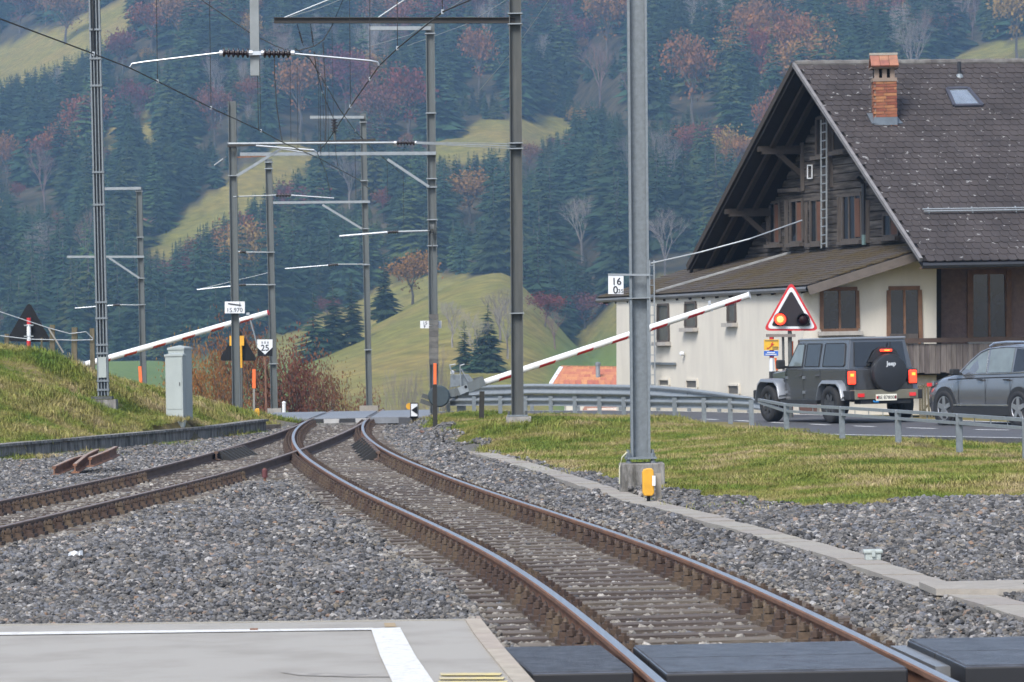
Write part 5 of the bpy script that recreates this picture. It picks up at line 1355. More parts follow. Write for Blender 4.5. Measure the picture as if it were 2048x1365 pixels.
near_rail = [(-1.6, 92.2, .62), (-.4, 90, .64), (.74, 87.7, .65), (2.05, 84.7, .65), (3.3, 81.6, .65), (3.85, 80.5, .65), (4.45, 79.0, .65), (4.95, 77.2, .63)]
t = thing('guard_rail', 'galvanised double wave guard rail curving along the near edge of the road', 'guard rail', (2, 85, 0))
rs = resample(near_rail, 1.33)
for i in range(len(rs)-1):
    mid = rs[i].lerp(rs[i+1], .5); seg = [rs[i], mid, rs[i+1]]
    MB().quadgrid(wbeam_rows(seg, [p.z for p in seg], .25)).build('beam', M_galvL, t, smooth='full')
for i, p in enumerate(rs):
    g = gz(p.x, p.y); nx = Vector((.35, -.9, 0))*.07
    MB().box((p.x+nx.x, p.y+nx.y, (p.z-.03+g-.2)/2), (.095, .06, p.z-.03-g+.2)).build('post', M_galv, t)
far_rail = [(P(u, v, Y).x, Y, P(u, v, Y).z) for u, v, Y in ((862, 792, 108.5), (905, 773, 108), (1050, 768, 106), (1200, 769, 103.5), (1310, 771, 101), (1390, 778, 98.6), (1480, 790, 95.8), (1535, 800, 94))]
t = thing('guard_rail', 'pale wave guard rail along the far road edge before the cream wall', 'guard rail', (1, 105, 0))
rs = resample(far_rail, 2.0)
MBs = rs + [Vector(far_rail[-1])]
for i in range(len(MBs)-1): MB().quadgrid(wbeam_rows([MBs[i], MBs[i+1]], [MBs[i].z, MBs[i+1].z], .30, -.07)).build('beam', M_galvL, t, smooth='full')
for p in rs: MB().box((p.x, p.y+.1, p.z/2-.3), (.1, .08, p.z+.5)).build('post', M_galv, t)
boxr = [(P(u, v, Y).x, Y, P(u, v, Y).z) for u, v, Y in ((1518, 800, 76.5), (1572, 810, 69), (1683, 816, 64.4), (1795, 823, 60.5), (1917, 831, 56.6), (2050, 840, 53), (2190, 850, 49.6))]
t = thing('guard_rail', 'galvanised box rail with twin bars and short posts in front of the two cars', 'guard rail', (6, 60, 0))
bx = [Vector(p) for p in boxr]
for i in range(len(bx)-1):
    a, b_ = bx[i], bx[i+1]
    MB().bar(a, b_, .055, .05).build('top_bar', M_galvL, t); MB().bar(a-Vector((0, 0, .115 if i else .05)), b_-Vector((0, 0, .115)), .05, .045).build('lower_bar', M_galvL, t)
    n = 4
    for k in range(1, n):
        p = a.lerp(b_, k/n); MB().box(p-Vector((0, 0, .058)), (.012, .02, .07)).build('spacer', M_galvL, t)
for p in bx[1:]:
    g = gz(p.x, p.y); MB().box((p.x, p.y-.05, (p.z+.02+g-.3)/2), (.10, .06, p.z+.02-g+.3)).build('post', M_galv, t, bevel=.008)
# ---------- odds and ends beside the track
t = thing('white_roadside_post', 'short white post standing left of the crossing', 'post', P(568, 822, 112)); MB().cyl(P(568, 806, 112), P(568, 830, 112), .055, n=10).build('shaft', M_signW, t); MB().lathe(P(568, 806, 112), (0, 0, 1), [(.06, -.02), (.06, .02), (.001, .05)], 10).build('cap', M_signW, t)
o = MB().bar(P(490, 857, 93.5), P(556, 853, 94.5), .2, .1).build('wood_beam', M_slp); tag(o, 'dark old sleeper beam lying left of the points', 'beam')
o = MB().prism(ipoly([(425, 858), (480, 853), (482, 860), (428, 864)], 91), (0, 1.2, .0)).build('stone_slab', M_concL); tag(o, 'pale stone slab at the foot of the bank left of the points', 'slab')
o = MB().bar(P(903, 861, 84), P(972, 876, 80), .2, .28).build('kerb_block', M_concd); tag(o, 'weathered concrete kerb block at the grass edge by the dark stake', 'kerb block')
o = MB().bar(P(958, 874, 82), P(905, 857, 86), .06, .3).box(P(905, 860, 85.6), (.25, .3, .2)).build('kerb_end_block', M_concd); tag(o, 'short concrete kerb end beside the loose rail', 'kerb block')
a, b_ = P(903, 884, 80), P(842, 866, 86)
o = rail_mesh([Vector((a.x, a.y, a.z+.05)), Vector((b_.x, b_.y, b_.z+.05))]).build('loose_rail', [M_rustP, M_rustP]); tag(o, 'short loose rusty rail lying right of the points', 'rail')
YS = 63.5
for k, (a, b_, lab) in enumerate(((((108, 940), (182, 914)), None, 'straight rusty scrap rail, left one of the pile by the wall'), (((150, 940), (195, 910)), None, 'rusty scrap rail, middle one of the pile by the wall'), (((180, 932), (232, 909)), None, 'bent rusty scrap rail with a grey top, right one of the pile'))):
    p0, p1 = P(*a[0], 62.5+k*.3), P(*a[1], 64.5+k*.3)
    mid = p0.lerp(p1, .5) + Vector((.1 if k == 2 else 0, 0, .03)); 
    o = rail_mesh([p0 + Vector((0, 0, .06+.04*k)), mid + Vector((0, 0, .06+.04*k)), p1 + Vector((0, 0, .06+.04*k))]).build('scrap_rail', [M_rustP, mat('scrap_head', (.30, .22, .17), rough=.6)]); tag(o, lab, 'rail', 'scrap rails')
t = thing('track_peg', 'short dark red iron peg in the ballast between the tracks', 'peg', PZ(530, 970, -.17)); q = PZ(530, 969, -.17)
MB().cyl(q, q + Vector((0, 0, .24)), .022, n=8).build('shaft', M_rustP, t); MB().lathe(q + Vector((0, 0, .10)), (0, 0, 1), [(.042, 0), (.042, .11), (.03, .13), (.001, .135)], 10).build('head', mat('wine_paint', (.12, .035, .035), rough=.7), t)
q = PZ(1746, 1133, -.14); t = thing('junction_box', 'small grey junction box with a latched lid on the ballast at the right', 'box', q)
MB().box(q + Vector((0, 0, .085)), (.135, .11, .065)).build('body', M_cab, t, bevel=.008); MB().box(q + Vector((0, 0, .128)), (.165, .135, .035)).build('lid', M_cab, t, bevel=.012)
MB().box(q + Vector((0, -.072, .115)), (.03, .015, .055)).build('latch', M_cab, t); MB().box(q + Vector((0, 0, .02)), (.09, .08, .09)).build('foot', M_concd, t)
q = PZ(152, 1113, -.11); rr = random.Random(4)
mb = MB(); rows = [[q + Vector(((i-3)*.022, rr.uniform(-.03, .03), .025+rr.uniform(-.01, .035) if 0 < j < 3 else .0)) + Vector((0, (j-1.5)*.03, 0)) for j in range(4)] for i in range(7)]
mb.quadgrid(rows); tag(mb.build('paper_litter', M_signW), 'crumpled white scrap of paper on the ballast at the left', 'litter')
def leaf(label, u, v, s):
    q = PZ(u, v, -.115); mb = MB(); pts = []
    for k in range(14):
        a = 6.283*k/14; r = s*(1.0 if k % 2 else .45)*random.uniform(.8, 1.1); pts.append(q + Vector((math.cos(a)*r, math.sin(a)*r*.8, .02 + .35*s*abs(math.cos(a*1.5)))))
    c = q + Vector((0, 0, .02))
    for i in range(14): mb.poly([c, pts[i], pts[(i+1) % 14]])
    tag(mb.build('dry_leaf', M_rustP), label, 'leaf')
leaf('curled brown dry leaf on the ballast above the platform edge', 678, 1192, .055)
leaf('small orange dry leaf on the ballast left of centre', 155, 1150, .03)
q = PZ(508, 1259, .03); MB0 = MB(); MB0.box(q, (.05, .02, .012)); tag(MB0.build('brown_chip', M_rustP), 'small brown chip lying on the thin white platform line', 'litter')
# ================================================================== chalet
M_tile = bpy.data.materials.new('roof_tile'); M_tile.use_nodes = True
N, L = M_tile.node_tree.nodes, M_tile.node_tree.links; b = N['Principled BSDF']; b.inputs['Roughness'].default_value = .8
ge = N.new('ShaderNodeNewGeometry'); oi = N.new('ShaderNodeObjectInfo')
def tn(s, d=4):
    q = N.new('ShaderNodeTexNoise'); q.inputs['Scale'].default_value = s; q.inputs['Detail'].default_value = d; L.new(ge.outputs['Position'], q.inputs['Vector']); return q.outputs['Fac']
def tr_(src, a, b_, lo, hi):
    q = N.new('ShaderNodeValToRGB'); q.color_ramp.elements[0].position = lo; q.color_ramp.elements[1].position = hi; q.color_ramp.elements[0].color = (*a, 1); q.color_ramp.elements[1].color = (*b_, 1); L.new(src, q.inputs[0]); return q.outputs[0]
base = tr_(tn(1.1), (.027, .021, .020), (.053, .043, .041), .3, .7)
sp_ = tr_(tn(7.5, 2), (0, 0, 0), (1, 1, 1), .675, .715)
mx = N.new('ShaderNodeMix'); mx.data_type = 'RGBA'; L.new(sp_, mx.inputs[0]); L.new(base, mx.inputs[6]); mx.inputs[7].default_value = (.25, .245, .24, 1)
at = N.new('ShaderNodeAttribute'); at.attribute_name = 'tone'
L.new(mx.outputs[2], b.inputs['Base Color'])
M_logs = mat('weathered_logs', (.105, .092, .082), col2=(.012, .009, .008), rough=.95, scale=2.0, stretch=(.45, .45, 7), thr=(.36, .66), bump=.6, bscale=9, rnd=.35)
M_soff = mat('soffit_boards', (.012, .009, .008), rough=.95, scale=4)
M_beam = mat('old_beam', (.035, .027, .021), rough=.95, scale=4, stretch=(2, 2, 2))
M_verge = mat('verge_sheet', (.20, .19, .19), rough=.75, scale=5, var=.15)
M_plast = mat('cream_plaster', (.60, .555, .47), rough=.95, col2=(.53, .488, .42), scale=1.6, stretch=(1.5, 1.5, .35), thr=(.25, .6), bump=.25, bscale=50, world=True)
M_pink = mat('pinkish_shingles', (.21, .14, .12), rough=.9, scale=9, var=.15, bump=.4, bscale=30)
M_frame = mat('window_timber', (.19, .095, .05), rough=.7, scale=6, var=.2)
M_frameg = mat('grey_timber', (.095, .08, .07), rough=.9, scale=6, var=.2, stretch=(4, 4, .5))
M_glass = mat('window_glass', (.018, .02, .024), rough=.05, spec=.6, scale=1.5, var=.2)
M_shut = mat('red_brown_shutter', (.12, .052, .03), rough=.8, scale=5)
M_stone = mat('sill_stone', (.40, .37, .33), rough=.9, scale=8)
M_board = mat('balcony_board', (.165, .14, .13), col2=(.075, .062, .056), rough=.95, scale=3.5, stretch=(5, 5, .5), rnd=.22, bump=.3, bscale=15)
M_brick = mat('chimney_brick', (.30, .115, .06), rough=.9, scale=9, var=.15, rnd=.28)
M_mort = mat('chimney_mortar', (.25, .19, .15), rough=.95)
M_clay = mat('clay_tile', (.36, .15, .09), col2=(.21, .10, .07), rough=.85, scale=5, rnd=.15)
M_gut = mat('dark_gutter', (.028, .03, .036), rough=.45, metal=.3)
th = math.radians(8); e1 = Vector((math.cos(th), math.sin(th), 0)); UP = Vector((0, 0, 1))
A, E_, B_ = P(1590, 131, 99), P(1845, 522, 91.5), P(1378, 536, 106)
LH = 9.5
house = thing('chalet', 'large old chalet with a steep dark tiled roof, black log gable and cream lower walls', 'house', (9.5, 96, -.2))
nf = (e1.cross(E_-A)).normalized()
if nf.y > 0: nf = -nf                                   # roof front normal, towards us
nb = ((B_-A).cross(e1)).normalized()
if nb.z < 0: nb = -nb
TH = .17
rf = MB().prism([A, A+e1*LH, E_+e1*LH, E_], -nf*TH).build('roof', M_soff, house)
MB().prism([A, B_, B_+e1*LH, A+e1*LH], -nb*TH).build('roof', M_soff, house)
# tile courses on the slope that faces us
slope = (E_-A); SL = slope.length; sdir = slope.normalized()
ex, tw = .265, .225; nrow = int(SL/ex)+1
hw_, hl = (tw-.010)/2, ex*1.35/2
tshape = [(-hw_, hl), (-hw_, -hl+.05), (-hw_*.72, -hl+.014), (0, -hl), (hw_*.72, -hl+.014), (hw_, -hl+.05), (hw_, hl)]
tm = MB(); tm.prism([(x, y, -.014) for x, y in tshape], (0, 0, .028)); q = tm.build('tile', M_tile, None); tile_me = q.data; bpy.data.objects.remove(q)
Rt = Matrix((e1, -sdir - nf*.045, nf)).transposed()
Rt = Matrix((e1, (-sdir).normalized(), nf)).transposed() @ Matrix.Rotation(-.055, 3, 'X')
tiles = []
for r in range(nrow):
    for c in range(int(LH/tw)+1):
        s = (r+.55)*ex; x = (c+.5)*tw + (tw/2 if r % 2 else 0) - .02
        if s > SL+.05 or x > LH: continue
        p = A + sdir*s + e1*x + nf*(.034 + random.uniform(-.004, .004)); tiles.append(p)
vis = sorted([p for p in tiles if proj(p)[0] < 2056], key=lambda p: p.y)
ind = set(id(p) for p in vis[:300]); restm = MB()
for p in tiles:
    Rr = Rt @ Matrix.Rotation(random.uniform(-.012, .012), 3, 'Z') @ Matrix.Rotation(random.uniform(-.01, .01), 3, 'Y')
    if id(p) in ind:
        o = bpy.data.objects.new('tile', tile_me); COL.objects.link(o); o.parent = rf
        o.matrix_local = Matrix.Translation(p - house.location) @ Rr.to_4x4()
    else: restm.prism([p + Rr @ Vector((x, y, -.014)) for x, y in tshape], Rr @ Vector((0, 0, .028)))
o = restm.build('upper_tiles', M_tile, rf); o['kind'] = 'stuff'
# ridge, verge and gutter
for i in range(24):
    p0, p1 = A + e1*(i*.4) + UP*.03, A + e1*(i*.4+.42) + UP*.035
    MB().cyl(p0, p1, .095, .105, n=10).build('ridge_tile', mat('ridge_tile_grey', (.17, .165, .155), col2=(.07, .06, .055), rough=.9, scale=4, rnd=.2), rf)
MB().bar(A - e1*.04 + nf*.03, E_ - e1*.04 + nf*.03, .08, .10, up=nf).build('verge_board', M_verge, house)
MB().bar(A - e1*.05 + nb*.0, B_ - e1*.05 + nb*.0, .05, .19, up=nb).build('verge_board', M_beam, house)
MB().bar(A - e1*.02 + nb*.06, B_ - e1*.02 + nb*.06, .06, .05, up=nb).build('verge_sheet', M_gut, house)
MB().tube([E_ + sdir*.03 + Vector((0, -.03, -.10)) - e1*.02, E_ + sdir*.03 + e1*LH + Vector((0, -.03, -.10))], .075, 8).build('gutter', M_gut, house)
MB().bar(E_ + Vector((0, .25, -.17)), E_ + e1*LH + Vector((0, .25, -.17)), .4, .05).build('eave_board', mat('eave_wood', (.20, .11, .06)), house)
for s, w in ((SL*.775, .05),):
    for k in (0, .10):
        MB().tube([A + sdir*(s+k) + e1*.75 + nf*.13, A + sdir*(s+k) + e1*LH + nf*.13], .022, 6).build('snow_bar', M_galvL, house)
    for i in range(8): MB().bar(A + sdir*(s+.12) + e1*(.9+i*1.1) + nf*.02, A + sdir*(s-.05) + e1*(.9+i*1.1) + nf*.15, .03, .03).build('snow_bracket', M_galvL, house)
# gable wall of logs
OV = 1.25
gdir = (E_-B_); gdir.z = 0; gdir.normalize(); ng = Vector((-gdir.y, gdir.x, 0)) 
if ng.x > 0: ng = -ng                                     # points left, towards us
A2, E2, B2 = A + e1*OV, E_ + e1*OV, B_ + e1*OV; W0 = A2.copy()
z = 3.75; top = A2.z - .25
while z < top:
    h = random.uniform(.19, .25); zc_ = z + h/2
    tl = min(1, (A2.z-.2-zc_)/(A2.z-B2.z)); t_r = min(1, (A2.z-.2-zc_)/(A2.z-E2.z))
    pl = A2.lerp(B2, max(tl, 0)); pr = A2.lerp(E2, max(t_r, 0)); pl.z = pr.z = zc_
    pl -= ng*(pl-W0).dot(ng); pr -= ng*(pr-W0).dot(ng)
    L_ = (pr-pl).length
    if L_ > .3:
        k = random.uniform(.3, .7)
        for a, b_ in ((pl, pl.lerp(pr, k)), (pl.lerp(pr, k), pr)):
            MB().bar(a, b_, .12, h-.018).build('log', M_logs, house).location = ng*random.uniform(-.012, .012)
    z += h
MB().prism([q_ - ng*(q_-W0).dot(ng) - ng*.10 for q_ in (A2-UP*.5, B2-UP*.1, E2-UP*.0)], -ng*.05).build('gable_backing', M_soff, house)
def gw(u, v, off=0.0): return hit(u, v, W0 + ng*off, ng)
def gwo(u, v): return gw(u, v, .075)
def win_on(f, u0, v0, u1, v1, name, mframe, mglass, n, fw=.07, mull=0, sill=None, root=None, proud=.05, label=None):
    """window on a wall plane: frame, pane(s), mullion, sill; f maps picture to the wall"""
    c = [f(u0, v0), f(u1, v0), f(u1, v1), f(u0, v1)]
    c[1] = Vector((c[1].x, c[1].y, c[0].z)); c[2] = Vector((c[1].x, c[1].y, c[3].z))
    w = MB()
    w.bar(c[0]+n*proud/2, c[1]+n*proud/2, proud, fw).bar(c[3]+n*proud/2, c[2]+n*proud/2, proud, fw)
    xd = (c[1]-c[0]).normalized()
    for a, b_ in ((c[0], c[3]), (c[1], c[2])): w.bar(a+n*proud/2+UP*(-fw/2), b_+n*proud/2+UP*(fw/2), fw, proud, up=n)
    o = w.build(name, mframe, root or house)
    MB().prism([p + n*.008 for p in c], n*.004).build('pane', mglass, o)
    if mull:
        for k in range(1, mull+1):
            a = c[0].lerp(c[1], k/(mull+1)); b_ = c[3].lerp(c[2], k/(mull+1)); MB().bar(a+n*.02, b_+n*.02, .055, .04, up=n).build('mullion', mframe, o)
    if sill: MB().bar(c[3]+n*.07-xd*.1-UP*.07, c[2]+n*.07+xd*.1-UP*.07, .2, .10).build('sill', sill, o)
    return o
for u0, v0, u1, v1 in ((1541, 406, 1560, 488), (1583, 402, 1606, 486), (1623, 400, 1646, 486), (1768, 430, 1798, 474)):
    o = win_on(gwo, u0, v0, u1, v1, 'gable_window', M_frameg, M_glass, ng, .07, 1, M_frameg)
    a, b_ = gw(u0+(u1-u0)*.52, v0+4, .09), gw(u1-2, v1-4, .09); MB().prism([a, Vector((b_.x, b_.y, a.z)), b_, Vector((a.x, a.y, b_.z))], ng*.03).build('shutter', M_shut, o)
o = win_on(gwo, 1687, 392, 1724, 482, 'gable_window', M_frameg, M_glass, ng, .08, 2, M_frameg)
for ua, ub in ((1711, 1721),):
    a, b_ = gw(ua, 398, .09), gw(ub, 474, .09); MB().prism([a, Vector((b_.x, b_.y, a.z)), b_, Vector((a.x, a.y, b_.z))], ng*.03).build('shutter', M_shut, o)
for u0, v0, u1, v1 in ((1668, 262, 1694, 303), (1634, 238, 1650, 312)): win_on(gwo, u0, v0, u1, v1, 'gable_window', M_frameg, M_soff, ng, .06, 0, M_frameg)
# timbers on the gable
for u0, v0, u1, v1, w in ((1603, 270, 1605, 382, .10), (1658, 250, 1662, 375, .12), (1560, 382, 1600, 380, .16), (1536, 408, 1536, 492, .1), (1572, 400, 1573, 492, .1), (1678, 395, 1678, 486, .1), (1735, 400, 1735, 486, .1), (1612, 405, 1612, 490, .08)):
    MB().bar(gw(u0, v0, .10), gw(u1, v1, .10), w, .10).build('timber', M_frameg, house)
# purlins, braces and rafters under the overhang
for f in (.345, .655, .965):
    p = A.lerp(B_, f) - UP*.32; q = p + e1*(OV+.1)
    pr_ = MB().bar(p + e1*.12, q, .20, .22).bar(p + e1*.02 + UP*.03, p + e1*.2 + UP*.03, .2, .14).build('purlin', M_beam, house)
    MB().bar(p + e1*.55 - UP*.08, q - UP*.8, .13, .13).build('brace', M_beam, pr_)
for k in (.42, .85):
    MB().bar(A + e1*k - nb*(TH+.05), B_ + e1*k - nb*(TH+.05), .12, .12, up=nb).build('rafter', mat('dark_rafter', (.04, .028, .02), rough=.95), house)
# ladder, lamp frame and drain pipe on the gable
lad = MB(); a0, a1, b0_, b1_ = gw(1642, 240, .28), gw(1642.5, 497, .28), gw(1653, 238, .28), gw(1653, 495, .28)
lad.bar(a0, a1, .04, .04).bar(b0_, b1_, .04, .04); lo = lad.build('ladder', M_galvL, house)
for i in range(15):
    t = (i+.5)/15; MB().bar(a0.lerp(a1, t), b0_.lerp(b1_, t), .025, .03).build('rung', M_galvL, lo)
lf = MB(); 
for (p, q) in (((1615, 331), (1624, 331)), ((1615, 357), (1624, 357)), ((1615, 331), (1615, 357)), ((1624, 331), (1624, 357))): lf.bar(gw(*p, .1), gw(*q, .1), .03, .03)
lf.build('pale_frame', M_signW, house)
MB().tube([gw(1716, 355, .35), gw(1727, 368, .18), gw(1728, 470, .16)], .055, 8).build('drain_pipe', M_gut, house); MB().tube([gw(1728, 470, .16), gw(1728, 490, .16)], .06, 8).build('pipe_foot', mat('teal_pipe', (.12, .19, .19)), house)
# chimney of single bricks
cb = hit(1770, 246, A, nf); cw_, ct = .56, P(1770, 163, cb.y).z
ch = MB().box((cb.x, cb.y+.1, (cb.z-.8+ct)/2), (cw_-.02, cw_-.02, ct-cb.z+.8)).build('chimney', M_mort, house)
bkm = MB().box((0, 0, 0), (.262, .06, .066)); q = bkm.build('brick', M_brick, None); brick_me = q.data; bpy.data.objects.remove(q)
nbk = 0; z = ct - .04; Rz = Matrix.Rotation(th, 4, 'Z')
cc_ = Vector((cb.x, cb.y+.1, 0))
row = 0
while z > cb.z - .35:
    for face in range(3):                               # front, left, right
        for k in (-1, 1):
            x = k*.138 + (.03 if row % 2 else -.03)
            loc = {0: Vector((x, -cw_/2+.018, 0)), 1: Vector((-cw_/2+.018, x, 0)), 2: Vector((cw_/2-.018, x, 0))}[face]
            o = bpy.data.objects.new('brick', brick_me); COL.objects.link(o); o.parent = ch
            o.location = cc_ + loc + UP*z - house.location + Vector((0, 0, 0)); o.rotation_euler = (0, 0, 0 if face == 0 else math.pi/2)
    z -= .077; row += 1
MB().box((cc_.x, cc_.y, ct+.03), (cw_+.06, cw_+.06, .09)).build('collar', M_mort, ch)
for sx in (-.2, 0, .2): MB().box((cc_.x+sx, cc_.y-.18, ct+.19), (.12, .1, .26)).build('pillar', M_mort, ch)
MB().box((cc_.x, cc_.y+.12, ct+.19), (.5, .25, .26)).build('flue', M_soff, ch)
cap = MB().box((cc_.x, cc_.y, ct+.335), (.70, .66, .04)).build('cap_slab', M_mort, ch)
for s in (-1, 1):
    for k in range(3):
        for j in range(2):
            c = cc_ + Vector(((k-1)*.235, s*(.10+.19*j), ct+.60-.15*j)); MB().box(c, (.225, .27, .045), Matrix.Rotation(-s*.66, 3, 'X')).build('cap_tile', M_clay, ch)
MB().bar(cc_ + Vector((-.36, 0, ct+.70)), cc_ + Vector((.36, 0, ct+.70)), .13, .06).build('cap_ridge', M_concL, ch)
fl = [cb + e1*a + sdir*b_ + nf*.05 for a, b_ in ((-.36, -.35), (.36, -.35), (.40, .16), (-.40, .16))]
MB().prism(fl, nf*.03).build('flashing', mat('lead_flashing', (.16, .19, .22), rough=.5, metal=.4), house)
MB().box((cb.x, cb.y+.1-cw_/2-.01, cb.z+.03), (cw_+.04, .03, .2)).build('flashing_apron', mat('lead_flashing', (0, 0, 0)), house)
vp = hit(1919, 156, A, nf); MB().cyl(vp, vp + UP*.42, .05, n=10).build('vent_pipe', M_gut, house); MB().lathe(vp, (0, 0, 1), [(.14, -.05), (.09, .06), (.06, .1)], 10).build('vent_flashing', M_galv, house)
sk = [hit(u, v, A, nf) for u, v in ((1893, 183), (1935, 182), (1964, 216), (1908, 217))]
so = MB()
for i in range(4): so.bar(sk[i]+nf*.06, sk[(i+1) % 4]+nf*.06, .09, .10, up=nf)
so = so.build('skylight', mat('skylight_frame', (.09, .09, .11), rough=.4, metal=.4), house)
MB().prism([p+nf*.07 for p in sk], nf*.01).build('pane', mat('skylight_glass', (.55, .60, .64), rough=.04, spec=1.0, metal=.75), so)
# ---- lower cream part
nF = Vector((math.sin(th), -math.cos(th), 0))
Cn = P(1607, 700, 93.2); Cf = P(1233, 700, 106)
ldir = (Cf-Cn); ldir.z = 0; ldir.normalize(); nL = Vector((-ldir.y, ldir.x, 0))
if nL.x > 0: nL = -nL
def fw_(u, v, off=0.0): return hit(u, v, Cn + nF*off, nF)
def lw_(u, v, off=0.0): return hit(u, v, Cn + nL*off, nL)
MB().prism([fw_(1607, 830), fw_(1607, 579), fw_(1838, 507), fw_(1873, 505), fw_(1873, 830)], -nF*.25).build('front_wall', M_plast, house)
MB().prism([lw_(1606.5, 850), lw_(1606.5, 579), lw_(1233, 601), lw_(1233, 850)], -nL*.25).build('side_wall', M_plast, house)
N_ = P(1616, 571, 92.5); Fp = P(1195, 596, 107.4); T_ = hit(1842, 500, N_, nF)
rn = (T_-N_).cross(Fp-N_).normalized()
if rn.z < 0: rn = -rn
def cross_gable(t):
    """parameter s on the lower roof where it meets the gable wall"""
    o = N_ + (Fp-N_)*t; d = T_-N_; return (W0-o).dot(ng)/d.dot(ng)
s0, s1 = max(1.0, min(cross_gable(0), 1.6)), max(.2, min(cross_gable(1), 2.5))
U0, U1 = N_ + (T_-N_)*s0, Fp + (T_-N_)*s1
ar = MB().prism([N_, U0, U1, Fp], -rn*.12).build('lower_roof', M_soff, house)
at_ = MB(); du = (T_-N_).normalized(); dv_ = (Fp-N_).normalized(); LV = (Fp-N_).length; Rr0 = Matrix((dv_, du, rn))
Rr0 = Matrix((dv_, (du - dv_*du.dot(dv_)).normalized(), rn)).transposed()
nr_ = int((U0-N_).length/.22)+8
for r in range(nr_):
    for c in range(int(LV/.30)):
        t_ = ((c+.5)*.30 + (.15 if r % 2 else 0))/LV; s_ = (r+.4)*.22/(T_-N_).length
        if s_ > s0 + (s1-s0)*t_ or t_ > 1: continue
        at_.box(N_ + (T_-N_)*s_ + (Fp-N_)*t_ + rn*(.02+random.uniform(-.004, .004)), (.288, .29, .02), Rr0 @ Matrix.Rotation(-.06, 3, 'X') @ Matrix.Rotation(random.uniform(-.02, .02), 3, 'Z'))
M_tileb = mat('mossy_tile', (.062, .050, .043), col2=(.062, .042, .014), rough=.9, scale=.9, thr=(.42, .6), world=True)
o = at_.build('lower_tiles', M_tileb, ar); o['kind'] = 'stuff'
def onr(u, v, off=.06): return hit(u, v, N_ + rn*off, rn)
MB().bar(onr(1312, 583), onr(1588, 503), .16, .05, up=rn).build('metal_strip', mat('zinc_strip', (.33, .33, .32), rough=.6, scale=3, var=.2), house)
MB().bar(N_ - UP*.13 + nF*.03, T_ - UP*.13 + nF*.03, .05, .22).build('barge_board', mat('barge_wood', (.13, .108, .092), rough=.9, scale=5), house)
MB().tube([N_ - UP*.08, Fp - UP*.08], .065, 8).build('gutter', mat('zinc_gutter', (.20, .20, .20), rough=.5, metal=.4), house)
for i in range(16):
    p = N_.lerp(Fp, (i+.5)/16) - UP*.15; MB().bar(p, p + du*.5, .07, .10).build('rafter_end', M_beam, house)
# openings
win_on(fw_, 1643, 579, 1714, 662, 'window', M_frame, M_glass, nF, .09, 1, M_stone)
win_on(fw_, 1777, 577, 1839, 690, 'balcony_door', M_frame, M_glass, nF, .10, 1, None)
MB().prism([fw_(1780, 668, .06), fw_(1836, 668, .06), fw_(1836, 690, .06), fw_(1780, 690, .06)], nF*.02).build('door_panel', M_frameg, house)
for u0, v0, u1, v1 in ((1317, 610, 1338, 683), (1372, 606, 1393, 655), (1457, 606, 1472, 645)):
    win_on(lw_, u0, v0, u1, v1, 'side_window', M_frameg, mat('dull_pane', (.10, .095, .085), rough=.25), nL, .06, 0, M_stone)
for u0, v0, u1, v1 in ((1320, 759, 1340, 772), (1374, 760, 1396, 777), (1458, 770, 1480, 790)):
    win_on(lw_, u0, v0, u1, v1, 'cellar_window', M_plast, mat('cellar_pane', (.12, .11, .095), rough=.5), nL, .05)
MB().bar(lw_(1302, 727, .05), lw_(1350, 728, .05), .06, .06).build('wall_bracket', M_galv, house)
MB().lathe(lw_(1363, 708, .1), (-1, -.3, 0), [(.001, .06), (.06, .03), (.06, -.05), (.001, -.08)], 10).build('wall_lamp', M_signW, house)
lad = MB().bar(lw_(1299, 521, .25), lw_(1301, 800, .25), .035, .035).bar(lw_(1308, 521, .25), lw_(1310, 800, .25), .035, .035).build('ladder', M_galvL, house)
for i in range(14):
    t = (i+.5)/14; MB().bar(lw_(1299, 521, .25).lerp(lw_(1301, 800, .25), t), lw_(1308, 521, .25).lerp(lw_(1310, 800, .25), t), .02, .025).build('rung', M_galvL, lad)
# right part behind the balcony
Cp = Cn + e1*3.2 - nF*.9
def pw(u, v, off=0.0): return hit(u, v, Cp + nF*off, nF)
MB().prism([pw(1862, 850), pw(1862, 525), pw(2250, 515), pw(2250, 850)], -nF*.25).build('shingle_wall', M_pink, house)
MB().bar(pw(1877, 535, .1), pw(1877, 700, .1), .12, .12).build('corner_post', M_beam, house)
win_on(pw, 1941, 545, 2013, 680, 'window', M_frame, M_glass, nF, .12, 1, M_stone)
for (ua, ub) in ((1934, 1942), (2012, 2022)): MB().prism([pw(ua, 540, .03), pw(ub, 540, .03), pw(ub, 684, .03), pw(ua, 684, .03)], nF*.05).build('window_jamb', M_frame, house)
Cb = Cn + nF*.55
def bw(u, v, off=0.0): return hit(u, v, Cb + nF*off, nF)
MB().bar(bw(1597, 684.5), bw(2250, 676), .12, .11).build('balcony_rail', mat('dark_rail_wood', (.075, .05, .04), rough=.9, scale=4), house)
u = 1640.0
while u < 2110:
    w = random.uniform(9.5, 12.5); lowv = 746 + random.uniform(-1.5, 1.5) + (1.0 if random.random() < .2 else 0)
    MB().prism([bw(u, 688, random.uniform(-.01, .01)), bw(u+w-.7, 688), bw(u+w-.7, lowv), bw(u, lowv)], -nF*.03).build('balcony_board', M_board, house)
    u += w
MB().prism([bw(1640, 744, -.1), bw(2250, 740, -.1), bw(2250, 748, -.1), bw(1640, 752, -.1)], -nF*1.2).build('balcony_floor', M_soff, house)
MB().prism([bw(1600, 693, -.3), bw(1634, 692, -.3), bw(1634, 840, -.3), bw(1600, 840, -.3)], -nF*.05).build('cellar_door', mat('brown_door', (.12, .06, .045), rough=.8), house)
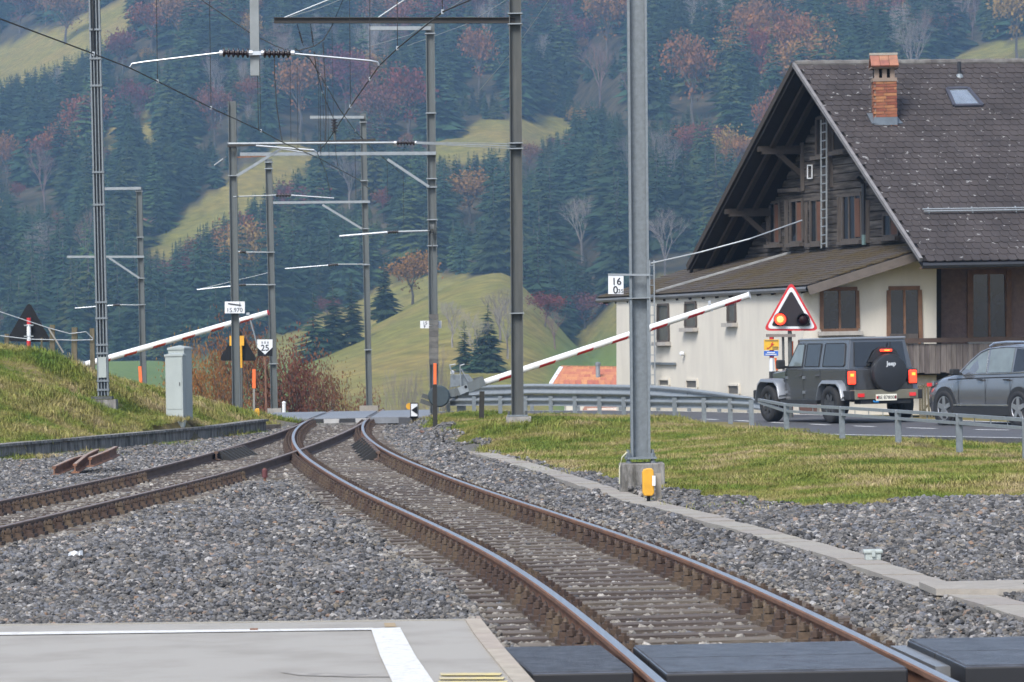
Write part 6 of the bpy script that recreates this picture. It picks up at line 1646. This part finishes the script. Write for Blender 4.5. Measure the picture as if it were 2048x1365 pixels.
MB().prism([pw(1862, 740, .2), pw(2250, 735, .2), pw(2250, 860, .2), pw(1862, 860, .2)], -nF*.1).build('cellar_wall', mat('dark_cellar', (.06, .05, .04), rough=.95), house)
# picket fence under the balcony
t = thing('picket_fence', 'rough grey brown picket fence in the shade under the balcony', 'fence', bw(1860, 830, .2))
for i in range(9):
    u = 1838 + i*6.2; MB().bar(bw(u+random.uniform(-2, 2), 768+random.uniform(-4, 4), .25), bw(u+random.uniform(-3, 3), 835, .25), .05, .03).build('picket', M_wood, t)
MB().bar(bw(1836, 774, .22), bw(1900, 773, .22), .06, .05).build('rail', M_wood, t); MB().bar(bw(1840, 830, .22), bw(1885, 776, .22), .05, .04).build('brace', M_wood, t)
# ---- neighbour's clay tiled roof
nh = thing('neighbour_house', 'small house roof of bright clay tiles beyond the road', 'house', (3, 152, -4))
R0, R1 = P(1123, 738, 152.5), P(1345, 741, 152.5); E0, E1 = P(1102, 771, 149), P(1345, 774, 149)
rr_ = MB().prism([R0, R1, E1, E0], (0, .05, -.12)).build('roof', M_beam, nh)
n2 = (R1-R0).cross(E0-R0).normalized()
if n2.z < 0: n2 = -n2
d1, d2 = (R1-R0).normalized(), (E0-R0); S2 = d2.length; d2n = (d2 - d1*d2.dot(d1)); Sp = d2n.length; d2n.normalize()
R2 = Matrix((d1, -d2n, n2)).transposed() @ Matrix.Rotation(.06, 3, 'X')
tm2 = MB().box((0, 0, 0), (.215, .80, .05)).box((.085, 0, .03), (.06, .80, .03)); M_clayN = mat('bright_clay_tile', (.50, .19, .095), col2=(.36, .135, .075), rough=.85, scale=5, rnd=.15); q = tm2.build('clay_tile', M_clayN, None); ct_me = q.data; bpy.data.objects.remove(q)
nr2 = 6
for r in range(nr2):
    f = (r+.5)/nr2; x0 = R0.lerp(E0, f); L_ = (R1.lerp(E1, f) - x0).length
    for c in range(int(L_/.23)):
        if c*.23 > 3.4: break
        o = bpy.data.objects.new('clay_tile', ct_me); COL.objects.link(o); o.parent = rr_
        o.matrix_local = Matrix.Translation(x0 + d1*(c+.5)*.23 + n2*(.05+random.uniform(0, .01)) - nh.location) @ R2.to_4x4(); o.scale = (1, Sp/nr2*1.25/.80, 1)
MB().bar(R0 + n2*.05, E0 + n2*.05, .16, .10).build('verge_board', M_signW, nh); MB().bar(R0 + UP*.08, R1 + UP*.08, .22, .10).build('ridge', M_clay, nh)
bk = R0 + Vector((.35, 3.4, -.75)); MB().prism([R0, bk, bk + (R1-R0), R1], (0, 0, -.1)).build('roof', M_beam, nh)
MB().box(((R0+E1)/2).to_tuple()[:2] + (-3.3,), ((R1-R0).length*.92, 5.2, 6.0)).build('wall', M_plast, nh)
MB().prism([R0+Vector((.25, -.2, -.25)), E0+Vector((.3, .3, -.1)), bk+Vector((.1, -.3, -.1))], (.1, 0, 0)).build('gable', M_beam, nh)
vp = P(1196, 757, 150.4); MB().cyl(vp, vp + UP*.55, .09, n=10).build('vent_pipe', M_galvL, nh); MB().lathe(vp + UP*.5, (0, 0, 1), [(.12, 0), (.12, .1), (.001, .16)], 10).build('vent_cap', M_galv, nh)
lr = thing('shed_roof', 'low clay tiled shed roof glimpsed under the guard rail', 'shed', P(1205, 830, 135)); MB().prism([P(1170, 811, 137), P(1236, 812, 137), P(1240, 826, 134), P(1162, 826, 134)], (0, .03, -.1)).build('roof', M_clay, lr)
MB().box(P(1205, 850, 136), (1.1, 1.8, 1.2)).build('wall', M_plast, lr)
# ================================================================== cars
M_tyre = mat('tyre_rubber', (.016, .016, .017), rough=.8, scale=20)
M_rim = mat('alloy_rim', (.52, .53, .55), rough=.3, metal=.8)
M_rimd = mat('dark_rim', (.10, .10, .105), rough=.4, metal=.6)
M_cgl = mat('car_glass', (.012, .013, .015), rough=.04, spec=.8)
M_cglL = mat('clear_car_glass', (.16, .19, .19), rough=.05, spec=.8)
M_jgrey = mat('granite_paint', (.095, .098, .104), rough=.24, metal=.45, coat=.6, scale=2, var=.04)
M_jflare = mat('flare_paint', (.20, .215, .235), rough=.35, metal=.2, coat=.3, scale=2, var=.04)
M_plast2 = mat('black_plastic', (.02, .02, .021), rough=.6)
M_olive = mat('bumper_olive', (.22, .205, .15), rough=.4, metal=.2, scale=3)
M_tail = mat('lit_brake_lamp', (.7, .05, .03), emit=(1.0, .045, .012), estr=.85)
M_tailc = mat('lit_brake_core', (.9, .3, .05), emit=(1.0, .22, .02), estr=1.1)
M_glow_red = mat('red_glow_lens', (.45, .02, .03), rough=.2, spec=.8, emit=(1, .05, .04), estr=.15)  # faint glow put into the red lens material, no lamp behind it
M_plate_glow = mat('number_plate', (.78, .76, .66), rough=.5, emit=(1, .9, .65), estr=.06)  # plate given a faint warm glow of its own, as if lit
def wheel(par, x, y, r, w, side, mrim, nsp=5, rr=.66):
    o = MB().lathe((x - side*w/2, y, r), (side, 0, 0), [(r*.62, 0), (r*.93, 0), (r, w*.12), (r, w*.88), (r*.93, w), (r*rr, w*1.0), (r*rr*.97, w*.9)], 28).build('wheel', M_tyre, par, True, 'full')
    MB().lathe((x + side*w*.28, y, r), (side, 0, 0), [(.001, 0), (r*rr, 0)], 28).build('rim_well', M_plast2, o, True)
    MB().lathe((x + side*w*.44, y, r), (side, 0, 0), [(r*rr, 0), (r*rr*.92, .0), (r*rr*.88, -.02)], 28).build('rim_lip', mrim, o, True)
    MB().lathe((x + side*w*.40, y, r), (side, 0, 0), [(.001, .02), (r*.14, .02), (r*.16, 0)], 14).build('hub', mrim, o, True)
    for k in range(nsp):
        a = 6.283*k/nsp + .3; c, s = math.cos(a), math.sin(a); px = x + side*w*.40
        t = .11*r + .012
        MB().prism([(px, y + c*r*.1 - s*t, r + s*r*.1 + c*t), (px, y + c*r*rr*.95 - s*t*.8, r + s*r*rr*.95 + c*t*.8), (px, y + c*r*rr*.95 + s*t*.8, r + s*r*rr*.95 - c*t*.8), (px, y + c*r*.1 + s*t, r + s*r*.1 - c*t)], (side*.015, 0, 0)).build('spoke', mrim, o, True)
    return o
def place(root, wx, wy, contact, rz):
    R = Matrix.Rotation(rz, 3, 'Z'); p = Vector((contact.x, contact.y, .004)) - R @ Vector((wx, wy, 0)); root.location = (p.x, p.y, .004); root.rotation_euler = (0, 0, rz)
# ---------------------------------------------------------------- boxy off-roader
jp = thing('off_road_car', 'dark grey boxy off-road car with a black spare wheel cover and lit brake lamps', 'car')
J = lambda mb, name, m, par=jp, **k: mb.build(name, m, par, True, **k)
HWt = .79
# tub
prof = [(-1.98, .62), (-1.98, 1.16), (.98, 1.16), (1.02, .80), (.98, .47), (-.80, .47), (-.92, .62), (-1.05, .86), (-1.65, .86), (-1.76, .62)]
J(MB().prism([(-HWt, y, z) for y, z in prof], (2*HWt, 0, 0)), 'body', M_jgrey, bevel=.02)
# bonnet
h0 = [(-.70, .98, 1.16), (.70, .98, 1.16), (.55, 2.12, 1.08), (-.55, 2.12, 1.08)]
J(MB().prism([Vector(p) for p in h0], (0, 0, -.40)), 'bonnet', M_jgrey, bevel=.03)
J(MB().box((0, 2.17, .88), (1.15, .08, .46)), 'grille', M_jgrey); J(MB().box((0, 1.4, .70), (1.0, 1.5, .3)), 'engine_bay', M_plast2)
J(MB().box((0, 2.36, .60), (1.7, .26, .2)), 'front_bumper', M_plast2, bevel=.03)
# cabin
def cab(t_, zz):  # half-width and y range of the cabin shell at height zz
    f = (zz-1.16)/.64; return HWt - .01 - .115*f, -1.97 + .10*f, .98 - .50*f
w0, r0, f0 = cab(0, 1.16); w1, r1, f1 = cab(0, 1.80)
cabm = MB(); cabm.quadgrid([[(-w0, r0, 1.16), (w0, r0, 1.16), (w0, f0, 1.16), (-w0, f0, 1.16)], [(-w1, r1, 1.78), (w1, r1, 1.78), (w1, f1, 1.78), (-w1, f1, 1.78)]], 0, True)
cabm.poly([(-w1, r1, 1.78), (w1, r1, 1.78), (w1, f1, 1.78), (-w1, f1, 1.78)])
J(cabm, 'cabin', M_jgrey, bevel=.025)
J(MB().prism([(-w1-.01, r1-.03, 1.78), (w1+.01, r1-.03, 1.78), (w1+.01, f1+.03, 1.765), (w1*.8, f1+.12, 1.76), (-w1*.8, f1+.12, 1.76), (-w1-.01, f1+.03, 1.765)], (0, 0, .06)), 'roof_panel', M_jflare, bevel=.025)
J(MB().box((0, -.55, 1.845), (1.30, .02, .008)), 'roof_seam', M_plast2)
def side_pt(side, y, z, off=.006): w, _, _ = cab(0, z); return Vector((side*(w+off), y, z))
def sidewin(side, pts, m, name):
    q = [side_pt(side, y, z, .012) for y, z in pts]; o = MB().prism(q, (-side*.03, 0, 0)); o = J(o, name, m)
    J(MB().tube(q + [q[0]], .011, 5), 'window_seal', M_plast2, o); return o
for s in (-1, 1):
    sidewin(s, [(.86, 1.22), (.53, 1.68), (.50, 1.71), (.20, 1.71), (.18, 1.69), (.18, 1.22)], M_cglL if s < 0 else M_cgl, 'side_window')
    sidewin(s, [(.05, 1.22), (.05, 1.69), (.02, 1.71), (-.58, 1.71), (-.61, 1.69), (-.61, 1.22)], M_cgl, 'side_window')
    sidewin(s, [(-.80, 1.22), (-.80, 1.69), (-.83, 1.71), (-1.68, 1.71), (-1.72, 1.68), (-1.80, 1.26), (-1.76, 1.22)], M_cgl, 'side_window')
    for y in (.95, .12, -.70): J(MB().box((s*(HWt+.001), y, .85), (.006, .012, .62)), 'door_seam', M_plast2)
    J(MB().bar((s*(HWt+.004), .98, 1.165), (s*(HWt+.004), -1.98, 1.165), .01, .012), 'waist_line', M_jflare)
    for y in (.22, -.58):
        J(MB().box((s*(HWt+.02), y, 1.02), (.035, .15, .035)), 'door_handle', M_jgrey, bevel=.01)
    for y in (.92, .09):
        for z in (.98, .66): J(MB().box((s*(HWt+.012), y-.03, z), (.03, .09, .06)), 'hinge', M_jflare)
    J(MB().box((s*.99, .80, 1.27), (.20, .10, .20)), 'mirror', M_plast2, bevel=.03); J(MB().bar((s*.78, .85, 1.2), (s*.92, .82, 1.22), .05, .05), 'mirror_arm', M_plast2)
    J(MB().box((s*(HWt+.05), .15, .45), (.12, 1.75, .09)), 'side_sill', M_plast2)
    for yc, nm in ((-1.35, 'rear'), (1.62, 'front')):
        arc = [(-.60, .60), (-.50, .86), (-.36, .955), (.30, .965), (.44, .88), (.58, .52)] if nm == 'front' else [(-.62, .58), (-.50, .84), (-.36, .925), (.30, .935), (.44, .86), (.56, .58)]
        rows = []
        for (dy, z) in arc:
            k = 1 if True else 0; yy = yc + (dy if nm == 'rear' else dy)
            rows.append([(s*.70, yy, z+.0), (s*.93, yy, z-.015), (s*.95, yy, z-.05), (s*.95, yy, z-.085), (s*.92, yy, z-.09), (s*.70, yy, z-.07)])
        J(MB().quadgrid(rows, 0, True), 'wheel_arch', M_jflare, smooth=True)
        J(MB().box((s*.60, yc, .70), (.25, 1.0, .45)), 'wheel_well', M_plast2)
        wheel(jp, s*.80, yc, .405, .26, s, M_rimd, 7, .60)
J(MB().prism([(-.66, .93, 1.21), (.66, .93, 1.21), (.62, .55, 1.73), (-.62, .55, 1.73)], (0, .03, .01)), 'windscreen', M_cgl)
J(MB().prism([(-.62, -1.985, 1.22), (.62, -1.985, 1.22), (.575, -1.90, 1.73), (-.575, -1.90, 1.73)], (0, -.012, 0)), 'rear_window', M_cgl)
J(MB().bar((.25, -1.985, 1.72), (.18, -2.01, 1.5), .02, .02), 'wiper', M_plast2)
for s in (-1, 1):
    o = J(MB().box((s*.735, -2.04, .975), (.18, .10, .28)), 'tail_lamp', M_tail, bevel=.02); J(MB().box((s*.74, -2.088, 1.03), (.08, .02, .06)), 'lamp_core', M_tailc, o); J(MB().box((s*.735, -2.02, .975), (.22, .06, .33)), 'lamp_surround', M_plast2, o)
    J(MB().box((s*.52, -2.005, .78), (.30, .05, .16)), 'rear_panel', M_jgrey)
    J(MB().box((s*.62, -2.255, .60), (.15, .02, .075)), 'fog_lamp', M_glow_red)
    J(MB().box((s*.80, -2.05, .60), (.16, .35, .2)), 'bumper_end', M_plast2, bevel=.02)
bm_ = MB(); bm_.prism([(-.82, -2.10, .50), (-.82, -2.10, .70), (-.70, -2.24, .72), (.70, -2.24, .72), (.82, -2.10, .70), (.82, -2.10, .50)], (0, .02, 0)); bm_.box((0, -2.13, .61), (1.52, .22, .20)); J(bm_, 'rear_bumper', M_olive, bevel=.025)
J(MB().box((0, -2.05, .46), (1.2, .3, .1)), 'underbody', M_plast2)
J(MB().tube([(-.30, -2.2, .47), (-.30, -2.27, .45), (-.22, -2.27, .45), (-.22, -2.2, .47)], .018, 6), 'tow_hook', mat('blue_hook', (.02, .22, .55)))
SC = Vector((.10, -2.02, 1.06))
o = J(MB().lathe(SC, (0, -1, 0), [(.28, 0), (.395, .03), (.41, .08), (.41, .20), (.395, .235), (.35, .25), (.001, .26)], 36), 'spare_wheel_cover', mat('cover_vinyl', (.02, .021, .024), rough=.5, scale=5), smooth=True)
text_mb('Jeep', SC + Vector((0, -.262, .19)), (1, 0, 0), (0, 0, 1), .125, .004, bold=.03).build('lettering', mat('cover_letter', (.72, .74, .75), rough=.5), o, True)
o = J(MB().box((.10, -2.06, 1.545), (.26, .08, .05)), 'high_brake_lamp', M_tail, bevel=.012); J(MB().box((.10, -2.105, 1.545), (.12, .012, .025)), 'lamp_core', M_tailc, o)
J(MB().prism([(-.32, -2.0, 1.30), (.5, -2.0, 1.30), (.34, -1.99, 1.56), (.22, -1.985, 1.62), (-.02, -1.985, 1.62), (-.14, -1.99, 1.56)], (0, -.03, 0)), 'lamp_bracket', M_plast2)
o = J(MB().box((-.02, -2.262, .545), (.50, .012, .135)), 'number_plate', M_plate_glow)
text_mb('BE 878008', Vector((-.005, -2.270, .545)), (1, 0, 0), (0, 0, 1), .075, .003, bold=.01).build('lettering', M_letter, o, True)
for s in (-1, 1): J(MB().box((-.02+s*.222, -2.270, .545), (.035, .004, .06)), 'plate_crest', M_red, o)
place(jp, -.80, -1.35, PZ(1669, 847, 0.004), math.radians(22.5))
# ---------------------------------------------------------------- rounded crossover
tg = thing('crossover_car', 'dark grey crossover car with silver roof rails cut off by the right edge', 'car')
T = lambda mb, name, m, par=tg, **k: mb.build(name, m, par, True, **k)
M_tgrey = mat('metallic_grey_paint', (.175, .18, .19), rough=.2, metal=.55, coat=.8, scale=2, var=.03)
M_chr = mat('bright_trim', (.75, .76, .78), rough=.2, metal=.9)
#        y     top   hw    roofhw belt
ST = [(2.24, .62, .55, .40, .60), (2.19, .82, .74, .60, .72), (2.0, .93, .84, .66, .80), (1.55, 1.02, .895, .70, .90), (1.08, 1.09, .91, .70, .985), (.92, 1.17, .912, .70, 1.00),
      (.55, 1.39, .914, .67, 1.02), (.15, 1.57, .915, .63, 1.035), (-.35, 1.635, .915, .62, 1.045), (-.95, 1.64, .915, .615, 1.06), (-1.45, 1.60, .912, .60, 1.075), (-1.80, 1.545, .905, .58, 1.09), (-2.02, 1.30, .885, .57, 1.08), (-2.13, 1.06, .86, .57, 1.0), (-2.22, .85, .82, .55, .80), (-2.24, .45, .78, .5, .44)]
rows = []
for y, zt, hw, rw, zb in ST:
    half = [(hw*.90, .22), (hw*.985, .40), (hw, .62), (hw*.975, min(.86, zb-.05)), (hw*.945, zb), (rw+.05, zt-.035), (rw-.06, zt), (0, zt+.02)]
    rows.append([(-x, y, z) for x, z in half] + [(x, y, z) for x, z in reversed(half[:-1])])
mb = MB(); mb.quadgrid(rows, 0)
mb.poly([Vector(p) for p in rows[0]]); mb.poly([Vector(p) for p in rows[-1][::-1]])
n = len(rows[0]); k = 0
for i in range(len(rows)-1):
    for j in range(n-1):
        y = (ST[i][0]+ST[i+1][0])/2
        if i in (5, 6) and j in (5, 6, 7, 8): mb.m[k] = 1
        if i == 12 and j in (5, 6, 7, 8): mb.m[k] = 1
        k += 1
T(mb, 'body', [M_tgrey, M_cgl], smooth=True)
def tside(side, y, z, off=.008):
    ys = [s[0] for s in ST]; i = max(k for k in range(len(ST)) if ys[k] >= y); i = min(i, len(ST)-2); f = (ys[i]-y)/(ys[i]-ys[i+1])
    g = lambda c: ST[i][c]*(1-f)+ST[i+1][c]*f
    zt, hw, rw, zb = g(1), g(2), g(3), g(4); x0, x1 = hw*.945, rw+.05; u_ = min(max((z-zb)/max(zt-.035-zb, .01), 0), 1)
    return Vector((side*(x0+(x1-x0)*u_+off), y, z))
for s in (-1, 1):
    for pts, m in (([(.86, 1.06), (.58, 1.28), (.28, 1.45), (.02, 1.525), (-.12, 1.07)], M_cglL), ([(-.20, 1.07), (-.08, 1.535), (-.60, 1.565), (-.92, 1.555), (-1.02, 1.085)], M_cglL), ([(-1.09, 1.09), (-1.00, 1.55), (-1.38, 1.52), (-1.62, 1.40), (-1.66, 1.22), (-1.55, 1.12)], M_cgl)):
        q = [tside(s, y, z, .010) for y, z in pts]; T(MB().prism(q, (-s*.02, 0, 0)), 'side_window', m)
    loop = [(.92, 1.03), (.58, 1.315), (.28, 1.485), (.0, 1.555), (-.60, 1.59), (-1.05, 1.585), (-1.42, 1.545), (-1.68, 1.42), (-1.74, 1.22), (-1.60, 1.085), (-1.1, 1.065), (-.2, 1.045), (.92, 1.03)]
    T(MB().tube([tside(s, y, z, .014) for y, z in loop], .012, 5), 'window_trim', M_chr)
    T(MB().tube([(s*.60, .10, 1.60), (s*.60, -.05, 1.66), (s*.595, -.5, 1.685), (s*.59, -1.1, 1.68), (s*.585, -1.55, 1.63), (s*.58, -1.65, 1.59)], .024, 6), 'roof_rail', M_chr)
    T(MB().tube([tside(s, 1.25, .93, .012), tside(s, .5, .955, .012), tside(s, -.5, .975, .012), tside(s, -1.5, .985, .012), tside(s, -1.95, .99, .01)], .012, 5), 'crease_shade', M_plast2)  # dark strip painted in for the shade along the body crease
    T(MB().bar((s*.915, 1.0, .42), (s*.915, -1.05, .42), .02, .03), 'sill_trim', M_chr); T(MB().box((s*.90, 0, .30), (.05, 2.1, .16)), 'sill', M_plast2)
    for y in (.82, -.16, -1.05): T(MB().box((s*.917, y, .70), (.006, .01, .56)), 'door_seam', M_plast2)
    for y in (.02, -.92): T(MB().box((s*.925, y, .93), (.03, .17, .03)), 'door_handle', M_plast2)
    T(MB().box((s*1.02, .78, 1.09), (.20, .12, .13)), 'mirror', M_plast2, bevel=.03); T(MB().box((s*.93, .74, 1.05), (.1, .06, .04)), 'mirror_arm', M_plast2)
    for yc in (1.34, -1.34):
        T(MB().lathe((s*.90, yc, .37), (s, 0, 0), [(.001, .018), (.425, .018), (.425, 0), (.40, -.1)], 30), 'wheel_arch', M_plast2)
        wheel(tg, s*.835, yc, .355, .215, s, M_rim, 5, .70)
    T(MB().prism([(s*.70, 2.06, .80), (s*.86, 1.80, .90), (s*.86, 1.80, .80), (s*.72, 2.1, .70)], (s*.03, .02, .01)), 'head_lamp', M_cglL)
    T(MB().prism([(s*.895, -1.62, .93), (s*.885, -1.80, 1.0), (s*.83, -2.16, 1.0), (s*.84, -2.17, .86), (s*.905, -1.80, .88)], (s*.02, 0, 0)), 'tail_lamp', M_tail)
    T(MB().box((s*.62, -2.20, .93), (.40, .05, .12)), 'tail_lamp', M_tail)
T(MB().box((0, -2.22, .42), (1.5, .08, .18)), 'rear_bumper', M_plast2); T(MB().lathe((.0, 2.22, .75), (0, 1, 0), [(.001, .02), (.06, .02), (.06, 0)], 12), 'badge', M_chr)
T(MB().box((-.86, 1.98, .83), (.06, .10, .07)), 'indicator', M_glow_red)
place(tg, -.90, 1.34, PZ(1891, 851, 0.004), math.radians(26.5))
